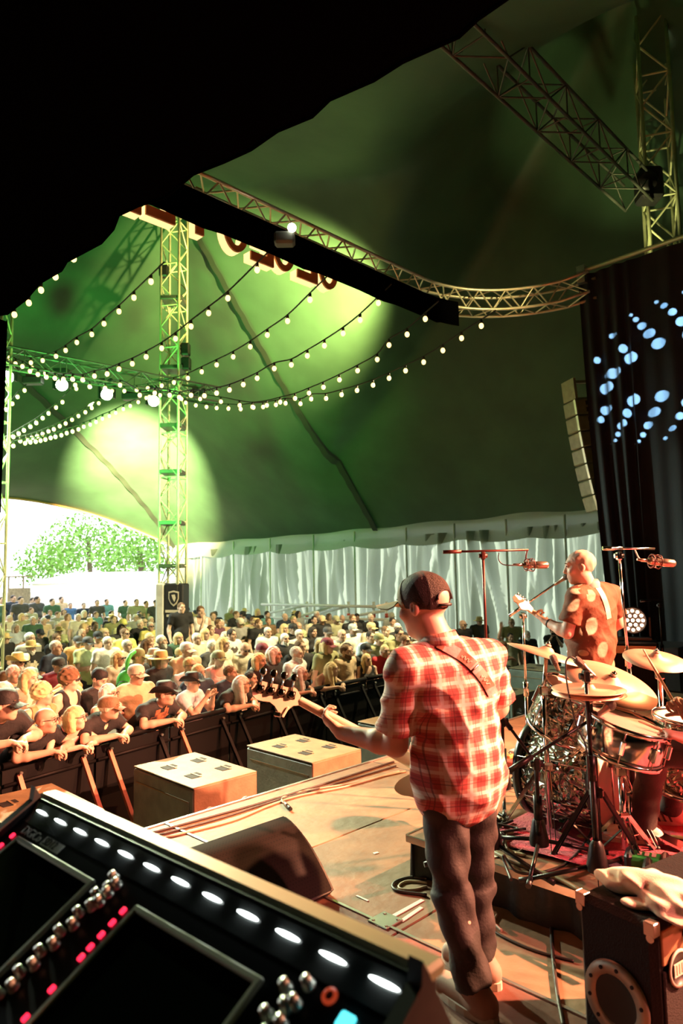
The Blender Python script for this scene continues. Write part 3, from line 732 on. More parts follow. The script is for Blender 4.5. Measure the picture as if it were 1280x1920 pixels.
# crowd barrier: each panel with rail, plate, step and rear braces
m_bar = mat('black_barrier_steel', (0.004, 0.0035, 0.0035), 0.6, 0.0, spec=0.15); m_brace = mat('orange_lit_brace', (0.42, 0.16, 0.09), 0.5, noise=(8, 0.2))  # orange stage light on the left braces and steps is put into their colour
m_lbl = mat('pale_sticker', (0.7, 0.6, 0.5), 0.6)
bpts = [(0.2, 6.35), (1.25, 6.52), (2.3, 6.75), (3.3, 6.98), (4.3, 7.2), (5.3, 7.42), (6.3, 7.6), (7.3, 7.72), (8.3, 7.8), (9.3, 7.86), (10.3, 7.9), (11.3, 7.92), (12.3, 7.92)]
BTOP = -0.08
names = ['at the very left edge of the picture', 'under the man in the dark polo', 'under the woman in the pink top', 'under the trucker-cap fan', 'under the fan in the black cowboy hat', 'with two pale stickers on its rail', 'below the bass headstock', 'behind the fretting hand', 'under the woman in the pink sleeveless top', 'under the woman with crossed arms', 'just left of the bassist back', 'right of the bassist, far end']
for i in range(len(bpts)-1):
    p0 = G(*bpts[i], GZ); p1 = G(*bpts[i+1], GZ); d = (p1-p0).normalized(); nn = V(-d.y, d.x, 0); L_ = (p1-p0).length; c = (p0+p1)/2; hh = BTOP-GZ; ax = (d, nn, V(0, 0, 1))
    r = empty('crowd_barrier', c, 'black steel crowd barrier panel '+names[i], 'barrier', 'crowd barrier panels')
    mb = MB(); mb.box(c+V(0, 0, hh-0.30), (L_-0.03, 0.02, 0.52), ax); mb.box(c+V(0, 0, 0.35), (L_-0.03, 0.02, 0.62), ax); mb.build('plate', m_bar, r)
    mb = MB(); mb.cyl(p0+d*0.015+V(0, 0, hh), p1-d*0.015+V(0, 0, hh), 0.032, n=10); mb.build('top_rail', m_bar, r)
    mb = MB(); mb.cyl(p0+d*0.015+V(0, 0, hh-0.17)-nn*0.03, p1-d*0.015+V(0, 0, hh-0.17)-nn*0.03, 0.018, n=8); mb.build('mid_rail', m_bar, r)
    mb = MB(); mb.box(c-nn*0.30+V(0, 0, 0.06), (L_-0.03, 0.5, 0.03), ax)
    for q in range(6): mb.box(c-nn*(0.1+0.07*q)+V(0, 0, 0.08), (L_-0.06, 0.015, 0.012), ax)
    mb.build('step_plate', m_brace if i < 4 else m_bar, r)
    for t in (0.16, 0.84):
        b0 = p0+d*(L_*t); mb = MB(); top_ = b0-nn*0.03+V(0, 0, hh-0.10); bot = b0-nn*0.62+V(0, 0, 0.03); dv = (bot-top_)
        mb.box((top_+bot)/2, (0.045, 0.03, dv.length), (d, dv.cross(d).normalized(), dv.normalized())); mb.build('brace', m_brace if (i < 5 and t < 0.5) or i < 3 else m_bar, r)
        mb = MB(); mb.cyl(top_+V(0, 0, 0.02)-nn*0.01, top_+V(0, 0, 0.02)-nn*0.05, 0.014, n=8); mb.build('pin', m_screw, r)
    if i == 5:
        for s_ in (-0.15, 0.10): MB().box(c+d*(s_-0.1)-nn*0.034+V(0, 0, hh-0.03), (0.10, 0.004, 0.055), ax).build('sticker', m_lbl, r)

# stage monitor wedge
m_grille = mat('wedge_grille', (0.03, 0.022, 0.02), 0.6, 0.0, spec=0.15)
def perforated(m, scale):
    nt = m.node_tree; N_ = nt.nodes; tc = N_.new('ShaderNodeTexCoord'); vo = N_.new('ShaderNodeTexVoronoi'); vo.inputs['Scale'].default_value = scale; vo.inputs['Randomness'].default_value = 0.0
    rp = N_.new('ShaderNodeValToRGB'); rp.color_ramp.elements[0].position = 0.28; rp.color_ramp.elements[0].color = (0.002, 0.002, 0.002, 1); rp.color_ramp.elements[1].position = 0.34; rp.color_ramp.elements[1].color = (0.009, 0.006, 0.005, 1)
    nt.links.new(tc.outputs['Object'], vo.inputs['Vector']); nt.links.new(vo.outputs['Distance'], rp.inputs['Fac']); nt.links.new(rp.outputs['Color'], N_['Principled BSDF'].inputs['Base Color'])
perforated(m_grille, 75)
WH = 0.30; tr = PZ(535, 1531, WH); tl = tr-EX*0.8; br = PZ(626, 1668, 0.03)
wd = empty('monitor_wedge', V(tr.x, tr.y, 0), 'black wedge stage monitor with perforated grille on the orange deck', 'stage monitor')
ux = (tr-tl); ux.z = 0; Lw = 0.92; ux.normalize(); uy = V(-ux.y, ux.x, 0)
if (br-tr).dot(uy) < 0: uy = -uy                    # uy points from the ridge towards the low front
fr = (br-tr).dot(uy)
prof = []                                          # curved grille profile from ridge to front foot
for t in np.linspace(0, 1, 12): prof.append((fr*(t**0.92)+0.02*math.sin(math.pi*t), WH-(WH-0.03)*t**1.3))
mb = MB(); side = []
for (o_, z_) in prof: side.append((o_, z_))
def wp(l_, o_, z_): return tr-ux*l_+uy*o_+V(0, 0, z_-tr.z)+V(0, 0, tr.z-0.0) if False else V((tr-ux*l_+uy*o_).x, (tr-ux*l_+uy*o_).y, z_)
mb.grid(lambda u, v: wp(Lw*u*0.97+Lw*0.015, prof[round(v*11)][0], prof[round(v*11)][1]+0.006), 2, 11); mb.build('grille', m_grille, wd)
out = [(0, WH), (-0.08, WH-0.06), (-0.10, 0.0), (fr-0.03, 0.0)]
for nm, l_ in (('side_panel', 0.0), ('side_panel', Lw)):
    poly = [wp(l_, o_, z_) for o_, z_ in prof]+[wp(l_, o_, z_) for o_, z_ in out[::-1][:-1]]
    mb = MB(); mb.prism(poly, None, (-ux if l_ == 0.0 else ux)*0.018); mb.build(nm, m_black, wd)
mb = MB(); sh = prof+[(fr-0.03, 0.0), (-0.10, 0.0), (-0.08, WH-0.06)]
body = [wp(0.018, o_, z_-0.004) for o_, z_ in sh]; mb.prism(body, None, -ux*(Lw-0.036)); mb.build('body', m_black, wd)
mb = MB(); q = wp(0.02, fr-0.05, 0.045); mb.box(wp(0.26, fr+0.012, 0.045), (0.05, 0.008, 0.03), (ux, uy, V(0, 0, 1))); mb.build('badge', m_lbl, wd)

# mixing desk in the foreground
dk = V(0.737, -0.676, 0); de = V(0.676, 0.737, 0); T30 = math.radians(30)
dw = -de*math.cos(T30)-V(0, 0, math.sin(T30)); dn = dk.cross(-dw); dn = dn if dn.z > 0 else -dn
D0 = de*0.7+V(0, 0, 1.0)
def DP(u, v, h=0.0): return D0+dk*u+dw*v+dn*h
m_desk = mat('desk_black_metal', (0.010, 0.011, 0.012), 0.32, 0.2, noise=(14, 0.2)); m_olive = mat('desk_top_bar_paint', (0.58, 0.58, 0.36), 0.4, noise=(3, 0.12))
m_bezel = mat('desk_silver_bezel', (0.66, 0.65, 0.58), 0.35, 0.25); m_glass = mat('desk_screen_glass', (0.006, 0.008, 0.006), 0.08)
m_knob = mat('desk_silver_knob', (0.75, 0.74, 0.68), 0.3, 0.7)
m_redled = mat('red_led', (0.8, 0.02, 0.04), 0.3, emit=((1, 0.02, 0.06), 2.2)); m_cyan = mat('cyan_button_lit', (0.1, 0.8, 0.9), 0.3, emit=((0.1, 0.75, 0.85), 1.6))
m_ledw = mat('desk_lamp_led', (1, 1, 1), 0.3, emit=((0.92, 1.0, 0.95), 7)); m_print_d = mat('desk_print', (0.92, 0.92, 0.86), 0.5)
ds = empty('mixing_desk', DP(-1.17, 0.2)-V(0, 0, 0.95), 'black digital mixing desk with two screens and lit hood in the foreground', 'mixing desk')
U0, U1 = -1.765, -0.585; UM = (U0+U1)/2; UL = U1-U0; axd = (dk, -dw, dn)
MB().bbox(DP(UM, 0.11, -0.02), (UL, 0.44, 0.04), 0.006, axd).build('control_panel', m_desk, ds)
MB().bbox(DP(UM, 0.11, -0.09), (UL-0.02, 0.42, 0.10), 0.01, axd).build('body', m_black, ds)
cz = 1.07
MB().bbox(de*0.808+dk*UM+V(0, 0, cz-0.012), (UL+0.012, 0.045, 0.024), 0.006, (dk, de, V(0, 0, 1))).build('top_bar', m_olive, ds)
MB().bbox(de*0.803+dk*UM+V(0, 0, cz-0.10), (UL, 0.03, 0.17), 0.004, (dk, de, V(0, 0, 1))).build('rear_panel', m_desk, ds)
MB().box(de*0.783+dk*UM+V(0, 0, cz-0.0215), (UL, 0.008, 0.028), (dk, de, V(0, 0, 1))).build('hood_lip', m_black, ds)
for s_, u_ in ((-1, U0), (1, U1)):
    mb = MB(); pl = [DP(u_, -0.105, 0.045), DP(u_, -0.085, 0.02), DP(u_, 0.33, 0.014), DP(u_, 0.33, -0.10), DP(u_, -0.105, -0.12)]
    mb.prism([p-dk*0.012 for p in pl], None, dk*0.024); mb.build('end_cheek', m_black, ds)
# LEDs under the hood light the glossy strip below
strip_ = MB().grid(lambda u, v: DP(U0+0.02+(UL-0.04)*u, -0.092+0.05*v, 0.002+0.012*(1-v)**2), 60, 6).build('meter_strip', mat('desk_gloss_strip', (0.05, 0.055, 0.055), 0.22, coat=0.5), ds)
for k in range(12):
    u_ = U0+0.07+k*0.0965
    MB().ell(DP(u_, -0.074, 0.010), (0.027, 0.0036, 0.002), axd, 14, 6).build('hood_led', m_ledw, ds)
def screen(u0, u1, v0, v1):
    s_ = MB().bbox(DP((u0+u1)/2, (v0+v1)/2, 0.004), (u1-u0, v1-v0, 0.006), 0.002, axd).build('screen', m_glass, ds)
    mb = MB(); b_ = 0.013
    mb.bbox(DP((u0+u1)/2, v0, 0.006), (u1-u0+b_, b_, 0.010), 0.003, axd); mb.bbox(DP((u0+u1)/2, v1, 0.006), (u1-u0+b_, b_, 0.010), 0.003, axd)
    mb.bbox(DP(u0, (v0+v1)/2, 0.006), (b_, v1-v0, 0.010), 0.003, axd); mb.bbox(DP(u1, (v0+v1)/2, 0.006), (b_, v1-v0, 0.010), 0.003, axd)
    mb.build('bezel', m_bezel, s_)
screen(-1.676, -1.327, 0.0, 0.222); screen(-1.161, -0.822, 0.0, 0.222)
kn = MB().lathe((0, 0, 0), (0, 0, 1), [(0.0105, 0), (0.0105, 0.004), (0.008, 0.006), (0.0075, 0.018), (0.0, 0.019)], 14).mesh('knob', m_knob)
axm = lambda p: amat(dk, -dw, dn, p)
copies('knob', kn, ds, [axm(DP(-1.285+0.014*(i % 2), -0.028+0.0205*i, 0.0)) for i in range(13)]+[axm(DP(-1.262, -0.02+0.0205*i, 0.0)) for i in (0, 1, 2)])
copies('knob', kn, ds, [axm(DP(-0.775+0.02*(i % 2), -0.012+0.021*i, 0.0)) for i in range(10)]+[axm(DP(-0.745, -0.03+0.03*i, 0)) for i in range(4)])
rl = MB().bbox((0, 0, 0.003), (0.010, 0.013, 0.006), 0.002).mesh('indicator', m_redled)
copies('indicator', rl, ds, [axm(DP(-1.192+0.001*i, v_, 0)) for i, v_ in enumerate((0.012, 0.037, 0.062, 0.086, 0.106, 0.165, 0.215))]+[axm(DP(-1.715, v_, 0)) for v_ in (-0.002, 0.028)])
MB().bbox(DP(-0.659, -0.012, 0.004), (0.026, 0.022, 0.008), 0.003, axd).build('lit_button', m_cyan, ds)
mb = MB(); mb.lathe(DP(-0.705, -0.031, 0.0), dn, [(0.006, 0.003), (0.012, 0.003), (0.012, 0.0)], 16); mb.build('ring_indicator', mat('dim_red_led', (0.4, 0.05, 0.02), 0.4, emit=((1, 0.1, 0.03), 0.25)), ds)
def text_mesh(txt, size, m, parent, origin, ax_, name, extrude=0.0008):
    cu_ = bpy.data.curves.new(name, 'FONT'); cu_.body = txt; cu_.size = size; cu_.extrude = extrude; cu_.resolution_u = 3
    to = bpy.data.objects.new(name, cu_); COL.objects.link(to)
    dg = bpy.context.evaluated_depsgraph_get(); me = bpy.data.meshes.new_from_object(to.evaluated_get(dg)); bpy.data.objects.remove(to)
    me.materials.clear(); me.materials.append(m)
    o = link(name, me, parent); mm = amat(*ax_, Vector(origin)); mm.translation = mm.translation-wloc(parent); o.matrix_local = mm; return o
text_mesh('DiGiCo', 0.030, m_print_d, ds, DP(-1.705, -0.016, 0.002), axd, 'maker_lettering')
mb = MB(); mb.box(DP(-1.555, -0.026, 0.0015), (0.085, 0.022, 0.002), axd); mb.build('model_plate', m_print_d, ds)
text_mesh('SD12', 0.026, m_desk, ds, DP(-1.592, -0.018, 0.0028), axd, 'model_lettering')
# flight case below the desk
fc = empty('flight_case', DP(UM, 0.1)-V(0, 0, 0.9), 'black flight case carrying the mixing desk', 'case')
cc = DP(UM, 0.08, -0.15); hh = 0.68
MB().bbox(V(cc.x, cc.y, hh/2), (UL-0.05, 0.36, hh), 0.01, (dk, de, V(0, 0, 1))).build('body', m_black, fc)
for u_ in (-1, 1):
    for v_ in (-1, 1): MB().box(V(cc.x, cc.y, hh/2)+dk*(u_*(UL-0.05)/2)+de*(v_*0.18), (0.02, 0.02, hh), (dk, de, V(0, 0, 1))).build('edge_rail', m_alu, fc)

# drum riser with its rug
RA, RB, RZ = 2.9, 2.45, 0.22
m_riser = mat('riser_plywood', (0.26, 0.15, 0.08), 0.55, noise=(6, 0.25), col2=(0.18, 0.09, 0.05), bump=(20, 0.2)); m_skirt = mat('riser_skirt', (0.012, 0.011, 0.010), 0.55, bump=(6, 1.2))
rs_ = empty('drum_riser', G(RA+1.6, RB-2, 0), 'low plywood drum riser with a black cloth skirt', 'riser')
pm = MB().bbox((0, 0, -0.015), (0.994, 1.994, 0.03), 0.004).mesh('deck_panel', m_riser)
for i in range(3):
    for j in range(2): copies('deck_panel', pm, rs_, [amat(EX, NX, V(0,0,1), G(RA+0.5+i, RB-1.0-2*j, RZ))])
def skirt(u, v):
    b = RB-4*u; return G(RA+0.03+0.018*math.sin(b*17)*(1-v)+0.01*math.sin(b*41), b, 0.003+(RZ-0.034)*v)
MB().grid(skirt, 140, 4).build('skirt', m_skirt, rs_)
MB().grid(lambda u, v: G(RA+3*u, RB-0.03-0.018*math.sin(u*60)*(1-v), 0.003+(RZ-0.034)*v), 100, 4).build('skirt', m_skirt, rs_)
MB().box(G(RA-0.004, RB-2, RZ-0.015), (0.012, 4.0, 0.034), GAX).build('edge_trim', m_screw, rs_)
MB().box(G(RA+1.5, RB+0.004, RZ-0.015), (3.0, 0.012, 0.034), GAX).build('edge_trim', m_screw, rs_)
MB().box(G(RA+1.5, RB-2, 0.09), (2.8, 3.8, 0.17), GAX).build('frame', m_black, rs_)
m_rug = mat('red_rug', (0.50, 0.055, 0.10), 0.95, noise=(9, 0.35), col2=(0.62, 0.12, 0.14), bump=(90, 0.6))
rug = empty('rug', G(RA+1.5, RB-2, RZ), 'worn crimson rug with pale motifs under the drum kit', 'rug')
MB().grid(lambda u, v: G(RA+0.17+0.05*math.sin(v*11)+2.6*u, RB-0.36-3.2*v+0.04*math.sin(u*9), RZ+0.006+0.012*abs(math.sin(u*9+v*14))*(1 if min(u, v) < 0.12 else 0.25)), 70, 80).build('pile', m_rug, rug)
m_motif = mat('rug_gold_motif', (0.62, 0.40, 0.16), 0.95)
for (px, py) in [(1082, 1548), (1090, 1568), (1046, 1563), (1250, 1568), (1262, 1569), (1274, 1570), (1240, 1567)]:
    q = PZ(px, py, RZ+0.012); MB().lathe(q, (0, 0, 1), [(0.0, 0.003), (0.02, 0.003), (0.026, 0.0)], 8, wob=lambda a, h: 0.3*math.sin(4*a)).build('motif', m_motif, rug)

# bass amplifier, nearest right
m_tolex = mat('amp_black_tolex', (0.006, 0.004, 0.004), 0.6, bump=(160, 0.3), spec=0.25); m_ring = mat('amp_ring_grey', (0.42, 0.40, 0.30), 0.4, 0.4, noise=(9, 0.15)); m_corner = mat('amp_corner_steel', (0.6, 0.52, 0.42), 0.35, 0.8)
AZ = 0.53
cL = PZ(1080, 1672, AZ); cR = PZ(1224, 1736, AZ)         # top edge of the face turned to the camera
ax_ = (cR-cL); Lf = ax_.length; ax_.normalize(); ay = V(-ax_.y, ax_.x, 0)
if ay.y < 0: ay = -ay
dp = 0.62
am = empty('bass_amplifier', V(*((cL+cR)/2+ay*dp/2).xy, 0), 'black bass amplifier cabinet with a grey ring on its side, white towel on top', 'amplifier')
axa = (ax_, ay, V(0, 0, 1)); ctr = (cL+cR)/2+ay*dp/2
MB().bbox(V(ctr.x, ctr.y, AZ/2+0.01), (Lf, dp, AZ-0.02), 0.02, axa).build('cabinet', m_tolex, am)
f_ = (cL+cR)/2+V(0, 0, -AZ*0.52)-ay*0.003
rg = MB(); rg.lathe(f_+ax_*0.0, -ay, [(0.072, 0.0), (0.075, 0.010), (0.112, 0.010), (0.115, 0.0)], 40); ring = rg.build('port_ring', m_ring, am)
mb = MB(); mb.lathe(f_, -ay, [(0.0, 0.001), (0.05, 0.002), (0.073, 0.006)], 32); mb.build('port_cone', mat('port_gloss', (0.006, 0.006, 0.006), 0.15), am)
for k in range(10):
    an = 2*math.pi*k/10+0.2; q = f_+ax_*(0.094*math.cos(an))+V(0, 0, 0.094*math.sin(an))-ay*0.010
    MB().cyl(q, q-ay*0.004, 0.006, n=8).build('screw', m_hole, ring)
for q, s_ in ((cL, 1), (cR, -1)):
    mb = MB(); o_ = V(q.x, q.y, AZ)
    mb.bbox(o_+ax_*0.014*s_+V(0, 0, -0.016)-ay*0.001, (0.036, 0.004, 0.04), 0.0015, axa); mb.bbox(o_+ax_*0.014*s_+ay*0.014+V(0, 0, 0.001), (0.036, 0.034, 0.004), 0.0015, axa); mb.bbox(o_-ax_*0.001*s_+ay*0.014+V(0, 0, -0.016), (0.004, 0.034, 0.04), 0.0015, axa)
    mb.cyl(o_+ax_*0.012*s_+V(0, 0, -0.042)-ay*0.0, o_+ax_*0.012*s_+V(0, 0, -0.042)-ay*0.004, 0.012, n=12); mb.build('corner_protector', m_corner, am)
# amp face on the right: control chassis, grille and badge
gx = cR+ay*dp/2
fp = MB().bbox(gx+V(0, 0, -0.075)+ax_*0.002, (0.012, dp-0.06, 0.10), 0.003, axa).build('control_plate', mat('amp_copper_plate', (0.55, 0.30, 0.16), 0.4, 0.5), am)
for k in range(5):
    q = gx+ax_*0.008+V(0, 0, -0.06)+ay*(-0.16+0.09*k); mb = MB(); mb.cyl(q, q+ax_*0.02, 0.013, 0.011, n=12); mb.build('knob', m_black, fp)
MB().bbox(gx+V(0, 0, -0.32)+ax_*0.003, (0.012, dp-0.06, 0.36), 0.004, axa).build('grille_cloth', mat('amp_grille_cloth', (0.02, 0.012, 0.01), 0.8, bump=(300, 0.6)), am)
bq = cR+ay*0.10+ax_*0.012+V(0, 0, -0.145)
bd = MB(); bd.lathe(bq, ax_, [(0.0, 0.0), (0.055, 0.0), (0.055, 0.004), (0.047, 0.006), (0.047, 0.003), (0.0, 0.003)], 32); bo = bd.build('badge', mat('badge_black', (0.02, 0.016, 0.014), 0.4), am)
mb = MB(); mb.lathe(bq, ax_, [(0.047, 0.006), (0.055, 0.006), (0.055, 0.002)], 32); mb.build('badge_rim', m_lbl, bo)
mb = MB()
for k in range(5): mb.box(bq+ax_*0.006+ay*(-0.028+0.014*k), (0.003, 0.008, 0.03), axa)
mb.box(bq+ax_*0.006+V(0, 0, 0.017), (0.003, 0.066, 0.004), axa); mb.box(bq+ax_*0.006-V(0, 0, 0.017), (0.003, 0.066, 0.004), axa); mb.build('badge_lettering', m_lbl, bo)
# towel on the amplifier
m_towel = mat('cream_towel', (0.78, 0.66, 0.52), 0.95, noise=(30, 0.06), bump=(160, 0.2))
tw_ = SDF((-0.34, -0.26, -0.05), (0.34, 0.26, 0.22), 0.007)
for (x, y, z, rx, ry, rz, an) in [(-0.10, 0.02, 0.035, 0.16, 0.11, 0.05, 0.3), (0.06, 0.05, 0.06, 0.15, 0.10, 0.055, -0.4), (0.16, -0.04, 0.04, 0.14, 0.10, 0.045, 0.2), (-0.02, 0.0, 0.075, 0.12, 0.07, 0.045, 0.7), (-0.20, -0.02, 0.018, 0.10, 0.06, 0.03, -0.5), (0.02, -0.12, 0.012, 0.07, 0.06, 0.018, 0.9), (0.22, -0.13, 0.02, 0.08, 0.06, 0.02, 0.1), (0.24, 0.06, 0.05, 0.1, 0.12, 0.05, 0)]:
    c_, s_ = math.cos(an), math.sin(an); tw_.ell((x, y, z), (rx, ry, rz), [(c_, s_, 0), (-s_, c_, 0), (0, 0, 1)], k=0.02)
tw_.folds(0.010, lambda X, Y, Z: np.sin(X*31+Y*22+3*np.sin(Y*17+Z*20))*0.6+0.5*np.sin(Y*47-X*19+Z*30))
tw_.cut((0, 0, 0.0), (0, 0, -1))
to_ = link('towel', tw_.mesh('towel', m_towel)); tag(to_, 'crumpled cream towel lying on the bass amplifier', 'towel')
q = PZ(1212, 1682, AZ); to_.matrix_world = amat(ax_*0.66, ay*0.66, V(0, 0, 0.66), V(q.x, q.y, AZ+0.001))
# two DI boxes behind the towel
for k, (px, py, l) in enumerate([(1212, 1604, 'green and black DI box farther from the amplifier'), (1248, 1626, 'green and black DI box nearer the amplifier, cable plugged in')]):
    q = PZ(px, py, 0.30); q.z = RZ
    b_ = empty('di_box', q, l, 'audio box', 'green DI boxes on the riser')
    xx = (EX*0.3-NX).normalized(); yy = V(-xx.y, xx.x, 0)
    MB().bbox(q+V(0, 0, 0.045), (0.16, 0.11, 0.07), 0.012, (xx, yy, V(0,0,1))).build('shell', mat('di_green', (0.03, 0.32, 0.06), 0.4), b_)
    for s_ in (-1, 1): MB().bbox(q+xx*(0.075*s_)+V(0, 0, 0.047), (0.035, 0.125, 0.09), 0.012, (xx, yy, V(0,0,1))).build('rubber_end', m_black, b_)
    mb = MB()
    for t in range(3): mb.box(q+V(0, 0, 0.082)+xx*(-0.03+0.03*t)+yy*0.01, (0.018, 0.04, 0.002), (xx, yy, V(0,0,1)))
    mb.build('legend', m_lbl, b_)
    mb = MB(); mb.cyl(q+V(0, 0, 0.045)-yy*0.055, q+V(0, 0, 0.045)-yy*0.12, 0.012, n=10); mb.build('plug', m_screw, b_)

# white scaffold against the side wall
m_scaf = mat('white_scaffold', (0.85, 0.87, 0.82), 0.5); m_scr = mat('scaffold_red_band', (0.7, 0.1, 0.05), 0.5)
SCB = lambda px, py: P(px, py, 21.0+(720-px)*0.019)
sf = empty('scaffold', SCB(600, 1180), 'white scaffold frame with diagonal rails standing against the tent wall', 'scaffold')
for px in (500, 552, 575, 653, 700, 724):
    mb = MB(); t_ = SCB(px, 1128 if px > 560 else 1136); b_ = SCB(px, 1180); b_.z = GZ; b_.x, b_.y = t_.x, t_.y; mb.cyl(b_, t_, 0.05, n=8); o_ = mb.build('upright', m_scaf, sf)
    mb = MB(); q = SCB(px, 1150); mb.cyl(V(t_.x, t_.y, q.z), V(t_.x, t_.y, q.z-0.13), 0.056, n=8); mb.build('red_band', m_scr, o_)
for q in [((490, 1133), (726, 1138)), ((488, 1158), (726, 1162)), ((500, 1150), (585, 1133)), ((510, 1172), (620, 1138)), ((600, 1150), (655, 1136)), ((560, 1172), (724, 1145)), ((500, 1176), (724, 1178))]:
    mb = MB(); mb.cyl(SCB(*q[0]), SCB(*q[1]), 0.045, n=8); mb.build('rail', m_scaf, sf)
# ------------------------------------------------------------------ drum kit, stands, microphones, cables
m_chrome = mat('chrome', (0.82, 0.80, 0.76), 0.12, 1.0); m_stand = mat('black_stand_steel', (0.02, 0.018, 0.018), 0.35, 0.6)
m_head = mat('cream_drumhead', (0.82, 0.74, 0.62), 0.5, noise=(5, 0.1)); m_cym = mat('brass_cymbal', (0.62, 0.37, 0.25), 0.48, 0.5, noise=(3, 0.1))
m_shell = mat('silver_crinkle_wrap', (0.42, 0.44, 0.36), 0.18, 0.85)
def crinkle(m):
    nt = m.node_tree; N_ = nt.nodes; b = N_['Principled BSDF']; tc = N_.new('ShaderNodeTexCoord'); v = N_.new('ShaderNodeTexVoronoi'); v.inputs['Scale'].default_value = 26
    nz = N_.new('ShaderNodeTexNoise'); nz.inputs['Scale'].default_value = 9; mx = N_.new('ShaderNodeVectorMath'); mx.operation = 'ADD'
    nt.links.new(tc.outputs['Object'], nz.inputs['Vector']); nt.links.new(tc.outputs['Object'], mx.inputs[0])
    sc = N_.new('ShaderNodeVectorMath'); sc.operation = 'SCALE'; sc.inputs['Scale'].default_value = 0.12; nt.links.new(nz.outputs['Color'], sc.inputs[0]); nt.links.new(sc.outputs[0], mx.inputs[1]); nt.links.new(mx.outputs[0], v.inputs['Vector'])
    bp = N_.new('ShaderNodeBump'); bp.inputs['Strength'].default_value = 1.0; bp.inputs['Distance'].default_value = 0.03; nt.links.new(v.outputs['Distance'], bp.inputs['Height']); nt.links.new(bp.outputs['Normal'], b.inputs['Normal'])
    rp = N_.new('ShaderNodeValToRGB'); rp.color_ramp.elements[0].color = (0.06, 0.065, 0.05, 1); rp.color_ramp.elements[1].color = (0.62, 0.62, 0.5, 1); rp.color_ramp.elements[0].position = 0.05; rp.color_ramp.elements[1].position = 0.5
    nt.links.new(v.outputs['Color'], rp.inputs['Fac']); nt.links.new(rp.outputs['Color'], b.inputs['Base Color'])
crinkle(m_shell)
def drum(name, top, n, r, depth, label, cat, shell=m_shell, lugs=8, hoop=m_chrome, hoop_w=0.022):
    top = Vector(top); n = Vector(n).normalized(); bot = top-n*depth; x, y, z = frame(n)
    o = empty(name, bot, label, cat)
    MB().lathe(bot, n, [(r*0.985, 0.012), (r, 0.016), (r, depth-0.016), (r*0.985, depth-0.012)], 40).build('shell', shell, o)
    MB().lathe(bot, n, [(0, depth-0.004), (r*0.9, depth-0.004), (r*0.99, depth-0.006), (r*1.0, depth-0.014)], 40).build('batter_head', m_head, o)
    MB().lathe(bot, n, [(r, 0.014), (r*0.99, 0.006), (0, 0.004)], 40).build('resonant_head', m_head, o)
    for h_ in (0.0, depth):
        MB().lathe(bot+n*h_, n, [(r*1.0, -hoop_w/2), (r*1.045, -hoop_w/2), (r*1.05, 0), (r*1.045, hoop_w/2), (r*1.0, hoop_w/2), (r*1.0, -hoop_w/2)], 40).build('hoop', hoop, o)
    for k in range(lugs):
        an = 2*math.pi*(k+0.5)/lugs; q = x*math.cos(an)+y*math.sin(an); tq = z.cross(q)
        lg = MB().bbox(bot+q*(r+0.012)+n*depth*0.5, (0.022, 0.024, min(0.10, depth*0.45)), 0.005, (tq, q, n)).build('lug', m_chrome, o)
        MB().cyl(bot+q*(r*1.045)+n*0.005, bot+q*(r*1.045)+n*(depth-0.005), 0.0035, n=6).build('tension_rod', m_chrome, lg)
    return o
K0 = P(1146, 1462, 3.74)
kd = drum('kick_drum', K0, -NX, 0.25, 0.42, 'silver crinkle-wrapped bass drum with cream head', 'drum', lugs=8, hoop=mat('kick_hoop_black', (0.02, 0.02, 0.02), 0.3), hoop_w=0.04)
drum('rack_tom', P(1078, 1296, 3.78), (0.42, -0.30, 1), 0.165, 0.25, 'silver crinkle-wrapped rack tom tilted above the bass drum', 'drum', lugs=6)
sn = drum('snare_drum', P(1176, 1353, 3.30), (0.26, -0.16, 1), 0.185, 0.15, 'chrome snare drum tilted towards the drummer', 'drum', shell=mat('chrome_shell', (0.7, 0.7, 0.66), 0.15, 1.0), lugs=8)
ft_ = drum('floor_tom', P(1303, 1346, 3.75), (0.05, -0.06, 1), 0.205, 0.38, 'floor tom cut off by the right edge', 'drum', lugs=8)
for an in (0.4, 2.5, 4.6):
    q = wloc(ft_)+V(0.215*math.cos(an), 0.215*math.sin(an), 0.1); MB().cyl(q, V(q.x, q.y, RZ+0.01), 0.008, n=8).build('leg', m_chrome, ft_)
def cymbal(c, n, r, label, name='cymbal'):
    o = empty(name, c, label, 'cymbal', 'brass cymbals of the drum kit'); n = Vector(n).normalized()
    MB().lathe(c, n, [(0.006, 0.030), (0.02, 0.029), (r*0.15, 0.022), (r*0.2, 0.008), (r*0.6, 0.0), (r, -0.016), (r, -0.018), (r*0.6, -0.002), (r*0.2, 0.005), (r*0.15, 0.019), (0.006, 0.027)], 48).build('disc', m_cym, o)
    mb = MB(); mb.cyl(Vector(c)+n*0.028, Vector(c)+n*0.06, 0.004, n=8); mb.lathe(Vector(c)+n*0.04, n, [(0, 0.012), (0.014, 0.010), (0.014, 0), (0, 0)], 12); mb.build('wing_nut', m_chrome, o)
    mb = MB(); mb.lathe(Vector(c), n, [(0.018, 0.034), (0.018, 0.04), (0.004, 0.041)], 12); mb.build('felt', mat('felt', (0.5, 0.4, 0.3), 0.9), o)
    return o
CC = dict(crash=P(1024, 1222, 3.85), ride=P(1146, 1277, 3.62), hat=P(1103, 1294, 3.28), crash2=P(1229, 1233, 4.15))
cymbal(CC['crash'], (0.30, -0.05, 1), 0.215, 'brass crash cymbal seen nearly edge-on left of the kit')
cymbal(CC['ride'], (0.22, -0.38, 0.92), 0.235, 'largest brass cymbal above the snare drum', 'ride_cymbal')
cymbal(CC['crash2'], (0.06, -0.26, 0.95), 0.185, 'brass crash cymbal at the right edge behind the raised drumstick')
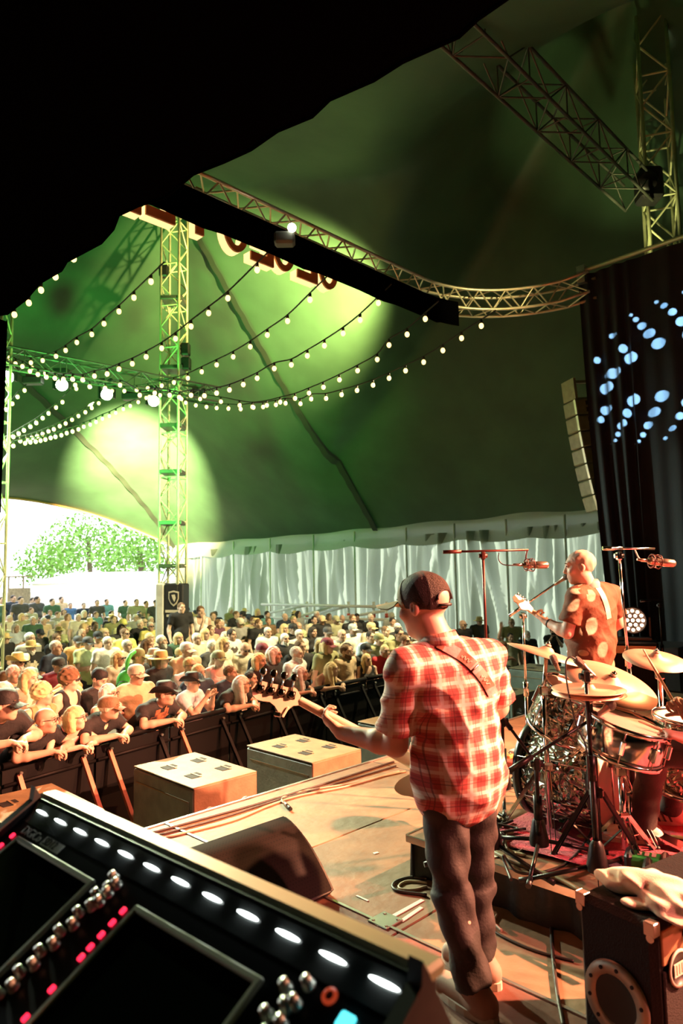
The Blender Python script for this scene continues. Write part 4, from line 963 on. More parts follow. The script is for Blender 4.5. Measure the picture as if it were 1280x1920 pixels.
cymbal(CC['hat'], (0.0, -0.02, 1), 0.168, 'upper brass hi-hat cymbal', 'hi_hat_cymbal')
hh_ = cymbal(CC['hat']-V(0, 0, 0.012), (0.0, 0.02, -1), 0.168, 'lower brass hi-hat cymbal under its twin', 'hi_hat_cymbal')
def drum_stand(top, base_xy, label, mt=m_chrome, r=0.011, spread=0.27, azi=0.3, hz=0.36, bz=RZ, name='cymbal_stand'):
    top = Vector(top); b = V(base_xy[0], base_xy[1], bz); o = empty(name, b, label, 'stand')
    j = V(b.x, b.y, min(top.z-0.1, b.z+0.75))
    MB().cyl(V(b.x, b.y, b.z+0.05), j, r*1.35, n=10).build('lower_tube', mt, o); MB().cyl(j, top, r, n=10).build('upper_tube', mt, o)
    mb = MB(); mb.bbox(j, (0.05, 0.04, 0.05), 0.008); mb.build('clamp', mt, o); mb = MB(); mb.bbox(V(b.x, b.y, b.z+hz), (0.06, 0.06, 0.045), 0.01); mb.build('collar', mt, o)
    for k in range(3):
        an = azi+k*2.0944; d = V(math.cos(an), math.sin(an), 0)
        for s_ in (-0.012, 0.012):
            t_ = V(-d.y, d.x, 0)*s_
            mb = MB(); a_ = V(b.x, b.y, b.z+hz)+d*0.03+t_; e_ = b+d*spread+t_+V(0, 0, 0.012); dv = e_-a_; mb.box((a_+e_)/2, (0.004, 0.016, dv.length), (t_.normalized(), dv.cross(t_).normalized(), dv.normalized())); lg = mb.build('leg', mt, o)
        mb = MB(); a_ = V(b.x, b.y, b.z+0.10); e_ = b+d*spread*0.5+V(0, 0, hz*0.5); dv = e_-a_; mb.box((a_+e_)/2, (0.012, 0.004, dv.length), (V(-d.y, d.x, 0), dv.cross(V(-d.y, d.x, 0)).normalized(), dv.normalized())); mb.build('brace', mt, o)
        MB().ell(b+d*spread+V(0, 0, 0.012), (0.016, 0.016, 0.012), n=8, m=6).build('rubber_foot', m_black, o)
    return o
q = P(1031, 1560, 3.72); drum_stand(CC['crash']-V(0, 0, 0.01), (q.x, q.y), 'chrome tripod cymbal stand under the left crash')
q = CC['ride']+V(0.02, 0.14, 0); drum_stand(CC['ride']-V(0, 0.0, 0.02), (q.x, q.y), 'chrome stand under the largest cymbal', azi=1.0)
q = CC['crash2']; drum_stand(q-V(0, 0, 0.01), (q.x+0.04, q.y+0.05), 'chrome stand under the right crash cymbal', azi=0.8)
q = CC['hat']; drum_stand(q-V(0, 0, 0.02), (q.x+0.01, q.y), 'hi-hat stand with black upper tube', mt=m_stand, azi=0.2, spread=0.24, name='hi_hat_stand')
q = P(1166, 1500, 3.42); drum_stand(P(1170, 1412, 3.36), (q.x, q.y), 'chrome snare stand beside the bass drum head', azi=0.5, hz=0.2, spread=0.2, name='snare_stand')
# bass drum pedal
pq = K0-NX*0.11; pd = empty('drum_pedal', V(pq.x, pq.y, RZ), 'chrome bass drum pedal with felt beater', 'pedal')
b0 = V(pq.x, pq.y, RZ)
for s_ in (-0.05, 0.05): MB().cyl(b0+EX*s_+V(0, 0, 0.01), b0+EX*s_+V(0, 0, 0.24), 0.009, n=8).build('post', m_chrome, pd)
MB().cyl(b0-EX*0.06+V(0, 0, 0.24), b0+EX*0.06+V(0, 0, 0.24), 0.009, n=8).build('axle', m_chrome, pd)
MB().cyl(b0+V(0, 0, 0.24), b0+NX*0.06+V(0, 0, 0.40), 0.005, n=8).build('beater_shaft', m_chrome, pd); MB().ell(b0+NX*0.065+V(0, 0, 0.41), (0.03, 0.03, 0.035)).build('beater', m_lbl, pd)
MB().box(b0-NX*0.13+V(0, 0, 0.05), (0.08, 0.22, 0.012), (EX, (NX+V(0, 0, 0.25)).normalized(), V(0, 0, 1))).build('footboard', m_chrome, pd)

def mic_stand(top, base, boom0, boom1, label, legs='tripod', mt=m_stand, r=0.011, azi=0.4, spread=0.32, boom_r=0.008, cone=True):
    top = Vector(top); base = Vector(base); o = empty('microphone_stand', base, label, 'microphone stand')
    mid = base+(top-base)*0.55
    MB().cyl(base+V(0, 0, 0.08), mid, r*1.3, n=10).build('lower_tube', mt, o); MB().cyl(mid, top, r*0.9, n=10).build('upper_tube', mt, o)
    MB().cyl(mid-V(0, 0, 0.05), mid+V(0, 0, 0.06), r*1.9, n=12).build('grip', mt, o)
    mb = MB(); mb.bbox(top, (0.03, 0.045, 0.055), 0.006); mb.cyl(top-V(0.03, 0, 0), top+V(0.03, 0, 0), 0.016, n=10); mb.build('boom_clutch', mt, o)
    if boom0 is not None:
        bo = MB().cyl(boom0, boom1, boom_r, n=8).build('boom', mt, o); d = (Vector(boom1)-Vector(boom0)).normalized()
        MB().cyl(boom0, Vector(boom0)+d*0.13, boom_r*1.7, n=8).build('counterweight', mt, bo)
    if legs == 'tripod':
        if cone: MB().lathe(base+V(0, 0, 0.07), (0, 0, 1), [(0.045, 0), (0.048, 0.02), (0.03, 0.11), (0.016, 0.13)], 16).build('leg_hub', m_chrome if mt == m_chrome else mt, o)
        for k in range(3):
            an = azi+k*2.0944; d = V(math.cos(an), math.sin(an), 0)
            lg = MB().cyl(base+V(0, 0, 0.09)+d*0.02, base+d*spread+V(0, 0, 0.016), 0.010, n=8).build('leg', mt, o)
            MB().cyl(base+d*(spread-0.04)+V(0, 0, 0.024), base+d*(spread+0.02)+V(0, 0, 0.014), 0.013, n=8).build('rubber_foot', m_black, lg)
    else:
        MB().lathe(base, (0, 0, 1), [(0, 0), (0.14, 0), (0.14, 0.012), (0.03, 0.03), (0.016, 0.06)], 24).build('round_base', mt, o)
    return o
m_stand_red_lit = mat('red_lit_stand', (0.10, 0.03, 0.025), 0.35, 0.5)  # red light falling on the boom is put into this colour
m_mic = mat('microphone_metal', (0.35, 0.28, 0.22), 0.3, 0.8); m_micg = mat('microphone_grille', (0.10, 0.08, 0.07), 0.45, 0.6, bump=(400, 0.6))
def ldc(c, d, label):
    c = Vector(c); d = Vector(d).normalized(); o = empty('condenser_microphone', c, label, 'microphone')
    MB().lathe(c, d, [(0, -0.02), (0.022, -0.02), (0.024, 0.0), (0.024, 0.07), (0.026, 0.072), (0.027, 0.11), (0.026, 0.15), (0.018, 0.162), (0, 0.165)], 18).build('body', m_mic, o)
    mb = MB(); x, y, z = frame(d)
    for s_ in (0.0, 0.05): mb.tube([c+d*s_+(x*math.cos(t)+y*math.sin(t))*0.045 for t in np.linspace(0, 2*math.pi, 21)[:-1]], 0.004, 6, True)
    for k in range(6):
        an = k*math.pi/3; mb.cyl(c+(x*math.cos(an)+y*math.sin(an))*0.045, c+d*0.05+(x*math.cos(an+0.5)+y*math.sin(an+0.5))*0.045, 0.003, n=5); mb.cyl(c+(x*math.cos(an)+y*math.sin(an))*0.045, c+d*0.025+(x*math.cos(an)+y*math.sin(an))*0.02, 0.002, n=5)
    mb.build('shock_mount', m_stand_red_lit, o)
    MB().cyl(c-d*0.02, c-d*0.10, 0.012, 0.008, n=10).build('plug', m_mic, o); return o
def dyn(a, b, label, ball=True):
    """vocal or instrument microphone from cable end a to capsule b"""
    a, b = Vector(a), Vector(b); d = (b-a).normalized(); L_ = (b-a).length; o = empty('microphone', a, label, 'microphone')
    MB().lathe(a, d, [(0, 0), (0.010, 0), (0.011, 0.02), (0.013, L_*0.5), (0.018, L_-0.045), (0.019, L_-0.04)], 14).build('body', m_mic, o)
    if ball: MB().ell(b-d*0.02, (0.025, 0.025, 0.028), frame(d)).build('grille', m_micg, o)
    else: MB().lathe(b-d*0.045, d, [(0.019, 0), (0.019, 0.03), (0.015, 0.043), (0, 0.045)], 14).build('grille', m_micg, o)
    return o
t = P(905, 1042, 4.9); mic_stand(t, V(t.x, t.y, 0), P(830, 1035, 4.9), P(990, 1031, 4.9), 'tall boom stand behind the bassist cap, coloured as red-lit', legs='round', mt=m_stand_red_lit)
ldc(P(986, 1059, 4.9), (1, 0.1, -0.03), 'condenser microphone in shock mount left of the guitarist')
tag(MB().tube(spline([P(988, 1031, 4.9), P(986, 1040, 4.9), P(985, 1051, 4.9)], 4), 0.006, 6).build('microphone_hanger', m_stand_red_lit), 'short bracket between tall boom and left condenser microphone', 'bracket')
tag(MB().tube(spline([P(935, 1036, 4.88), P(934, 1048, 4.88), P(942, 1058, 4.88), P(958, 1060, 4.88), P(970, 1059, 4.89)], 6), 0.004, 6).build('microphone_cable', m_black), 'thin cable looping to the condenser microphone left of the guitarist', 'cable')
t = P(1160, 1042, 4.5); mic_stand(t, V(t.x+0.05, t.y, RZ), P(1129, 1028, 4.5), P(1227, 1029, 4.5), 'tall pale boom stand right of the guitarist', mt=m_chrome, legs='tripod', spread=0.25)
ldc(P(1221, 1052, 4.5), (0.95, 0.1, -0.12), 'condenser microphone in ring mount at the upper right of the stage')
tag(MB().tube(spline([P(1190, 1031, 4.5), P(1197, 1046, 4.5), P(1205, 1051, 4.5)], 5), 0.005, 6).build('microphone_cable', m_lbl), 'pale cable curling down from the right boom', 'cable')
t = P(980, 1155, 5.45); mic_stand(t, V(t.x, t.y, 0), P(955, 1154, 5.4), P(1049, 1089, 5.12), 'guitarist vocal boom stand with round base', legs='round', mt=m_chrome)
dyn(P(1040, 1096, 5.13), P(1066, 1078, 5.05), 'vocal microphone at the guitarist mouth')
t = P(1005, 1432, 3.24); bq_ = PZ(1012, 1612, RZ); mic_stand(t, V(bq_.x, bq_.y, RZ), P(953, 1446, 3.2), P(1122, 1340, 3.28), 'black boom stand reaching over to the snare drum', azi=0.1)
dyn(P(1108, 1350, 3.27), P(1150, 1318, 3.3), 'black microphone aimed at the snare drum')
t = P(1098, 1268, 3.2); bq_ = PZ(1122, 1664, RZ); mic_stand(t, V(bq_.x, bq_.y, RZ), None, None, 'black straight stand in front of the hi-hat', azi=0.9)
dyn(P(1118, 1272, 3.2), P(1077, 1234, 3.22), 'slim microphone clipped above the hi-hat', ball=False)
tag(MB().tube(spline([P(1078, 1236, 3.2), P(1068, 1232, 3.2), P(1060, 1245, 3.19), P(1064, 1290, 3.18), P(1080, 1360, 3.17), P(1098, 1400, 3.15), P(1104, 1480, 3.13)], 6), 0.004, 6).build('microphone_cable', m_black), 'black cable arching from the hi-hat microphone', 'cable')
t = P(941, 1352, 3.62); bq_ = PZ(945, 1500, RZ); mic_stand(t, V(bq_.x, bq_.y, RZ), P(930, 1330, 3.6), P(1003, 1428, 3.65), 'black stand just right of the plaid shirt', azi=0.3)
t = P(917, 1440, 3.42); mic_stand(t, V(P(922, 1560, 3.42).x, 3.42, RZ), None, None, 'stand with silver hub behind the bassist hip', azi=-0.9)
# upright boom of a cymbal microphone
dyn(P(1047, 1258, 3.55), P(1034, 1228, 3.55), 'small silver microphone under the left crash', ball=False)

# cables on the deck
m_cable = mat('rubber_cable', (0.03, 0.018, 0.014), 0.5); m_cable_lt = mat('pale_cable', (0.55, 0.42, 0.30), 0.5)
def cable(pts, r, label, m=m_cable, z=0.0):
    w_ = [PZ(x, y, z+r+(h[0] if h else 0)) for x, y, *h in pts]
    return tag(MB().tube(spline(w_, 7), r, 6).build('cable', m), label, 'cable', 'cables lying on the stage')
cable([(282, 1562), (400, 1530), (480, 1508), (600, 1472), (738, 1428)], 0.008, 'cable lying closest to the stage front edge', m_cable)
cable([(296, 1566), (420, 1532), (520, 1500), (640, 1466), (742, 1436)], 0.007, 'second cable from the stage front edge')
cable([(310, 1570), (430, 1540), (500, 1512), (560, 1492), (650, 1474), (748, 1446)], 0.007, 'pale cable in the bundle along the stage front', m_cable_lt)
cable([(536, 1508), (528, 1502), (534, 1493), (575, 1482), (660, 1468), (760, 1446)], 0.006, 'loose pale cable ending in a plug near the wedge', m_cable_lt)
q = PZ(540, 1512, 0.014); q2 = PZ(533, 1505, 0.012)
pg = empty('cable_plug', q, 'silver and black cable plug lying near the wedge', 'plug'); MB().cyl(q2, q, 0.011, 0.013, n=10).build('barrel', m_screw, pg); MB().cyl(q, q+(q-q2)*0.7, 0.012, n=10).build('tip', m_black, pg)
cable([(800, 1648), (770, 1645), (742, 1653), (736, 1664), (752, 1672), (800, 1678)], 0.008, 'black cable loop left of the bassist legs', m_cable)
cable([(800, 1655), (765, 1652), (748, 1660), (752, 1667), (775, 1668), (800, 1662)], 0.006, 'smaller cable loop inside the black one', m_cable_lt)
cable([(915, 1725), (925, 1745), (960, 1765), (1010, 1785), (1075, 1802)], 0.006, 'thin black cable running from the bassist to the amplifier')
cable([(900, 1705), (930, 1712), (925, 1728), (940, 1745)], 0.006, 'short pale cable curl beside the bassist shoes', m_cable_lt)
cable([(1075, 1696), (1040, 1694), (1033, 1720), (1036, 1790), (1044, 1860), (1056, 1925)], 0.008, 'thick cable running down beside the amplifier')
cable([(905, 1550), (898, 1570), (930, 1600), (1000, 1630), (1060, 1655), (1105, 1682)], 0.011, 'thick pale cable curving along the riser edge', mat('olive_cable', (0.30, 0.22, 0.12), 0.5), RZ)
cable([(1120, 1520, 0.02), (1108, 1560, 0.02), (1082, 1600, 0.01), (1050, 1625), (1000, 1638), (965, 1632), (945, 1605, 0.02), (945, 1615, 0.03), (958, 1650, 0.02)], 0.007, 'brown cable crossing in front of the drum stands', m_cable, RZ)
r_ = random.Random(4)
for k in range(7):
    x0, y0 = r_.uniform(905, 985), r_.uniform(1535, 1590)
    cable([(x0+r_.uniform(-35, 45)*math.cos(t)+r_.uniform(-4, 4), y0+r_.uniform(8, 22)*math.sin(t), 0.01*(k % 3)) for t in np.linspace(0, 5.5, 8)], 0.007, ['dark cable coil near the silver stand hub', 'pale cable coil near the silver stand hub', 'dark coil under the boom stand legs', 'pale coil under the boom stand legs', 'outermost dark coil on the riser', 'loose pale coil on the riser', 'small dark coil on the riser'][k], m_cable if k % 2 == 0 else m_cable_lt, RZ)
# paper set list
pl = [PZ(x, y, RZ+0.003) for x, y in ((888, 1574), (905, 1566), (941, 1606), (898, 1612))]
tag(MB().prism(pl, None, V(0, 0, 0.002)).build('set_list', mat('paper', (0.85, 0.78, 0.62), 0.8)), 'pale paper sheet lying on the riser corner', 'paper')
# effects pedals on the stage by the guitarist
pb = empty('pedalboard', PZ(970, 1432, 0), 'flat pedalboard with small coloured pedals near the guitarist stand', 'pedalboard')
q = PZ(966, 1430, 0.02); MB().bbox(q, (0.5, 0.30, 0.03), 0.006, GAX).build('board', m_riser, pb)
for k in range(6):
    c_ = [(0.6, 0.08, 0.06), (0.1, 0.5, 0.12), (0.7, 0.6, 0.4), (0.15, 0.15, 0.16), (0.8, 0.3, 0.1), (0.5, 0.5, 0.5)][k]
    pp = MB().bbox(q+EX*(-0.18+0.16*(k % 3))+NX*(-0.07+0.14*(k//3))+V(0, 0, 0.04), (0.08, 0.11, 0.05), 0.006, GAX).build('effect_pedal', mat('pedal_%d' % k, c_, 0.4), pb)
    MB().cyl(q+EX*(-0.18+0.16*(k % 3))+NX*(-0.10+0.14*(k//3))+V(0, 0, 0.065), q+EX*(-0.18+0.16*(k % 3))+NX*(-0.10+0.14*(k//3))+V(0, 0, 0.08), 0.012, n=10).build('footswitch', m_chrome, pp)

# guitar amplifier and lit par can by the wing drape
q = P(1190, 1200, 8.6); AMPZ = q.z
ga = empty('guitar_amplifier', V(q.x, q.y, 0), 'dark guitar amplifier stack in front of the wing drape, under the red lamp', 'amplifier')
aa = ((EX*0.2-NX).normalized(), (NX*0.2+EX).normalized(), V(0, 0, 1)); fa_ = (CAM-q); fa_.z = 0; fa_.normalize(); fs_ = V(-fa_.y, fa_.x, 0); axg = (fs_, fa_, V(0, 0, 1))
MB().bbox(V(q.x, q.y, AMPZ/2), (0.52, 0.36, AMPZ-0.02), 0.02, axg).build('cabinet', m_tolex, ga)
MB().box(V(q.x, q.y, AMPZ/2-0.05)+fa_*0.183, (0.46, 0.01, AMPZ-0.25), axg).build('grille_cloth', m_grille, ga)
MB().box(V(q.x, q.y, AMPZ-0.10)+fa_*0.185, (0.46, 0.012, 0.09), axg).build('control_plate', mat('amp_copper_plate', (0.5, 0.3, 0.2), 0.4), ga)
p = P(1186, 1163, 8.6)
pr = empty('par_lamp', V(p.x, p.y, AMPZ), 'blazing LED par lamp on the amplifier stack, red glow', 'stage lamp')
aim = (P(700, 1300, 2.5)-p).normalized()
MB().lathe(p, aim, [(0, -0.2), (0.13, -0.18), (0.17, -0.02), (0.17, 0.03), (0.155, 0.03), (0.155, 0.0), (0, 0.0)], 24).build('can', m_black, pr)
m_parled = mat('par_led_lit', (1, 0.6, 0.4), 0.3, emit=((1, 0.52, 0.30), 9)); m_parled.cycles.emission_sampling = 'NONE'
x, y, z = frame(aim)
for k in range(19):
    rr, an = (0, 0) if k == 0 else ((0.062, k*math.pi/3) if k < 7 else (0.118, k*math.pi/6))
    MB().ell(p+aim*0.012+x*rr*math.cos(an)+y*rr*math.sin(an), (0.021, 0.021, 0.012), (x, y, z), 10, 6).build('led_lens', m_parled, pr)
mb = MB()
for s_ in (-1, 1): mb.box(p+fs_*(0.19*s_)+V(0, 0, -0.08), (0.02, 0.05, 0.24), axg)
mb.box(V(p.x, p.y, AMPZ+0.02), (0.40, 0.2, 0.03), axg); mb.build('floor_bracket', m_black, pr)
light('par_lamp_light', 'SPOT', p+aim*0.06, p+aim*4, 260, (1, 0.28, 0.14), 0.1, 100, 0.6)
t = P(1236, 1135, 8.4); mic_stand(t, V(t.x, t.y, 0), P(1200, 1127, 8.4), P(1243, 1124, 8.4), 'thin dark stand beside the guitar amplifier', mt=m_stand, legs='round')
# haze of red towel-like case behind: low black flight case by the wing drape
q = PZ(1262, 1290, 0); 
fl2 = empty('flight_case', q, 'low black equipment case by the wing drape at the right edge', 'case')
MB().bbox(V(q.x, q.y, 0.3), (0.8, 0.5, 0.58), 0.02, GAX).build('body', m_black, fl2); MB().box(V(q.x, q.y, 0.42), (0.81, 0.51, 0.02), GAX).build('lid_seam', m_alu, fl2)
# ------------------------------------------------------------------ people
def ccone(s, a, b, ra, rb, k=0.02, flat=None):
    """capped cone: cuffs and hems end flat"""
    a = np.array(a, float); b = np.array(b, float); R_ = max(ra, rb)
    q = s._sub(np.minimum(a, b)-R_, np.maximum(a, b)+R_, k+4*s.h)
    if q is None: return s
    sl, X, Y, Z = q; ba = b-a; L_ = math.sqrt(ba@ba); u = ba/L_
    px, py, pz = X-a[0], Y-a[1], Z-a[2]; t = px*u[0]+py*u[1]+pz*u[2]
    qx, qy, qz = px-t*u[0], py-t*u[1], pz-t*u[2]; d2 = qx*qx+qy*qy+qz*qz
    if flat is not None:
        w = np.array(flat[0], float); w /= np.linalg.norm(w); e = qx*w[0]+qy*w[1]+qz*w[2]; d2 = d2+e*e*(1/flat[1]**2-1)
    d = np.sqrt(d2)-(ra+(rb-ra)*np.clip(t/L_, 0, 1))
    d = np.maximum(np.maximum(d, -t), t-L_)
    s._mix(sl, d.astype(np.float32), k, False); return s
def basis(f, u=(0, 0, 1)):
    f = Vector(f).normalized(); u = Vector(u); r = f.cross(u).normalized(); u = r.cross(f); return r, f, u    # right, forward, up
def sdf_head(s, c, f, u=(0, 0, 1), sc=1.0):
    r, f, u = basis(f, u); c = Vector(c); A = (r, f, u)
    def at(x, y, z): return c+r*(x*sc)+f*(y*sc)+u*(z*sc)
    def E(p, rad, k=0.012, sub=False): s.ell(p, [q*sc for q in rad], A, k, sub)
    E(at(0, -0.008, 0.032), (0.077, 0.097, 0.087)); E(at(0, 0.024, -0.040), (0.060, 0.068, 0.072), 0.03); E(at(0, 0.058, -0.094), (0.030, 0.026, 0.022), 0.025)
    E(at(0, 0.078, 0.036), (0.052, 0.018, 0.014), 0.015)
    for x in (-1, 1):
        E(at(x*0.031, 0.097, 0.014), (0.017, 0.014, 0.011), 0.008, True); E(at(x*0.030, 0.082, 0.013), (0.013, 0.012, 0.012), 0.003)
        E(at(x*0.042, 0.060, -0.025), (0.024, 0.026, 0.022), 0.02); E(at(x*0.077, -0.008, -0.004), (0.012, 0.021, 0.032), 0.006); E(at(x*0.086, -0.004, -0.002), (0.006, 0.010, 0.016), 0.004, True)
    s.cone(at(0, 0.090, 0.022), at(0, 0.108, -0.026), 0.008*sc, 0.012*sc, 0.008); E(at(0, 0.101, -0.030), (0.018, 0.012, 0.009), 0.006)
    E(at(0, 0.084, -0.058), (0.024, 0.012, 0.007), 0.004); E(at(0, 0.082, -0.072), (0.021, 0.012, 0.008), 0.004); E(at(0, 0.098, -0.065), (0.022, 0.008, 0.0025), 0.003, True)
def sdf_hand(s, wr, d, pn, curl=0.5, side=1, spread=0.10, sc=1.0, thumb=(0.6, 0.5)):
    """d: direction to the fingers, pn: way the palm faces, side: +1 thumb on pn x d side"""
    wr = Vector(wr); d = Vector(d).normalized(); pn = Vector(pn); pn = (pn-d*pn.dot(d)).normalized(); sd = pn.cross(d)*side
    s.cone(wr, wr+d*0.03*sc, 0.027*sc, 0.032*sc, 0.015, flat=(pn, 0.7)); s.cone(wr+d*0.03*sc-sd*0.012*sc, wr+d*0.078*sc-sd*0.016*sc, 0.026*sc, 0.026*sc, 0.012, flat=(pn, 0.55)); s.cone(wr+d*0.03*sc+sd*0.012*sc, wr+d*0.080*sc+sd*0.016*sc, 0.026*sc, 0.026*sc, 0.012, flat=(pn, 0.55))
    for i, (o, L_, r0) in enumerate([(0.031, 0.070, 0.0092), (0.011, 0.078, 0.0096), (-0.010, 0.072, 0.0092), (-0.029, 0.056, 0.0082)]):
        p = wr+d*(0.086-0.006*abs(i-1))*sc+sd*o*sc; dd = (d+sd*(o*spread*10)).normalized(); a = curl*0.55
        for j, fr in enumerate((0.46, 0.30, 0.24)):
            q = math.cos(a)*dd+math.sin(a)*pn; e = p+q*(L_*fr*1.15*sc)
            s.cone(p, e, (r0-0.0008*j)*sc, (r0-0.0008*(j+1))*sc, 0.004); p = e; a += curl*0.95
    p = wr+d*0.028*sc+sd*0.030*sc+pn*0.008*sc; q1 = (d*0.75+sd*thumb[0]+pn*thumb[1]*0.6).normalized(); e = p+q1*0.042*sc
    s.cone(wr+d*0.02*sc+sd*0.015*sc, p, 0.018*sc, 0.014*sc, 0.01); s.cone(p, e, 0.0125*sc, 0.0105*sc, 0.006); q2 = (q1+pn*thumb[1]*0.5-sd*0.15).normalized(); s.cone(e, e+q2*0.032*sc, 0.0105*sc, 0.009*sc, 0.005)
def torso(s, J, g, ex=0.0, kk=0.05):
    """g: girth dict; ex: cloth allowance"""
    r, f, u = J['R'], J['F'], (J['neck']-J['pelvis']).normalized(); A = (r, f, u); ch, pv = J['chest'], J['pelvis']; be = (ch*0.42+pv*0.58)
    A2 = (r, (u.cross(r)).normalized(), u)
    s.ell(ch+u*0.03, (g['ch']+ex, g['chd']+ex, 0.20+ex), A2, kk); s.ell(be+f*g['belly']*0.25, (g['wa']+ex, g['wad']+ex+g['belly']*0.4, 0.17+ex), A2, kk); s.ell(pv, (g['hip']+ex, g['hipd']+ex, 0.13+ex), A2, kk)
    s.cone(J['Lsh'], J['Rsh'], 0.056*g['s']+ex, None, kk); s.cone(J['neck']-u*0.02, J['Lsh']+u*0.012, 0.046+ex, 0.040+ex, 0.03); s.cone(J['neck']-u*0.02, J['Rsh']+u*0.012, 0.046+ex, 0.040+ex, 0.03)
    for sh in ('Lsh', 'Rsh'): s.ell(J[sh]*0.55+ch*0.45+u*0.02, (0.075+ex, 0.075+ex, 0.10+ex), A2, 0.04)
    if g.get('bust'):
        for x in (-1, 1): s.ell(ch+r*(0.07*x)+f*(g['chd']*0.75)+u*-0.01, (0.062+ex, 0.06+ex, 0.06+ex), A2, 0.03)
def body_sdf(J, g, h, hands=None, legs=True, box=None, feet=True):
    pts = [J[k] for k in J if isinstance(J[k], Vector) and k not in ('R', 'F', 'hf', 'hu')]
    lo = np.min([list(p) for p in pts], 0)-0.22; hi = np.max([list(p) for p in pts], 0)+0.22
    s = SDF(lo, hi, h)
    torso(s, J, g)
    s.cone(J['head']-Vector((0, 0, 1))*0.06-J['hf']*0.018, J['neck']-(J['neck']-J['pelvis']).normalized()*0.02, 0.054*g['nk'], 0.062*g['nk'], 0.03)
    for x in 'LR':
        s.cone(J[x+'sh'], J[x+'el'], 0.050*g['arm'], 0.041*g['arm'], 0.03); m_ = J[x+'el']*0.72+J[x+'wr']*0.28
        s.cone(J[x+'el'], m_, 0.040*g['arm'], 0.043*g['arm'], 0.02); s.cone(m_, J[x+'wr'], 0.043*g['arm'], 0.027*g['arm'], 0.02)
        if legs:
            s.cone(J[x+'hip'], J[x+'kn'], 0.088, 0.057, 0.04); mm = J[x+'kn']*0.68+J[x+'an']*0.32; s.cone(J[x+'kn'], mm, 0.054, 0.056, 0.02); s.cone(mm, J[x+'an'], 0.056, 0.036, 0.02)
            t = J.get(x+'toe', J[x+'an']+J['F']*0.17-V(0, 0, 0.06)); he = J[x+'an']-(t-J[x+'an']).normalized()*0.02-V(0, 0, 0.05)
            s.cone(J[x+'an'], he, 0.036, 0.032, 0.02); s.cone(he, t, 0.034, 0.026, 0.02)
    sdf_head(s, J['head'], J['hf'], J.get('hu', V(0, 0, 1)), g.get('hs', 1.0))
    for x in 'LR':
        hd = (hands or {}).get(x)
        if hd is None: d_ = (J[x+'wr']-J[x+'el']).normalized(); pn = (J['R'] if x == 'L' else -J['R']); hd = (d_, pn, 0.55)
        sd = (Vector(hd[1]).cross(Vector(hd[0]))); side = hd[3] if len(hd) > 3 else (1 if sd.dot(J['F']) > 0 else -1)
        sdf_hand(s, J[x+'wr'], hd[0], hd[1], hd[2], side, sc=g.get('hand', 1.0))
    return s
def shirt_sdf(J, g, h, ex=0.02, hem=0.10, sleeve=0.62, sl_r=0.072, fold=0.006, seed=0, tank=False, sk=0.035, ridge=0.0):
    pts = [J[k] for k in ('neck', 'Lsh', 'Rsh', 'Lel', 'Rel', 'pelvis', 'chest')]; lo = np.min([list(p) for p in pts], 0)-0.24; hi = np.max([list(p) for p in pts], 0)+0.20
    s = SDF(lo, hi, h); torso(s, J, g, ex)
    u = (J['neck']-J['pelvis']).normalized()
    if tank:
        for sg, sh in ((-1, 'Lsh'), (1, 'Rsh')): s.cone(J[sh]+J['R']*(0.045*sg)-u*0.06, J[sh]+J['R']*(0.05*sg)+u*0.12, 0.085, None, 0.02, sub=True)
        s.cone(J['neck']+J['F']*0.07-u*0.06, J['neck']+J['F']*0.05+u*0.15, 0.085, None, 0.015, sub=True)
    s.cut(J['pelvis']-u*hem, -u)
    if not tank:
        for x in 'LR':
            a, b = J[x+'sh'], J[x+'sh']+(J[x+'el']-J[x+'sh'])*sleeve; ccone(s, a, b, sl_r*(0.92 if sk > 0.03 else 0.80)*g['s'], sl_r, sk)
    if fold:
        r = random.Random(seed); ph = [r.uniform(0, 6.28) for _ in range(4)]
        s.folds(fold, lambda X, Y, Z: (np.sin(X*26+Z*17+2.2*np.sin(Y*13+Z*19+ph[0])+ph[1])+0.8*np.sin(Z*38-X*15+Y*21+1.8*np.sin(X*17+ph[2])))*0.6)
    if ridge:
        s.folds(ridge, lambda X, Y, Z: 1.6*np.abs(np.sin(X*15-Z*19+Y*9+1.7*np.sin(Z*11+Y*8)))**0.6+0.9*np.abs(np.sin(Z*27+X*21+1.5*np.sin(X*14-Z*6)))**0.7-1.2)
    s.cone(J['neck']+J['F']*0.02+u*0.05, J['neck']+u*0.2, 0.070, None, 0.012, sub=True)
    return s
def pants_sdf(J, g, h, ex=0.018, top=0.10, fold=0.005, hemr=0.062, seed=1):
    pts = [J[k] for k in ('pelvis', 'Lhip', 'Rhip', 'Lkn', 'Rkn', 'Lan', 'Ran')]; lo = np.min([list(p) for p in pts], 0)-0.22; hi = np.max([list(p) for p in pts], 0)+0.22
    s = SDF(lo, hi, h); u = (J['neck']-J['pelvis']).normalized(); A2 = (J['R'], u.cross(J['R']).normalized(), u)
    s.ell(J['pelvis'], (g['hip']+ex, g['hipd']+ex, 0.15), A2, 0.04); s.ell(J['pelvis']+u*0.06, (g['wa']*0.98+ex*0.6, g['wad']*0.96+ex*0.6, 0.12), A2, 0.04); s.cut(J['pelvis']+u*top, u)
    for x in 'LR':
        s.cone(J[x+'hip'], J[x+'kn'], 0.094+ex*0.4, 0.066+ex*0.3, 0.03); ccone(s, J[x+'kn'], J[x+'an']-V(0, 0, 0.02), 0.066+ex*0.3, hemr, 0.03)
    if fold:
        r = random.Random(seed); p0, p1 = r.uniform(0, 6), r.uniform(0, 6)
        s.folds(fold, lambda X, Y, Z: np.sin(Z*31+X*12+2.0*np.sin(X*22+Y*15+p0)+p1)*0.7+0.5*np.sin(Z*57-Y*23+p0))
    return s
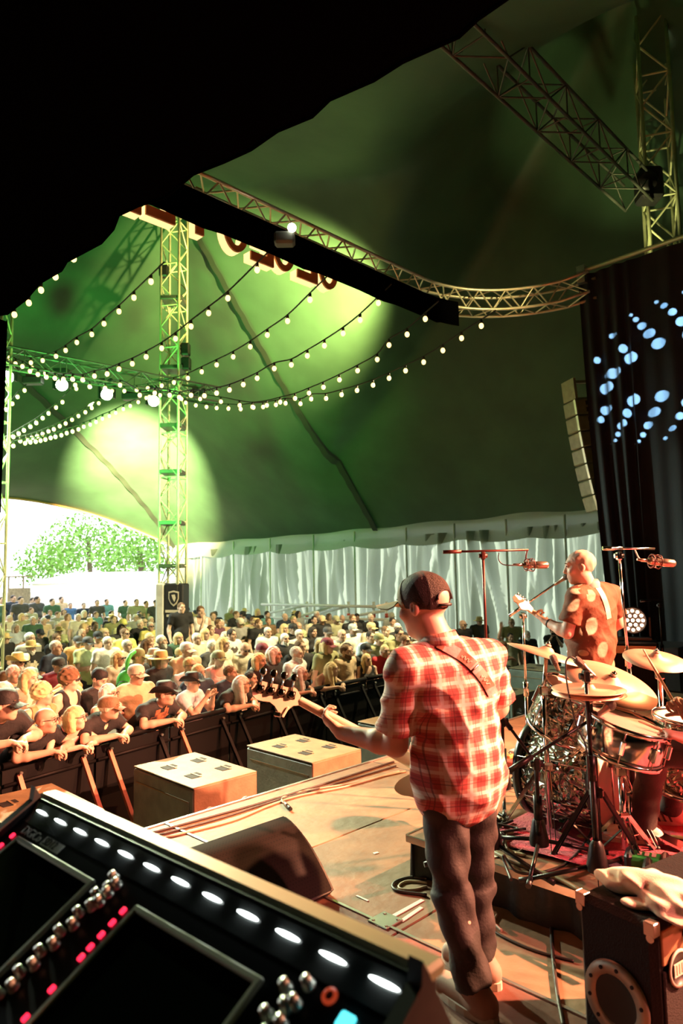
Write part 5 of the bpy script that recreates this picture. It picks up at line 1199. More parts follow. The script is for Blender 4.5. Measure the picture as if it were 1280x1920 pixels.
GM = dict(ch=0.165, chd=0.110, wa=0.155, wad=0.115, hip=0.160, hipd=0.115, s=1.0, nk=1.0, arm=1.0, belly=0.05)
GW = dict(ch=0.140, chd=0.100, wa=0.125, wad=0.098, hip=0.160, hipd=0.115, s=0.85, nk=0.84, arm=0.84, belly=0.02, bust=1, hs=0.96, hand=0.92)
def stand_joints(hgt=1.0, lean=0.0, woman=False):
    w = 0.165 if woman else 0.190
    J = dict(R=V(1, 0, 0), F=V(0, 1, 0), pelvis=V(0, 0, 0.93), chest=V(0, 0.0, 1.27), neck=V(0, 0.005, 1.475), head=V(0, 0.035, 1.60), hf=V(0, 1, -0.03), Lsh=V(-w, 0, 1.42), Rsh=V(w, 0, 1.42), Lel=V(-w-0.07, -0.03, 1.14), Rel=V(w+0.07, -0.03, 1.14), Lwr=V(-w-0.06, 0.08, 0.91), Rwr=V(w+0.06, 0.08, 0.91),
             Lhip=V(-0.09, 0, 0.90), Rhip=V(0.09, 0, 0.90), Lkn=V(-0.11, 0.02, 0.49), Rkn=V(0.11, 0.02, 0.49), Lan=V(-0.12, -0.02, 0.09), Ran=V(0.12, -0.02, 0.09))
    return J
# hats and hair in head space (forward +Y, up +Z, origin at the head centre)
def hair_sdf(kind):
    s = SDF((-0.17, -0.2, -0.36), (0.17, 0.17, 0.19), 0.008)
    s.ell((0, -0.014, 0.036), (0.0815, 0.098, 0.091), None, 0.01)
    if kind == 'short': s.ell((0, 0.085, -0.03), (0.10, 0.085, 0.098), None, 0.01, True); s.cut((0, -0.02, -0.055), (0, 0.45, -1)); s.ell((0, 0.02, -0.10), (0.12, 0.09, 0.075), None, 0.01, True)
    if kind == 'crop': s.ell((0, 0.090, -0.03), (0.10, 0.085, 0.095), None, 0.01, True); s.cut((0, -0.02, -0.02), (0, 0.6, -1))
    if kind == 'bob':
        for x in (-1, 1): s.cone((x*0.062, -0.02, 0.03), (x*0.080, 0.0, -0.10), 0.045, 0.034, 0.02)
        s.cone((0, -0.06, 0.0), (0, -0.065, -0.09), 0.075, 0.062, 0.03); s.ell((0, 0.105, -0.045), (0.062, 0.085, 0.105), None, 0.01, True)
    if kind == 'long':
        for x in (-1, 1): s.cone((x*0.062, -0.02, 0.03), (x*0.092, 0.015, -0.24), 0.045, 0.034, 0.02)
        s.cone((0, -0.06, 0.0), (0, -0.085, -0.26), 0.078, 0.085, 0.03); s.ell((0, 0.105, -0.045), (0.062, 0.085, 0.105), None, 0.01, True); s.cone((0, 0.02, -0.12), (0, 0.03, -0.4), 0.062, 0.075, 0.01, True)
    if kind == 'curly': s.ell((0, -0.02, 0.045), (0.105, 0.112, 0.105), None, 0.01); s.ell((0, 0.10, -0.055), (0.070, 0.085, 0.10), None, 0.01, True); s.cut((0, 0, -0.10), (0, 0, -1))
    a = 0.008 if kind == 'curly' else 0.0028
    s.folds(a, lambda X, Y, Z: np.sin(X*85+3*np.sin(Z*40))*np.sin(Y*75+Z*25)+0.5*np.sin(X*140+Z*12+Y*60)); return s
HAIR = {}
def wear_mesh(kind, m):
    if kind in HAIR: return HAIR[kind]
    if kind in ('short', 'crop', 'bob', 'long', 'curly'): HAIR[kind] = hair_sdf(kind).mesh('hair', m); return HAIR[kind]
    mb = MB(); up = (0, 0, 1)
    if kind in ('cap', 'trucker'):
        mb.lathe((0, -0.008, 0.028), up, [(0.103, -0.01), (0.104, 0.03), (0.094, 0.065), (0.065, 0.09), (0.025, 0.100), (0, 0.101)], 24, wob=lambda a, h: -0.16*abs(math.cos(a))**2+0.06*abs(math.sin(a))); 
        def brim(u, v):
            x = (u-0.5)*0.165; y = 0.085+v*(0.085-0.9*(x*x)/0.0136*0.025); return V(x, y-0.5*x*x*4, 0.022-0.025*v-2.2*x*x)
        mb.grid(brim, 12, 5); n0 = len(mb.v); mb.grid(lambda u, v: brim(u, 1-v)+V(0, 0, -0.004), 12, 5)
    elif kind == 'cowboy':
        mb.lathe((0, -0.005, 0.04), up, [(0.097, -0.005), (0.096, 0.05), (0.088, 0.10), (0.07, 0.115), (0.03, 0.105), (0, 0.10)], 24, wob=lambda a, h: -0.10*abs(math.cos(a))**2)
        mb.lathe((0, 0, 0.04), up, [(0.09, 0.006), (0.13, 0.0), (0.165, 0.012), (0.166, 0.008), (0.13, -0.005), (0.09, -0.002)], 32, wob=lambda a, h: 0.10*abs(math.sin(a)))
        for i in range(len(mb.v)-6*32, len(mb.v)):
            x, y, z = mb.v[i]; mb.v[i] = (x*0.94, y, z+1.9*max(0, abs(x)-0.085)**1.3-0.25*max(0, abs(y)-0.09)*(1 if y > 0 else 0.6))
    elif kind == 'straw':
        mb.lathe((0, -0.005, 0.035), up, [(0.096, 0), (0.094, 0.05), (0.084, 0.085), (0.055, 0.095), (0, 0.09)], 24, wob=lambda a, h: -0.08*abs(math.cos(a))**2); mb.lathe((0, 0, 0.035), up, [(0.09, 0.004), (0.14, -0.006), (0.175, -0.012), (0.175, -0.016), (0.14, -0.012), (0.09, -0.002)], 32, wob=lambda a, h: 0.03*math.sin(3*a))
    elif kind == 'bucket':
        mb.lathe((0, -0.005, 0.02), up, [(0.098, 0.0), (0.094, 0.05), (0.082, 0.085), (0, 0.09)], 24, wob=lambda a, h: -0.10*abs(math.cos(a))**2); mb.lathe((0, 0, 0.02), up, [(0.095, 0.004), (0.145, -0.035), (0.145, -0.039), (0.095, -0.002)], 28, wob=lambda a, h: -0.06*abs(math.cos(a))**2)
    elif kind == 'wrap':
        mb.lathe((0, -0.012, 0.01), up, [(0.092, 0.0), (0.101, 0.03), (0.10, 0.06), (0.08, 0.10), (0.04, 0.12), (0, 0.123)], 24, wob=lambda a, h: -0.16*abs(math.cos(a))**2+0.02*math.sin(7*a+h*40))
    elif kind in ('glasses', 'shades'):
        for x in (-1, 1):
            if kind == 'shades': mb.ell((x*0.032, 0.104, 0.012), (0.026, 0.007, 0.018), None, 12, 8)
            else: mb.tube([V(x*0.032+0.024*math.cos(t), 0.106, 0.010+0.018*math.sin(t)) for t in np.linspace(0, 2*math.pi, 15)[:-1]], 0.0025, 5, True)
            mb.cyl((x*0.056, 0.10, 0.016), (x*0.082, 0.0, 0.012), 0.0028, n=5)
        mb.cyl((-0.008, 0.110, 0.014), (0.008, 0.110, 0.014), 0.003, n=5)
    elif kind == 'beard':
        s = SDF((-0.1, -0.02, -0.17), (0.1, 0.14, 0.02), 0.007); s.ell((0, 0.030, -0.058), (0.066, 0.072, 0.078), None, 0.01); s.ell((0, 0.068, -0.108), (0.036, 0.030, 0.034), None, 0.02); s.cut((0, 0.05, -0.040), (0, 0.35, 1)); s.ell((0, 0.105, -0.062), (0.020, 0.02, 0.008), None, 0.004, True)
        s.folds(0.004, lambda X, Y, Z: np.sin(X*120)*np.sin(Z*90+Y*60)); HAIR[kind] = s.mesh('beard', m); return HAIR[kind]
    HAIR[kind] = mb.mesh(kind, m); return HAIR[kind]
SKIN = [mat('skin_%d' % i, c, 0.55, noise=(9, 0.10)) for i, c in enumerate([(0.62, 0.40, 0.29), (0.56, 0.34, 0.24), (0.68, 0.46, 0.34)])]
m_eye = mat('eye_dark', (0.03, 0.02, 0.02), 0.25); m_jeans = mat('dark_jeans', (0.035, 0.040, 0.055), 0.8, noise=(12, 0.25), bump=(90, 0.3)); m_shoe = mat('dark_shoe', (0.03, 0.028, 0.026), 0.6)
eye_me = [MB().ell((x*0.0305, 0.0925, 0.014), (0.0085, 0.005, 0.0065), None, 8, 6).mesh('eye', m_eye) for x in (-1, 1)]
brow_me = [MB().ell((x*0.032, 0.098, 0.036), (0.019, 0.006, 0.004), None, 8, 5).mesh('eyebrow', mat('brow', (0.12, 0.08, 0.05), 0.8)) for x in (-1, 1)]
def add_face(root, hm, brows=True):
    for me in eye_me: link('eye', me, root).matrix_local = hm
    if brows:
        for me in brow_me: link('eyebrow', me, root).matrix_local = hm
def head_matrix(J, off):
    r, f, u = basis(J['hf'], J.get('hu', V(0, 0, 1))); return amat(r, f, u, J['head']-off)
def set_mat(o, m):
    o.material_slots[0].link = 'OBJECT'; o.material_slots[0].material = m
# ------------------------------------------------------------------ the bassist
m_plaid = bpy.data.materials.new('plaid_shirt'); m_plaid.use_nodes = True
def plaid(m, rot):
    nt = m.node_tree; N_ = nt.nodes; L = nt.links; b = N_['Principled BSDF']; b.inputs['Roughness'].default_value = 0.85
    tc = N_.new('ShaderNodeTexCoord'); mp = N_.new('ShaderNodeMapping'); mp.inputs['Rotation'].default_value = (0, 0.05, rot); L.new(tc.outputs['Object'], mp.inputs['Vector'])
    sp = N_.new('ShaderNodeSeparateXYZ'); L.new(mp.outputs[0], sp.inputs[0])
    def mth(op, a, c=None):
        n = N_.new('ShaderNodeMath'); n.operation = op
        for i, q in enumerate((a, c)):
            if q is None: continue
            if isinstance(q, (int, float)): n.inputs[i].default_value = q
            else: L.new(q, n.inputs[i])
        return n.outputs[0]
    def band(src, period, ph, lo, hi):
        t = mth('FRACT', mth('ADD', mth('MULTIPLY', src, 1/period), ph)); return mth('MULTIPLY', mth('GREATER_THAN', t, lo), mth('LESS_THAN', t, hi))
    u, v = sp.outputs['X'], sp.outputs['Z']
    acc = None
    red = mth('ADD', mth('MULTIPLY', band(u, 0.078, 0.1, 0.05, 0.55), 0.5), mth('MULTIPLY', band(v, 0.082, 0.3, 0.05, 0.55), 0.5))
    thin = mth('MAXIMUM', mth('MAXIMUM', band(u, 0.078, 0.1, 0.26, 0.30), band(v, 0.082, 0.3, 0.26, 0.30)), mth('MAXIMUM', band(u, 0.078, 0.1, 0.14, 0.16), band(v, 0.082, 0.3, 0.42, 0.44)))
    wh = mth('MAXIMUM', band(u, 0.078, 0.1, 0.68, 0.84), band(v, 0.082, 0.3, 0.70, 0.86))
    r = N_.new('ShaderNodeValToRGB'); r.color_ramp.elements[0].color = (0.68, 0.50, 0.40, 1); r.color_ramp.elements[1].color = (0.42, 0.07, 0.065, 1); e = r.color_ramp.elements.new(0.5); e.color = (0.58, 0.24, 0.19, 1); L.new(red, r.inputs['Fac'])
    m1 = N_.new('ShaderNodeMixRGB'); L.new(mth('MULTIPLY', wh, 0.75), m1.inputs['Fac']); L.new(r.outputs['Color'], m1.inputs[1]); m1.inputs[2].default_value = (0.82, 0.76, 0.70, 1)
    m2 = N_.new('ShaderNodeMixRGB'); L.new(mth('MULTIPLY', thin, 0.7), m2.inputs['Fac']); L.new(m1.outputs[0], m2.inputs[1]); m2.inputs[2].default_value = (0.12, 0.03, 0.03, 1)
    L.new(m2.outputs[0], b.inputs['Base Color'])
    nz = N_.new('ShaderNodeTexNoise'); nz.inputs['Scale'].default_value = 14; L.new(tc.outputs['Object'], nz.inputs['Vector']); bp = N_.new('ShaderNodeBump'); bp.inputs['Strength'].default_value = 0.12; bp.inputs['Distance'].default_value = 0.03; L.new(nz.outputs['Fac'], bp.inputs['Height']); L.new(bp.outputs['Normal'], b.inputs['Normal'])
BF = V(-0.45, 0.89, 0).normalized(); BR = V(BF.y, -BF.x, 0)
plaid(m_plaid, -math.atan2(BR.y, BR.x))
BJ = dict(R=BR, F=BF, pelvis=P(862, 1466, 2.80), chest=P(856, 1335, 2.78), neck=P(822, 1211, 2.76), head=P(795, 1136, 2.78), hf=V(-0.75, 0.66, -0.10), hu=V(-0.10, 0.08, 1),
          Lsh=P(760, 1256, 2.68), Rsh=P(912, 1238, 2.86), Lel=P(742, 1396, 2.78), Lwr=P(640, 1374, 2.97), Rel=P(932, 1325, 3.0), Rwr=P(850, 1400, 3.08),
          Lhip=P(828, 1462, 2.76), Rhip=P(888, 1458, 2.86), Lkn=P(846, 1670, 2.72), Rkn=P(890, 1664, 2.88), Lan=V(0.455, 2.66, 0.11), Ran=V(0.515, 2.87, 0.11))
for x in 'LR': BJ[x+'toe'] = BJ[x+'an']+V(-0.10, 0.13, -0.07)
GB = dict(GM, ch=0.160, chd=0.118, wa=0.160, wad=0.13, hip=0.172, hipd=0.135, belly=0.08, nk=1.16, arm=1.12, s=1.05, hs=1.06, hand=1.1)
broot = empty('person', V(BJ['pelvis'].x, BJ['pelvis'].y, 0), 'person in red plaid shirt and dark cap playing a bass guitar, back to the camera', 'person')
boff = wloc(broot)
neckdir = (P(778, 1430, 2.98)-P(562, 1313, 3.08)).normalized()
bm = body_sdf(BJ, GB, 0.0062, hands=dict(L=((P(598, 1338, 3.05)-BJ['Lwr']).normalized(), (V(0.25, 0.55, 0.75)), 1.05, -1), R=((P(800, 1430, 3.05)-BJ['Rwr']).normalized(), -BF, 0.8)))
link('body', bm.mesh('body', mat('bassist_skin', (0.66, 0.40, 0.30), 0.5, noise=(12, 0.08)), boff), broot)
sh = shirt_sdf(BJ, GB, 0.006, ex=0.028, hem=0.15, sleeve=0.78, sl_r=0.088, fold=0.004, seed=3, sk=0.010, ridge=0.0055)
shirt = link('shirt', sh.mesh('shirt', m_plaid, boff), broot)
# collar band
mb = MB(); cn = BJ['neck']+V(0, 0, 0.02); cx, cy, cz_ = frame((BJ['head']-BJ['neck']).normalized()+V(0, 0, 0.6))
mb.lathe(cn, cz_, [(0.078, -0.03), (0.083, 0.0), (0.074, 0.030), (0.070, 0.028), (0.074, 0.0), (0.072, -0.03)], 28); mb.build('collar', m_plaid, shirt)
m_bj = mat('bassist_jeans', (0.024, 0.019, 0.017), 0.75, noise=(10, 0.3), bump=(90, 0.12))
pn_ = pants_sdf(BJ, dict(GB, wa=0.140, wad=0.11, hip=0.152, hipd=0.112), 0.0065, fold=0.007, hemr=0.066, top=0.02); link('jeans', pn_.mesh('jeans', m_bj, boff), broot)
def shoe(root, an, toe, m, off, name='shoe', sole=None, L_=0.28):
    d = (toe-an); d.z = 0; d.normalize(); an = V(an.x, an.y, 0.0)+V(0, 0, toe.z-0.04 if False else 0); z0 = off
    s = SDF(np.array(an)-0.35+np.array([0, 0, z0]), np.array(an)+0.35+np.array([0, 0, z0]), 0.008); b = an+V(0, 0, z0)
    s.cone(b-d*0.055+V(0, 0, 0.045), b+d*0.15+V(0, 0, 0.038), 0.046, 0.042, 0.02); s.cone(b-d*0.03+V(0, 0, 0.05), b+V(0, 0, 0.11), 0.045, 0.046, 0.03); s.cut(b+V(0, 0, 0.012), (0, 0, -1)); s.cut(b+V(0, 0, 0.125), (0, 0, 1))
    o = link(name, s.mesh(name, m, wloc(root)), root)
    mb = MB(); side = V(-d.y, d.x, 0); out = []
    for t in np.linspace(0, 2*math.pi, 25)[:-1]:
        out.append(b+d*(0.048+0.155*math.cos(t))+side*(0.050*math.sin(t)*(1-0.12*math.cos(t))))
    mb.prism([p+V(0, 0, 0.0) for p in out], None, V(0, 0, 0.028)); mb.build('sole', sole or m_lbl, o); return o
m_tan = mat('tan_shoe', (0.40, 0.25, 0.19), 0.7, noise=(9, 0.12))
for x in 'LR': shoe(broot, BJ[x+'an'], BJ[x+'toe'], m_tan, 0.0)
add_face(broot, head_matrix(BJ, boff))
# cap with mesh back and strap opening
cs = SDF((-0.14, -0.16, -0.09), (0.14, 0.20, 0.17), 0.0045)
cs.ell((0, -0.006, 0.040), (0.092, 0.112, 0.098), None, 0.01); cs.cut((0, -0.02, -0.012), (0, 0.12, -1)); cs.ell((0, -0.118, 0.018), (0.046, 0.05, 0.036), None, 0.004, True)
cs.folds(0.0022, lambda X, Y, Z: -np.exp(-(X/0.006)**2)-np.exp(-((np.abs(X)-0.9*np.abs(Y+0.006))/0.008)**2)+0*Z)
m_cap = mat('dark_cap_mesh', (0.05, 0.028, 0.020), 0.7, noise=(4, 0.2), bump=(220, 0.9)); m_capf = mat('cap_front_olive', (0.22, 0.17, 0.085), 0.75, noise=(6, 0.2), bump=(70, 0.3))
cap = link('cap', cs.mesh('cap', m_cap), broot); hm = head_matrix(BJ, boff); cap.matrix_local = hm
fs_ = SDF((-0.14, -0.05, -0.06), (0.14, 0.24, 0.17), 0.0045); fs_.ell((0, -0.004, 0.041), (0.0945, 0.1145, 0.1005), None, 0.01); fs_.cut((0, 0.035, 0), (0, -1, 0.25)); fs_.cut((0, 0, -0.008), (0, 0.1, -1))
link('front_panel', fs_.mesh('front_panel', m_capf), cap)
mb = MB()
def brm(u, v):
    x = (u-0.5)*0.19; y = 0.085+v*(0.135*math.sqrt(max(0.0, 1-(x/0.098)**2))); return V(x, y+0.01-1.5*x*x, 0.034-0.010*v-2.6*x*x)
mb.grid(brm, 16, 6); mb.grid(lambda u, v: brm(u, 1-v)-V(0, 0, 0.005), 16, 6)
o_ = link('brim', mb.mesh('brim', mat('cap_brim_tan', (0.42, 0.27, 0.12), 0.7)), cap)
mb = MB(); mb.tube([V(0.062*math.sin(t)*1.0, -0.006-0.112*math.cos(t), -0.004) for t in np.linspace(-0.62, 0.62, 12)], 0.007, 6)
mb.tube([V(0.050*math.sin(t), -0.113+0.012*abs(math.sin(t)), 0.018+0.038*math.cos(t)) for t in np.linspace(-1.6, 1.6, 14)], 0.005, 6); link('cap_strap', mb.mesh('cap_strap', m_black), cap)
mb = MB(); mb.box((0, -0.104, 0.068), (0.036, 0.006, 0.005)); link('cap_label', mb.mesh('cap_label', mat('pink_label', (0.75, 0.3, 0.35), 0.6)), cap)

# bass guitar
m_maple = mat('maple_neck', (0.84, 0.60, 0.44), 0.32, noise=(6, 0.08), coat=0.4); m_cream = mat('cream_lacquer', (0.72, 0.62, 0.40), 0.25, coat=0.5)
nut = P(562, 1314, 3.08); nd = neckdir; face = (BF-nd*BF.dot(nd)).normalized(); nup = face.cross(nd); nup = nup if nup.z > 0 else -nup
bg = empty('bass_guitar', nut, 'bass guitar with pale maple neck and headstock held by the bassist', 'guitar'); back = -face
NL = 0.58
mb = MB(); ring = []
for i in range(13):
    t = i/12; w_ = 0.0195+0.010*t; p = nut+nd*NL*t
    ring.append([p+nup*(w_*math.cos(a))+back*(0.021*math.sin(a)) for a in np.linspace(0, math.pi, 9)])
n_ = 9; vs = [q for r_ in ring for q in r_]; mb.add(vs, [(i*n_+k, i*n_+k+1, (i+1)*n_+k+1, (i+1)*n_+k) for i in range(12) for k in range(n_-1)]+[(i*n_+n_-1, i*n_, (i+1)*n_, (i+1)*n_+n_-1) for i in range(12)], True); mb.build('neck', m_maple, bg)
hs_ = [(0.0, 0.021), (-0.02, 0.045), (-0.035, 0.050), (-0.065, 0.044), (-0.10, 0.049), (-0.14, 0.047), (-0.175, 0.050), (-0.205, 0.036), (-0.218, 0.010), (-0.208, -0.016), (-0.188, -0.030), (-0.160, -0.032), (-0.13, -0.030), (-0.105, -0.042), (-0.080, -0.068), (-0.066, -0.072), (-0.05, -0.055), (-0.025, -0.028), (0.0, -0.021)]
hd0 = (nut-P(474, 1297, 3.03)).normalized(); nd_, nup_ = nd, nup; nd = hd0; nup = face.cross(nd); nup = nup if nup.z > 0 else -nup; nup.normalize()
mb = MB(); poly = [nut+nd*a*1.0+nup*b+back*0.004 for a, b in hs_]; mb.prism(poly, None, back*0.014); hso = mb.build('headstock', m_maple, bg)
m_tuner = mat('dark_chrome_tuner', (0.16, 0.13, 0.10), 0.15, 1.0)
for k in range(4):
    c = nut+nd*(-0.175+0.046*k)*1.03+nup*0.016+back*0.018
    tn = MB().lathe(c, back, [(0.0, 0.016), (0.012, 0.015), (0.017, 0.008), (0.017, 0.0)], 18).build('tuner_gear', m_tuner, hso)
    MB().bbox(c+back*0.002-nd*0.0, (0.034, 0.034, 0.004), 0.0015, (nd, nup, back)).build('tuner_plate', m_tuner, tn)
    MB().cyl(c+nup*0.012+back*0.006, c+nup*0.062+back*0.006, 0.0035, n=8).build('tuner_shaft', m_chrome, tn)
    MB().ell(c+nup*0.074+back*0.006, (0.0165, 0.005, 0.018), (nd, back, nup), 14, 8).build('tuner_key', m_chrome if k in (0,) else m_tuner, tn)
# capo-like tuner clip on the headstock
MB().bbox(nut+nd*-0.052-nup*0.060+back*0.020, (0.010, 0.05, 0.01), 0.002, ((nd-nup*0.4).normalized(), (nup+nd*0.4).normalized(), back)).build('string_tail', m_maple, hso)
MB().bbox(nut+nd*-0.085-nup*0.075+back*0.012, (0.03, 0.022, 0.02), 0.004, (nd, nup, back)).build('clip_tuner', m_chrome, hso)
nd, nup = nd_, nup_
bdy = [(-0.02, 0.035), (-0.09, 0.11), (-0.10, 0.145), (-0.06, 0.16), (0.02, 0.135), (0.09, 0.13), (0.17, 0.15), (0.26, 0.155), (0.33, 0.12), (0.36, 0.04), (0.355, -0.05), (0.32, -0.13), (0.24, -0.175), (0.15, -0.165), (0.08, -0.135), (0.03, -0.125), (-0.02, -0.14), (-0.055, -0.13), (-0.05, -0.09), (-0.015, -0.035)]
bc = nut+nd*NL
mb = MB(); pts = spline([V(a, b, 0) for a, b in bdy]+[V(*bdy[0], 0)], 3)[:-1]; mb.prism([bc+nd*p.x+nup*p.y+face*0.02 for p in pts], None, back*0.042); mb.build('body', m_cream, bg)
mb = MB()
for k in range(4): mb.cyl(nut+nup*(-0.015+0.010*k)+face*0.006, bc+nd*0.2+nup*(-0.025+0.0166*k)+face*0.03, 0.0012, n=5)
mb.build('strings', m_chrome, bg)
# strap laid over the shirt, traced on its surface
bvh = BVHTree.FromPolygons([v.co+boff for v in shirt.data.vertices], [p.vertices[:] for p in shirt.data.polygons])
def on_shirt(px, py, lift):
    d = ray(px, py).normalized(); hit = bvh.ray_cast(CAM, d)
    if hit[0] is None: return None
    return hit[0]-d*lift
m_strap_b = mat('brown_leather_strap', (0.22, 0.06, 0.03), 0.6); m_strap_p = mat('pink_strap_panel', (0.55, 0.16, 0.15), 0.6, noise=(60, 0.3))
ctr_ = [(806, 1199), (818, 1203), (834, 1211), (852, 1221), (868, 1231), (884, 1244), (898, 1259), (910, 1275), (919, 1290), (925, 1302)]
cl = spline([V(x, y, 0) for x, y in ctr_], 4); wpx = 10.0
st_ = empty('strap', P(868, 1231, 2.7), 'brown and pink patterned guitar strap across the plaid shirt', 'strap')
seg = []
for i, p in enumerate(cl):
    t = (cl[min(i+1, len(cl)-1)]-cl[max(i-1, 0)]).normalized(); nrm = V(-t.y, t.x, 0)
    row = [on_shirt(p.x+nrm.x*wpx*s_, p.y+nrm.y*wpx*s_, 0.007) for s_ in (-1, -0.33, 0.33, 1)]
    if all(q is not None for q in row): seg.append(row)
def strap_piece(i0, i1, m, name):
    mb = MB(); rr = seg[i0:i1+1]
    if len(rr) < 2: return
    mb.grid(lambda u, v: rr[round(v*(len(rr)-1))][round(u*3)], 3, len(rr)-1); mb.grid(lambda u, v: rr[round(v*(len(rr)-1))][3-round(u*3)]+V(0, 0.006, 0), 3, len(rr)-1); return mb.build(name, m, st_)
nS = len(seg)-1
cuts = [0, int(nS*.12), int(nS*.30), int(nS*.52), int(nS*.64), int(nS*.88), nS]
for k in range(6): strap_piece(cuts[k], cuts[k+1], [m_strap_b, m_strap_p, m_strap_b, m_strap_p, m_strap_b, m_strap_p][k], 'leather_panel' if k % 2 == 0 else 'pink_panel')
mb = MB()
for k in (2, 4):                                    # stitched pale scroll on the brown panels
    a, b = cuts[k], cuts[k+1]; pts = []
    for t in np.linspace(0.2, 0.8, 26):
        i = a+(b-a)*t; r0 = seg[int(i)]; r1 = seg[min(int(i)+1, nS)]; c = r0[1].lerp(r1[1], i-int(i)); e = r0[2].lerp(r1[2], i-int(i)); pts.append(c.lerp(e, 0.5+0.5*math.sin(t*31))-V(0, 0.003, 0))
    mb.tube(pts, 0.001, 5)
mb.build('stitched_scroll', m_lbl, st_)
# buckle
mid = seg[int(nS*0.58)]; mb = MB(); mb.tube([mid[0], mid[1], mid[2], mid[3]], 0.005, 6); mb.build('strap_slide', m_screw, st_)

# ------------------------------------------------------------------ the guitarist
GF = V(-0.70, 0.71, 0).normalized(); GR = V(GF.y, -GF.x, 0)
GJ = dict(R=GR, F=GF, pelvis=P(1108, 1228, 5.03), chest=P(1114, 1160, 5.03), neck=P(1103, 1101, 5.0), head=P(1087, 1064, 4.97), hf=V(-0.96, 0.27, -0.05), Lsh=P(1080, 1120, 4.92), Rsh=P(1142, 1114, 5.14), Lel=P(1063, 1186, 4.95), Lwr=P(1024, 1166, 5.12), Rel=P(1159, 1168, 5.22), Rwr=P(1110, 1195, 5.30),
          Lhip=P(1095, 1245, 4.98), Rhip=P(1125, 1245, 5.1))
for x in 'LR':
    h_ = GJ[x+'hip']; GJ[x+'an'] = V(h_.x, h_.y, 0.10); GJ[x+'kn'] = V(h_.x+GF.x*0.03, h_.y+GF.y*0.03, 0.50)
GG = dict(GM, ch=0.172, chd=0.118, wa=0.168, wad=0.13, belly=0.06, nk=1.1, arm=1.05, hs=1.02)
groot = empty('person', V(GJ['pelvis'].x, GJ['pelvis'].y, 0), 'person in rust-brown shirt singing and playing guitar behind the drum kit', 'person'); goff = wloc(groot)
gsk = mat('guitarist_skin', (0.70, 0.48, 0.38), 0.5, noise=(12, 0.06))
link('body', body_sdf(GJ, GG, 0.0085, hands=dict(L=((P(1008, 1156, 5.2)-GJ['Lwr']).normalized(), V(0.2, 0.5, 0.8), 1.0, -1), R=((P(1080, 1215, 5.32)-GJ['Rwr']).normalized(), -GF, 0.7))).mesh('body', gsk, goff), groot)
m_rust = mat('rust_shirt', (0.17, 0.06, 0.026), 0.8, noise=(3, 0.15), bump=(14, 0.5))
gs = link('shirt', shirt_sdf(GJ, GG, 0.008, ex=0.026, hem=0.16, sleeve=0.72, sl_r=0.086, fold=0.004, seed=9, sk=0.014, ridge=0.005).mesh('shirt', m_rust, goff), groot)
mb = MB(); mb.lathe(GJ['neck']+V(0, 0, 0.02), V(-0.15, 0.05, 1), [(0.078, -0.03), (0.082, 0.0), (0.070, 0.03), (0.072, -0.03)], 24); mb.build('collar', mat('grey_collar', (0.45, 0.42, 0.38), 0.8), gs)
link('trousers', pants_sdf(GJ, GG, 0.009).mesh('trousers', mat('khaki_trousers', (0.40, 0.27, 0.14), 0.8, bump=(40, 0.3)), goff), groot)
for x in 'LR': shoe(groot, GJ[x+'an'], GJ[x+'an']+GF*0.2, m_shoe, 0.0)
hr = link('hair', wear_mesh('crop', mat('pale_stubble', (0.60, 0.42, 0.32), 0.9)), groot); hr.matrix_local = head_matrix(GJ, goff); set_mat(hr, mat('pale_stubble', (0.60, 0.42, 0.32), 0.9))
add_face(groot, head_matrix(GJ, goff))
mb = MB(); wr_ = GJ['Lwr']; wd_ = (GJ['Lwr']-GJ['Lel']).normalized(); mb.lathe(wr_-wd_*0.03, wd_, [(0.033, -0.008), (0.036, 0), (0.033, 0.008)], 18); mb.build('wristband', m_cable, groot)
gn = P(992, 1143, 5.22); gd = (P(1090, 1212, 5.30)-gn).normalized(); gface = (GF-gd*GF.dot(gd)).normalized(); gup = gface.cross(gd); gup = gup if gup.z > 0 else -gup
gt = empty('electric_guitar', gn, 'pale electric guitar held by the person in the rust-brown shirt', 'guitar')
mb = MB(); mb.tube([gn+gd*0.02, gn+gd*0.25, gn+gd*0.46], [0.019, 0.021, 0.024], 10); mb.build('neck', m_maple, gt)
hs2 = [(0.02, 0.02), (-0.02, 0.034), (-0.07, 0.038), (-0.12, 0.040), (-0.155, 0.030), (-0.165, 0.0), (-0.145, -0.022), (-0.115, -0.020), (-0.07, -0.045), (-0.05, -0.040), (-0.02, -0.022), (0.02, -0.02)]
mb = MB(); mb.prism([gn+gd*a+gup*b for a, b in hs2], None, -gface*0.014); h2 = mb.build('headstock', m_maple, gt)
for k in range(6): MB().ell(gn+gd*(-0.135+0.022*k)+gup*0.050-gface*0.01, (0.008, 0.006, 0.013), (gd, gface, gup), 8, 6).build('tuner_key', m_chrome, h2)
mb = MB(); mb.prism([gn+gd*(0.46+p.x*0.8)+gup*p.y*0.82+gface*0.02 for p in pts if isinstance(p, Vector)] if False else [gn+gd*(0.46+q.x*0.8)+gup*(q.y*0.82)+gface*0.02 for q in spline([V(a, b, 0) for a, b in bdy]+[V(*bdy[0], 0)], 3)[:-1]], None, -gface*0.04); mb.build('body', m_cream, gt)
gb = BVHTree.FromPolygons([v.co+goff for v in gs.data.vertices], [p.vertices[:] for p in gs.data.polygons])
rows = []
for p in spline([V(x, y, 0) for x, y in [(1087, 1098), (1094, 1090), (1106, 1088), (1118, 1098), (1130, 1116), (1138, 1138), (1142, 1160)]], 4):
    row = []
    for s_ in (-4.2, 0, 4.2):
        d = ray(p.x+s_, p.y-s_*0.4).normalized(); hit = gb.ray_cast(CAM, d); row.append(hit[0]-d*0.006 if hit[0] is not None else None)
    if all(q is not None for q in row): rows.append(row)
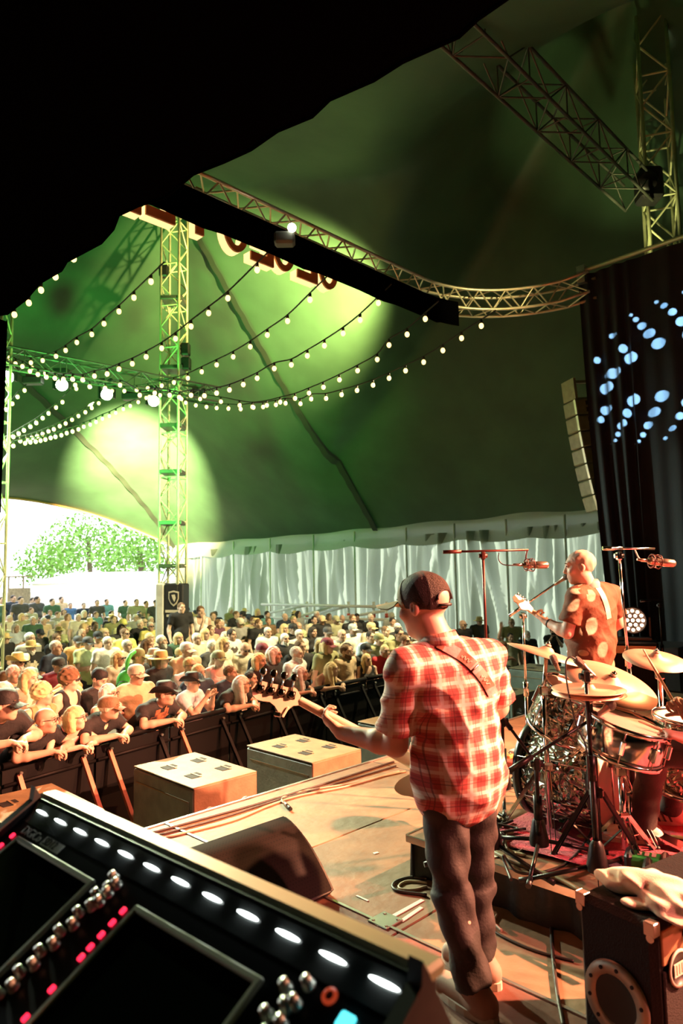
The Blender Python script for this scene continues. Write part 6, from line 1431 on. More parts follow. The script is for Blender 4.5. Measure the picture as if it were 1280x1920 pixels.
if len(rows) > 2:
    mb = MB(); mb.grid(lambda u, v: rows[round(v*(len(rows)-1))][round(u*2)], 2, len(rows)-1); mb.grid(lambda u, v: rows[round(v*(len(rows)-1))][2-round(u*2)]+V(0, 0.006, 0), 2, len(rows)-1)
    tag(mb.build('strap', mat('pale_strap', (0.72, 0.52, 0.36), 0.6)), 'pale strap over the shoulder of the rust-brown shirt', 'strap')

# ------------------------------------------------------------------ the drummer, mostly outside the picture
DF = V(-0.80, 0.60, 0).normalized(); DR = V(DF.y, -DF.x, 0)
pvd = V(1.98, 3.25, 0.78)
DJ = dict(R=DR, F=DF, pelvis=pvd, chest=pvd+V(0, 0, 0.33)+DF*0.04, neck=pvd+V(0, 0, 0.55)+DF*0.06, head=pvd+V(0, 0, 0.69)+DF*0.10, hf=V(-0.8, 0.6, -0.2), Lsh=pvd+V(0, 0, 0.50)-DR*0.19+DF*0.05, Rsh=pvd+V(0, 0, 0.50)+DR*0.19+DF*0.05,
          Lel=pvd-DR*0.20+V(0, 0, 0.25)+DF*0.14, Lwr=P(1286, 1386, 3.20), Rel=pvd+DR*0.26+V(0, 0, 0.27)+DF*0.12, Rwr=P(1291, 1335, 3.50), Lhip=pvd-DR*0.1, Rhip=pvd+DR*0.1, Lkn=P(1226, 1406, 3.45), Rkn=P(1284, 1420, 3.66), Lan=PZ(1206, 1580, RZ), Ran=PZ(1256, 1545, RZ))
for x in 'LR': DJ[x+'an'].z = RZ+0.11; DJ[x+'toe'] = DJ[x+'an']+V(-0.15, 0.03, -0.06)
droot = empty('person', V(pvd.x, pvd.y, RZ), 'seated person drumming in dark trousers and white striped sneakers, cut off by the edge', 'person'); doff = wloc(droot)
link('body', body_sdf(DJ, GM, 0.0075, hands=dict(L=((P(1262, 1378, 3.2)-DJ['Lwr']).normalized(), V(0.2, 0.2, -1), 1.3), R=((P(1266, 1318, 3.5)-DJ['Rwr']).normalized(), V(-0.2, -0.8, -0.5), 1.3))).mesh('body', mat('drummer_skin', (0.62, 0.36, 0.27), 0.5), doff), droot)
link('shirt', shirt_sdf(DJ, GM, 0.010, seed=5).mesh('shirt', mat('drummer_shirt', (0.05, 0.05, 0.06), 0.8), doff), droot)
m_dt = mat('drummer_trousers', (0.030, 0.017, 0.014), 0.7, noise=(10, 0.3), bump=(90, 0.12)); link('trousers', pants_sdf(DJ, GM, 0.008, hemr=0.062).mesh('trousers', m_dt, doff), droot)
m_snk = mat('white_sneaker', (0.82, 0.70, 0.60), 0.6, noise=(12, 0.08))
for x in 'LR':
    so = shoe(droot, DJ[x+'an'], DJ[x+'toe'], m_snk, RZ)
    d = (DJ[x+'toe']-DJ[x+'an']); d.z = 0; d.normalize(); sd_ = V(-d.y, d.x, 0); b0 = V(DJ[x+'an'].x, DJ[x+'an'].y, RZ); sg = 1 if sd_.dot(CAM-b0) > 0 else -1
    for k in range(3): MB().box(b0+d*(0.015+0.03*k)+sd_*sg*0.047+V(0, 0, 0.055), (0.011, 0.008, 0.06), ((d*0.8+V(0, 0, 0.6)*0.0).normalized(), sd_, (V(0, 0, 1)+d*0.45).normalized())).build('stripe', m_dt, so)
    for k in range(4): MB().cyl(b0+d*(0.045+0.024*k)+V(0, 0, 0.094-0.006*k)-sd_*0.03, b0+d*(0.045+0.024*k)+V(0, 0, 0.094-0.006*k)+sd_*0.03, 0.006, n=6).build('lace', m_black, so)
hd_ = link('hair', wear_mesh('short', mat('brown_hair', (0.12, 0.07, 0.04), 0.8)), droot); hd_.matrix_local = head_matrix(DJ, doff); add_face(droot, head_matrix(DJ, doff))
m_stick = mat('hickory_stick', (0.72, 0.50, 0.32), 0.5)
for (a, b, l) in [(P(1282, 1350, 3.48), P(1205, 1217, 3.5), 'raised drumstick crossing the right crash cymbal'), (P(1300, 1392, 3.2), P(1196, 1352, 3.28), 'drumstick resting on the snare drum')]:
    mb = MB(); d = (b-a); L_ = d.length; d.normalize(); mb.lathe(a, d, [(0, 0), (0.007, 0.004), (0.0075, L_*0.7), (0.004, L_-0.02), (0.005, L_-0.01), (0.003, L_), (0, L_)], 10); tag(mb.build('drumstick', m_stick, loc=a), l, 'drumstick')
sl_ = empty('drum_stool', V(pvd.x, pvd.y, RZ), 'round drum stool under the drummer, outside the right edge', 'stool')
MB().lathe(V(pvd.x, pvd.y, pvd.z-0.22), (0, 0, 1), [(0, 0), (0.16, 0), (0.17, 0.03), (0.16, 0.08), (0, 0.09)], 24).build('seat', m_black, sl_); MB().cyl(V(pvd.x, pvd.y, RZ+0.05), V(pvd.x, pvd.y, pvd.z-0.22), 0.02, n=10).build('post', m_chrome, sl_)
for k in range(3): an = k*2.094; MB().cyl(V(pvd.x, pvd.y, RZ+0.2), V(pvd.x+0.24*math.cos(an), pvd.y+0.24*math.sin(an), RZ+0.012), 0.011, n=8).build('leg', m_chrome, sl_)
# ------------------------------------------------------------------ the audience: prototypes, then one object per person
PROTO = {}
HC = 0.0095
def proto(name, J, g, hands=None, tank=False, sleeve=0.62, seed=0):
    PROTO[name] = dict(J=J, body=body_sdf(J, g, HC, hands).mesh('body', SKIN[0]),
        tee=shirt_sdf(J, g, 0.011, seed=seed, sleeve=sleeve).mesh('shirt', m_white), tank=shirt_sdf(J, g, 0.011, seed=seed, tank=True, ex=0.014).mesh('top', m_white) if tank else None)
def mod(J, **k): J = dict(J); J.update(k); return J
M0, W0 = stand_joints(), stand_joints(woman=True)
W0 = {k: (v*1.0 if not isinstance(v, Vector) else v.copy()) for k, v in W0.items()}
M0['hf'] = V(-0.18, 0.98, 0.0); W0['hf'] = V(-0.25, 0.97, 0.0)
proto('stand', M0, GM, seed=1)
proto('heavy', M0, dict(GM, ch=0.185, chd=0.135, wa=0.19, wad=0.16, belly=0.12, nk=1.15, arm=1.1), seed=2)
proto('turn', mod(M0, hf=V(-0.55, 0.83, 0.02), Lel=V(-0.25, 0.05, 1.14), Lwr=V(-0.12, 0.24, 1.02), Rel=V(0.25, 0.04, 1.14), Rwr=V(0.12, 0.25, 1.00)), GM, seed=3)
proto('cross', mod(M0, Lel=V(-0.24, 0.10, 1.15), Lwr=V(0.03, 0.22, 1.14), Rel=V(0.24, 0.10, 1.13), Rwr=V(-0.03, 0.26, 1.19)), GM, dict(L=(V(1, -0.1, 0.1), V(0, -1, 0), 0.3), R=(V(-1, -0.1, 0.2), V(0, -1, 0), 0.3)), seed=4)
proto('phone', mod(M0, hf=V(0, 0.9, -0.4), Lel=V(-0.24, 0.02, 1.14), Lwr=V(-0.07, 0.27, 1.16), Rel=V(0.24, 0.02, 1.14), Rwr=V(0.07, 0.27, 1.16)), GM, dict(L=(V(0.3, 0.6, 0.7), V(0.6, 0, -0.3), 0.9), R=(V(-0.3, 0.6, 0.7), V(-0.6, 0, -0.3), 0.9)), seed=5)
proto('photo', mod(M0, Lel=V(-0.20, 0.20, 1.22), Lwr=V(-0.08, 0.32, 1.44), Rel=V(0.20, 0.20, 1.22), Rwr=V(0.08, 0.32, 1.44)), GM, dict(L=(V(0.2, 0.3, 0.9), V(0.8, 0.2, 0), 0.8), R=(V(-0.2, 0.3, 0.9), V(-0.8, 0.2, 0), 0.8)), seed=6)
proto('raise', mod(M0, Rel=V(0.30, 0.05, 1.60), Rwr=V(0.24, 0.08, 1.86)), GM, dict(R=(V(-0.1, 0, 1), V(0, 1, 0), 0.15)), seed=7)
LEAN = mod(M0, pelvis=V(0, -0.22, 0.92), chest=V(0, 0.02, 1.16), neck=V(0, 0.18, 1.305), head=V(0, 0.265, 1.41), hf=V(-0.50, 0.87, 0.03), Lsh=V(-0.195, 0.13, 1.255), Rsh=V(0.195, 0.13, 1.255), Lel=V(-0.29, 0.25, 1.13), Rel=V(0.29, 0.25, 1.13), Lwr=V(-0.06, 0.42, 1.16), Rwr=V(0.06, 0.44, 1.16), Lhip=V(-0.09, -0.22, 0.89), Rhip=V(0.09, -0.22, 0.89), Lan=V(-0.12, -0.18, 0.09), Ran=V(0.12, -0.18, 0.09), Lkn=V(-0.11, -0.18, 0.49), Rkn=V(0.11, -0.18, 0.49))
LH = dict(L=(V(0.8, 0.4, -0.2), V(0, 0.3, -0.9), 0.9), R=(V(-0.75, 0.45, -0.2), V(0, 0.3, -0.9), 0.9))
proto('lean', LEAN, GM, LH, seed=8); proto('leanw', mod(LEAN, Lsh=V(-0.165, 0.13, 1.255), Rsh=V(0.165, 0.13, 1.255)), GW, LH, tank=True, seed=9)
proto('clap', mod(M0, hf=V(-0.5, 0.86, 0.05), Lel=V(-0.25, 0.04, 1.15), Lwr=V(-0.06, 0.27, 1.28), Rel=V(0.25, 0.04, 1.15), Rwr=V(0.06, 0.27, 1.28)), GW, dict(L=(V(0.1, 0.5, 0.85), V(1, 0, 0), 0.15), R=(V(-0.1, 0.5, 0.85), V(-1, 0, 0), 0.15)), tank=True, seed=10)
proto('wstand', W0, GW, tank=True, seed=11)
proto('wcross', mod(W0, Lel=V(-0.21, 0.10, 1.15), Lwr=V(0.03, 0.21, 1.14), Rel=V(0.21, 0.10, 1.13), Rwr=V(-0.03, 0.25, 1.18)), GW, dict(L=(V(1, -0.1, 0.1), V(0, -1, 0), 0.3), R=(V(-1, -0.1, 0.2), V(0, -1, 0), 0.3)), tank=True, seed=12)
pants_std = pants_sdf(M0, GM, 0.013, fold=0.004).mesh('trousers', m_jeans); pants_lean = pants_sdf(LEAN, GM, 0.013, fold=0.004).mesh('trousers', m_jeans)
phone_me = MB().bbox((0, 0.0, 0), (0.15, 0.010, 0.075), 0.004).mesh('phone', mat('phone_black', (0.02, 0.02, 0.022), 0.25))
CLR = dict(black=(0.012, 0.012, 0.013), navy=(0.02, 0.03, 0.055), charcoal=(0.06, 0.06, 0.06), grey=(0.32, 0.32, 0.30), lightgrey=(0.52, 0.53, 0.50), white=(0.78, 0.78, 0.74), cream=(0.66, 0.60, 0.46), tan=(0.60, 0.44, 0.27), orange=(0.70, 0.36, 0.13), green=(0.05, 0.12, 0.07), lime=(0.52, 0.58, 0.30), yellow=(0.72, 0.68, 0.20), teal=(0.12, 0.30, 0.30), pink=(0.80, 0.42, 0.36), red=(0.62, 0.03, 0.05), blue=(0.06, 0.14, 0.30), paleblue=(0.55, 0.66, 0.74), khaki=(0.36, 0.36, 0.22), maroon=(0.22, 0.03, 0.05), brown=(0.20, 0.12, 0.06), plum=(0.15, 0.05, 0.08), straw=(0.72, 0.56, 0.24), blond=(0.68, 0.52, 0.26), silver=(0.74, 0.72, 0.66), darkhair=(0.03, 0.022, 0.018), brownhair=(0.16, 0.09, 0.045), olive=(0.28, 0.28, 0.13))
WORD = dict(lightgrey='light grey', paleblue='pale blue', lime='pale green', charcoal='charcoal grey')
def cm(c, kind='cloth'):
    return mat('%s_%s' % (kind, c), CLR[c], 0.82 if kind != 'hat' else 0.7, noise=(14, 0.10), bump=(45, 0.25))
FOCUS = G(7.2, -0.5)
PEOPLE = []
def person(px, py, pose, top, colr, hair=None, hc=None, hat=None, hatc=None, face=(), label=None, zh=None, turn=None, depth=None, phone=False, skin=None, pts=None):
    PEOPLE.append(dict(px=px, py=py, pose=pose, top=top, c=colr, hair=hair, hc=hc, hat=hat, hatc=hatc, face=face, label=label, turn=turn, depth=depth, phone=phone))
p_ = person
# front row along the barrier
p_(9, 1322, 'lean', 'tee', 'black', 'short', 'darkhair', 'cap', 'black', label='person in black tee and black visor cap at the left end of the barrier')
p_(87, 1352, 'lean', 'tee', 'black', None, None, face=('glasses',), label='person in dark polo and dark glasses leaning both forearms on the barrier')
p_(144, 1347, 'leanw', 'tank', 'pink', 'bob', 'blond', face=('glasses',), label='person in pink sleeveless top and glasses leaning on the barrier')
p_(207, 1328, 'lean', 'tee', 'black', 'short', 'silver', 'trucker', 'brown', label='person in black tee and pale trucker cap, hands clasped over the barrier')
p_(311, 1303, 'lean', 'tee', 'black', 'short', 'brownhair', 'cowboy', 'black', face=('shades',), label='person in printed black tee, black cowboy hat and sunglasses leaning on the barrier')
p_(360, 1281, 'photo', 'tee', 'paleblue', 'short', 'silver', 'cowboy', 'black', label='person in pale blue shirt and black hat filming with a phone', phone=True)
p_(457, 1284, 'lean', 'tee', 'black', 'long', 'silver', face=('glasses',), label='person in black tee and glasses holding a phone by the bass headstock')
p_(568, 1263, 'leanw', 'tee', 'black', 'long', 'silver', label='person in black tee leaning on the barrier right of the bass tuners')
p_(626, 1256, 'leanw', 'tank', 'pink', 'long', 'blond', label='person in pale pink sleeveless top leaning on the barrier above the bass neck')
p_(690, 1250, 'wcross', 'tank', 'black', 'long', 'blond', label='person in black tank top with crossed arms beside the plaid shirt')
p_(957, 1203, 'raise', 'tee', 'khaki', 'short', 'darkhair', label='person in khaki tee raising one arm, right of the bassist')
p_(988, 1194, 'stand', 'tee', 'black', 'crop', 'silver', face=('beard',), label='bearded person in black behind the guitarist microphone stand')
p_(1037, 1198, 'photo', 'tee', 'black', 'short', 'brownhair', label='person in black holding a camera in the pit behind the left crash cymbal', phone=True)
p_(945, 1213, 'lean', 'tee', 'black', 'short', 'brownhair', label='person in black leaning on the barrier just right of the plaid shirt')
# next rows, left
p_(58, 1303, 'stand', 'tee', 'grey', 'crop', 'silver', label='person in grey tee with dark glasses hung at the neck, behind the dark polo')
p_(87, 1308, 'clap', 'tank', 'olive', 'curly', 'blond', label='person in olive top clapping hands, between the grey tee and big orange tee')
p_(130, 1267, 'heavy', 'tee', 'orange', 'crop', 'brownhair', face=('beard',), label='broad person in orange-brown tee turned away to the right')
p_(166, 1314, 'wstand', 'tank', 'teal', 'bob', 'silver', face=('glasses',), label='person in teal tank top and glasses behind the trucker cap')
p_(25, 1264, 'stand', 'tee', 'tan', 'crop', 'silver', label='person in tan tee near the left edge, below the straw cowboy hat')
p_(58, 1269, 'stand', 'tee', 'charcoal', 'short', 'silver', 'bucket', 'teal', label='person in charcoal tee and grey-blue bucket hat')
p_(84, 1272, 'wstand', 'tee', 'cream', 'long', 'blond', label='person in cream top with long hair, right of the bucket hat')
p_(110, 1248, 'stand', 'tee', 'maroon', 'short', 'silver', 'cap', 'charcoal', face=('shades',), label='person in maroon tee, grey cap and sunglasses behind the orange-brown tee')
p_(147, 1275, 'stand', 'tee', 'lime', None, None, face=('shades',), label='person in pale green with sunglasses peeking past the orange-brown tee')
p_(169, 1283, 'wstand', 'tank', 'black', 'curly', 'brownhair', face=('shades',), label='person in black top with white-rimmed sunglasses left of the black head wrap')
p_(188, 1272, 'phone', 'tee', 'black', 'short', 'darkhair', 'wrap', 'black', label='person in black with a black head wrap looking down at a phone', phone=True)
p_(270, 1272, 'heavy', 'tee', 'tan', 'short', 'silver', 'cap', 'cream', face=('glasses',), label='person in tan tee and cream cap beside the green backpack')
p_(258, 1232, 'turn', 'tee', 'black', 'short', 'brownhair', 'cap', 'olive', label='person in black tee and dark green cap wearing the green backpack')
p_(305, 1237, 'stand', 'tee', 'black', 'bob', 'brownhair', 'straw', 'straw', label='person in black with white straps and a straw hat')
p_(289, 1231, 'wstand', 'tee', 'black', 'bob', 'blond', 'straw', 'cream', label='person in a cream sun hat left of the straw hat')
p_(222, 1235, 'wstand', 'tee', 'cream', 'long', 'blond', face=('shades',), label='person in cream with sunglasses pushed up, left of the backpack wearer')
p_(342, 1230, 'stand', 'tee', 'black', 'short', 'silver', 'cap', 'straw', label='person in black tee and straw-coloured cap right of the straw hat')
p_(357, 1250, 'stand', 'tee', 'paleblue', 'short', 'blond', face=('glasses',), label='person in pale checked shirt and glasses behind the black hat')
p_(410, 1235, 'wstand', 'tank', 'pink', 'short', 'brownhair', 'cap', 'olive', face=('shades',), label='person in pale pink tank top, cap and sunglasses')
p_(421, 1262, 'stand', 'tee', 'navy', 'short', 'blond', label='person in navy with a pale collar, behind the filming phone')
p_(437, 1268, 'turn', 'tee', 'navy', 'short', 'brownhair', label='person in dark navy jacket seen from behind near the filming phone')
p_(481, 1270, 'stand', 'tee', 'black', 'short', 'darkhair', label='laughing person in black directly above the leftmost bass tuner')
p_(520, 1272, 'stand', 'tee', 'charcoal', 'crop', 'silver', label='person in charcoal half hidden behind the bass tuners')
p_(33, 1242, 'stand', 'tee', 'brown', 'short', 'silver', 'cowboy', 'straw', face=('shades', 'beard'), label='person in brown with a yellow straw cowboy hat and sunglasses')
p_(58, 1214, 'stand', 'tee', 'black', 'short', 'silver', 'straw', 'straw', face=('beard',), label='bearded person in printed black tee and small straw hat')
p_(105, 1215, 'stand', 'tee', 'navy', 'short', 'silver', label='person in navy tee right of the printed black tee')
p_(166, 1206, 'cross', 'tee', 'lime', 'short', 'brownhair', 'trucker', 'charcoal', label='person in pale green tee and two-tone cap with hands joined')
p_(150, 1203, 'stand', 'tee', 'orange', 'short', 'brownhair', 'cap', 'charcoal', label='person in orange tee and dark cap, half behind the pale green tee')
p_(30, 1178, 'cross', 'tee', 'paleblue', 'bob', 'silver', label='person in pale blue tee with crossed arms at the far left')
p_(62, 1164, 'stand', 'tee', 'green', 'short', 'silver', label='tall person in dark green polo at the left')
p_(108, 1173, 'stand', 'tee', 'cream', 'short', 'silver', label='tall person in cream tee left of the centre aisle')
p_(147, 1158, 'stand', 'tee', 'cream', 'short', 'silver', label='tall person in pale cream tee right of the other tall one')
p_(180, 1195, 'wstand', 'tank', 'black', 'short', 'brownhair', 'cap', 'black', face=('shades',), label='person in black tank, black cap and sunglasses')
p_(256, 1171, 'stand', 'tee', 'black', 'short', 'silver', label='person in black tee with a round white print, left of the tower')
p_(234, 1189, 'cross', 'tee', 'yellow', 'short', 'brownhair', face=('shades',), label='person in yellow tee and sunglasses, arms crossed')
p_(282, 1175, 'stand', 'tee', 'yellow', 'short', 'silver', face=('shades',), label='person in bright yellow-green tee and sunglasses left of the tower cover')
p_(231, 1211, 'stand', 'tee', 'cream', 'crop', 'silver', label='person in cream in front of the yellow tee')
p_(303, 1203, 'turn', 'tee', 'black', 'crop', 'silver', face=('beard',), label='broad person in black turned away, in front of the tower cover')
p_(335, 1197, 'wstand', 'tee', 'green', 'bob', 'blond', label='person in dark green top right of the tower foot')
p_(334, 1172, 'turn', 'tee', 'cream', 'short', 'brownhair', 'cap', 'tan', label='person in cream turned to the right beside the tower cover')
p_(237, 1169, 'stand', 'tee', 'lime', 'short', 'silver', 'cap', 'yellow', label='person in pale green with a yellow cap')
p_(277, 1211, 'wstand', 'tee', 'grey', 'bob', 'brownhair', label='person in grey with dark bobbed hair left of the sun hats')
p_(281, 1197, 'clap', 'tee', 'cream', 'short', 'blond', label='person in cream with a hand at the mouth, below the yellow-green tee')
# middle to right
p_(376, 1147, 'wstand', 'tank', 'white', 'short', 'brownhair', label='small person in white vest riding above the crowd at the wall', depth=17.5)
p_(457, 1217, 'phone', 'tee', 'cream', None, None, face=('shades',), label='person in cream tee bent over a phone', phone=True)
p_(492, 1220, 'stand', 'tee', 'black', 'short', 'silver', 'cap', 'maroon', label='person in black tee and maroon cap')
p_(502, 1239, 'wstand', 'tee', 'black', 'bob', 'blond', label='person in black V-neck below the maroon cap')
p_(527, 1228, 'wstand', 'tee', 'black', 'bob', 'silver', label='person in black above the bass tuners, beside the maroon cap')
p_(546, 1249, 'stand', 'tee', 'navy', 'short', 'silver', face=('shades',), label='person in navy and sunglasses above the right bass tuner')
p_(534, 1199, 'heavy', 'tee', 'black', 'short', 'silver', face=('beard',), label='broad bearded person in black tee in mid crowd')
p_(502, 1186, 'stand', 'tee', 'white', 'short', 'silver', label='person in open white shirt in mid crowd')
p_(485, 1170, 'stand', 'tee', 'black', 'short', 'brownhair', label='person in black tee with pale print, left of the white shirt')
p_(450, 1168, 'cross', 'tee', 'grey', 'short', 'brownhair', 'cap', 'cream', label='person in grey tee and cap, arms crossed, near the wall')
p_(434, 1191, 'stand', 'tee', 'white', 'short', 'darkhair', label='person in white tee with dark print, below the grey crossed arms')
p_(399, 1213, 'turn', 'tee', 'charcoal', 'crop', 'silver', label='person in charcoal turned right, left of the bent phone user')
p_(421, 1208, 'wstand', 'tee', 'cream', 'long', 'blond', label='person in cream with long hair beside the charcoal one')
p_(385, 1189, 'wstand', 'tee', 'cream', 'bob', 'blond', label='person in cream jacket right of the tower cover')
p_(395, 1182, 'raise', 'tee', 'tan', 'short', 'brownhair', label='person in tan with a bent raised arm near the wall')
p_(369, 1198, 'stand', 'tee', 'cream', 'crop', 'silver', label='person in cream just right of the dark green top')
p_(347, 1218, 'stand', 'tee', 'tan', 'short', 'silver', 'cap', 'silver', label='person in tan with a pale cap, below the dark green top')
p_(565, 1227, 'stand', 'tee', 'white', 'crop', 'silver', face=('beard',), label='bearded person in white, left of the young one in black')
p_(582, 1214, 'cross', 'tee', 'black', 'short', 'brownhair', label='young person in black tee, arms crossed, mid crowd')
p_(601, 1212, 'wstand', 'tee', 'olive', 'bob', 'blond', label='person in olive between the black tee and the maroon cap pair')
p_(621, 1212, 'stand', 'tee', 'olive', 'long', 'blond', 'cap', 'maroon', label='person in olive with a maroon cap and long hair')
p_(637, 1223, 'stand', 'tee', 'tan', 'short', 'brownhair', face=('beard',), label='bearded person in tan shirt above the pink sleeveless top')
p_(667, 1219, 'wstand', 'tank', 'black', 'short', 'darkhair', label='person in black tank right of the bearded tan shirt')
p_(695, 1221, 'stand', 'tee', 'black', 'short', 'darkhair', 'cap', 'black', face=('shades',), label='person in black tee, black cap and sunglasses behind the crossed arms')
p_(718, 1221, 'stand', 'tee', 'red', 'crop', 'blond', label='person in bright red tee left of the plaid shirt')
p_(739, 1227, 'stand', 'tee', 'paleblue', 'short', 'silver', label='person in pale blue shirt next to the plaid shoulder')
p_(768, 1216, 'stand', 'tee', 'cream', 'crop', 'silver', label='person hidden behind the plaid shoulder, cream tee')
p_(755, 1203, 'heavy', 'tee', 'tan', 'short', 'brownhair', label='broad person in tan left of the bassist chin')
p_(735, 1191, 'photo', 'tee', 'olive', 'short', 'darkhair', label='person in olive holding something to the face, near the bassist', phone=True)
p_(745, 1178, 'stand', 'tee', 'black', 'crop', 'silver', face=('shades', 'beard'), label='bearded person in black and sunglasses left of the bassist face')
p_(725, 1199, 'stand', 'tee', 'olive', 'short', 'brownhair', 'cap', 'olive', label='person in olive with an olive cap')
p_(736, 1167, 'stand', 'tee', 'white', 'short', 'darkhair', label='person in white behind the bearded one in sunglasses')
p_(718, 1184, 'stand', 'tee', 'lime', 'crop', 'brownhair', label='person in pale green behind the olive cap')
p_(695, 1195, 'stand', 'tee', 'paleblue', 'short', 'darkhair', label='person in pale blue behind the black cap')
p_(697, 1178, 'stand', 'tee', 'cream', 'short', 'blond', 'cap', 'blond', label='person in cream with a pale cap, right of the white tee')
p_(695, 1159, 'stand', 'tee', 'black', 'short', 'silver', label='tall person in black standing before the scaffold')
p_(665, 1180, 'stand', 'tee', 'white', 'short', 'silver', 'cap', 'lightgrey', label='person in white tee with sunglasses hung at the chest')
p_(641, 1191, 'stand', 'tee', 'cream', None, None, label='person in cream mid crowd, left of the white tee')
p_(614, 1186, 'stand', 'tee', 'grey', 'short', 'darkhair', 'cap', 'charcoal', label='person in blue-grey tee and dark cap mid crowd')
p_(567, 1189, 'stand', 'tee', 'cream', 'crop', 'silver', label='person in cream shirt mid crowd, right of the broad bearded one')
p_(577, 1186, 'wstand', 'tee', 'black', 'long', 'darkhair', label='person in black with long dark hair behind the cream shirt')
p_(553, 1180, 'stand', 'tee', 'black', 'short', 'darkhair', 'cap', 'black', label='person in black with a black cap, left of the cream shirt')
p_(533, 1179, 'wstand', 'tee', 'olive', 'long', 'blond', label='person in olive with long hair right of the white shirt')
p_(550, 1163, 'stand', 'tee', 'khaki', 'short', 'olive', label='person in khaki at the scaffold left end')
p_(534, 1157, 'turn', 'tee', 'navy', None, None, label='person in navy leaning right in front of the scaffold')
p_(589, 1163, 'stand', 'tee', 'cream', 'short', 'darkhair', label='person in cream before the scaffold, dark hair')
p_(603, 1163, 'stand', 'tee', 'black', 'short', 'brownhair', 'cap', 'tan', label='person in black with a tan cap before the scaffold')
p_(630, 1163, 'stand', 'tee', 'khaki', 'short', 'brownhair', 'cap', 'khaki', label='person in khaki tee and cap before the scaffold')
p_(661, 1161, 'stand', 'tee', 'black', 'short', 'brownhair', label='person in black right of the khaki cap')
p_(594, 1153, 'stand', 'tee', 'black', 'crop', 'silver', label='farthest person in black behind the scaffold rail')
p_(501, 1153, 'wstand', 'tee', 'teal', 'short', 'darkhair', label='person in teal near the wall left of the scaffold')
p_(483, 1148, 'wstand', 'tee', 'black', 'bob', 'blond', label='person in black near the wall with pale hair')
p_(455, 1153, 'stand', 'tee', 'lightgrey', 'short', 'darkhair', 'cap', 'black', label='person in light grey with a black cap at the wall')
p_(443, 1153, 'turn', 'tee', 'black', 'short', 'brownhair', label='person in black at the wall left of the black cap')
p_(399, 1156, 'stand', 'tee', 'cream', 'short', 'brownhair', label='person in cream at the wall right of the tower')
p_(409, 1170, 'wstand', 'tee', 'plum', 'short', 'brownhair', label='person in plum at the wall right of the tower')
p_(340, 1140, 'stand', 'tee', 'black', 'short', 'brownhair', label='person in black standing against the tower cover', depth=15.2)
p_(476, 1165, 'stand', 'tee', 'tan', 'short', 'brownhair', label='person in tan between the grey crossed arms and black print tee')
p_(501, 1165, 'wstand', 'tee', 'brown', 'short', 'brownhair', label='person in brown behind the open white shirt')
# far rows at the left, towards the open end
for q in [(18, 1160, 'cream', 'silver'), (41, 1157, 'khaki', 'blond'), (82, 1165, 'tan', 'silver'), (178, 1175, 'lime', 'brownhair'), (159, 1178, 'lime', 'blond'), (153, 1189, 'cream', 'silver'), (197, 1188, 'lime', 'blond'), (56, 1198, 'grey', 'silver'), (106, 1198, 'black', 'brownhair'), (208, 1206, 'white', 'silver'), (202, 1187, 'cream', 'blond'), (217, 1181, 'charcoal', 'darkhair'), (213, 1162, 'olive', 'brownhair'), (283, 1163, 'grey', 'silver'), (19, 1142, 'cream', 'silver'), (37, 1143, 'pink', 'brownhair'), (59, 1145, 'khaki', 'brownhair'), (94, 1150, 'lightgrey', 'brownhair'), (108, 1153, 'grey', 'brownhair'), (120, 1148, 'cream', 'brownhair'), (127, 1157, 'tan', 'brownhair'), (158, 1151, 'charcoal', 'silver'), (180, 1153, 'teal', 'brownhair'), (77, 1139, 'khaki', 'brownhair'), (107, 1133, 'paleblue', 'brownhair')]:
    p_(q[0], q[1], random.choice(['stand', 'stand', 'turn', 'wstand', 'cross']), 'tee', q[2], random.choice(['short', 'short', 'bob']), q[3])
for q in [(5, 1126, 'green'), (23, 1123, 'navy'), (39, 1126, 'charcoal'), (61, 1127, 'green'), (70, 1125, 'charcoal'), (98, 1129, 'green'), (115, 1125, 'tan'), (132, 1136, 'blue'), (157, 1136, 'navy'), (182, 1131, 'charcoal'), (200, 1129, 'teal'), (235, 1131, 'green'), (257, 1130, 'khaki'), (276, 1133, 'cream'), (289, 1131, 'charcoal')]:
    p_(q[0], q[1], random.choice(['stand', 'turn', 'stand']), 'tee', q[2], 'short', 'darkhair', depth=27+random.uniform(-1, 5))
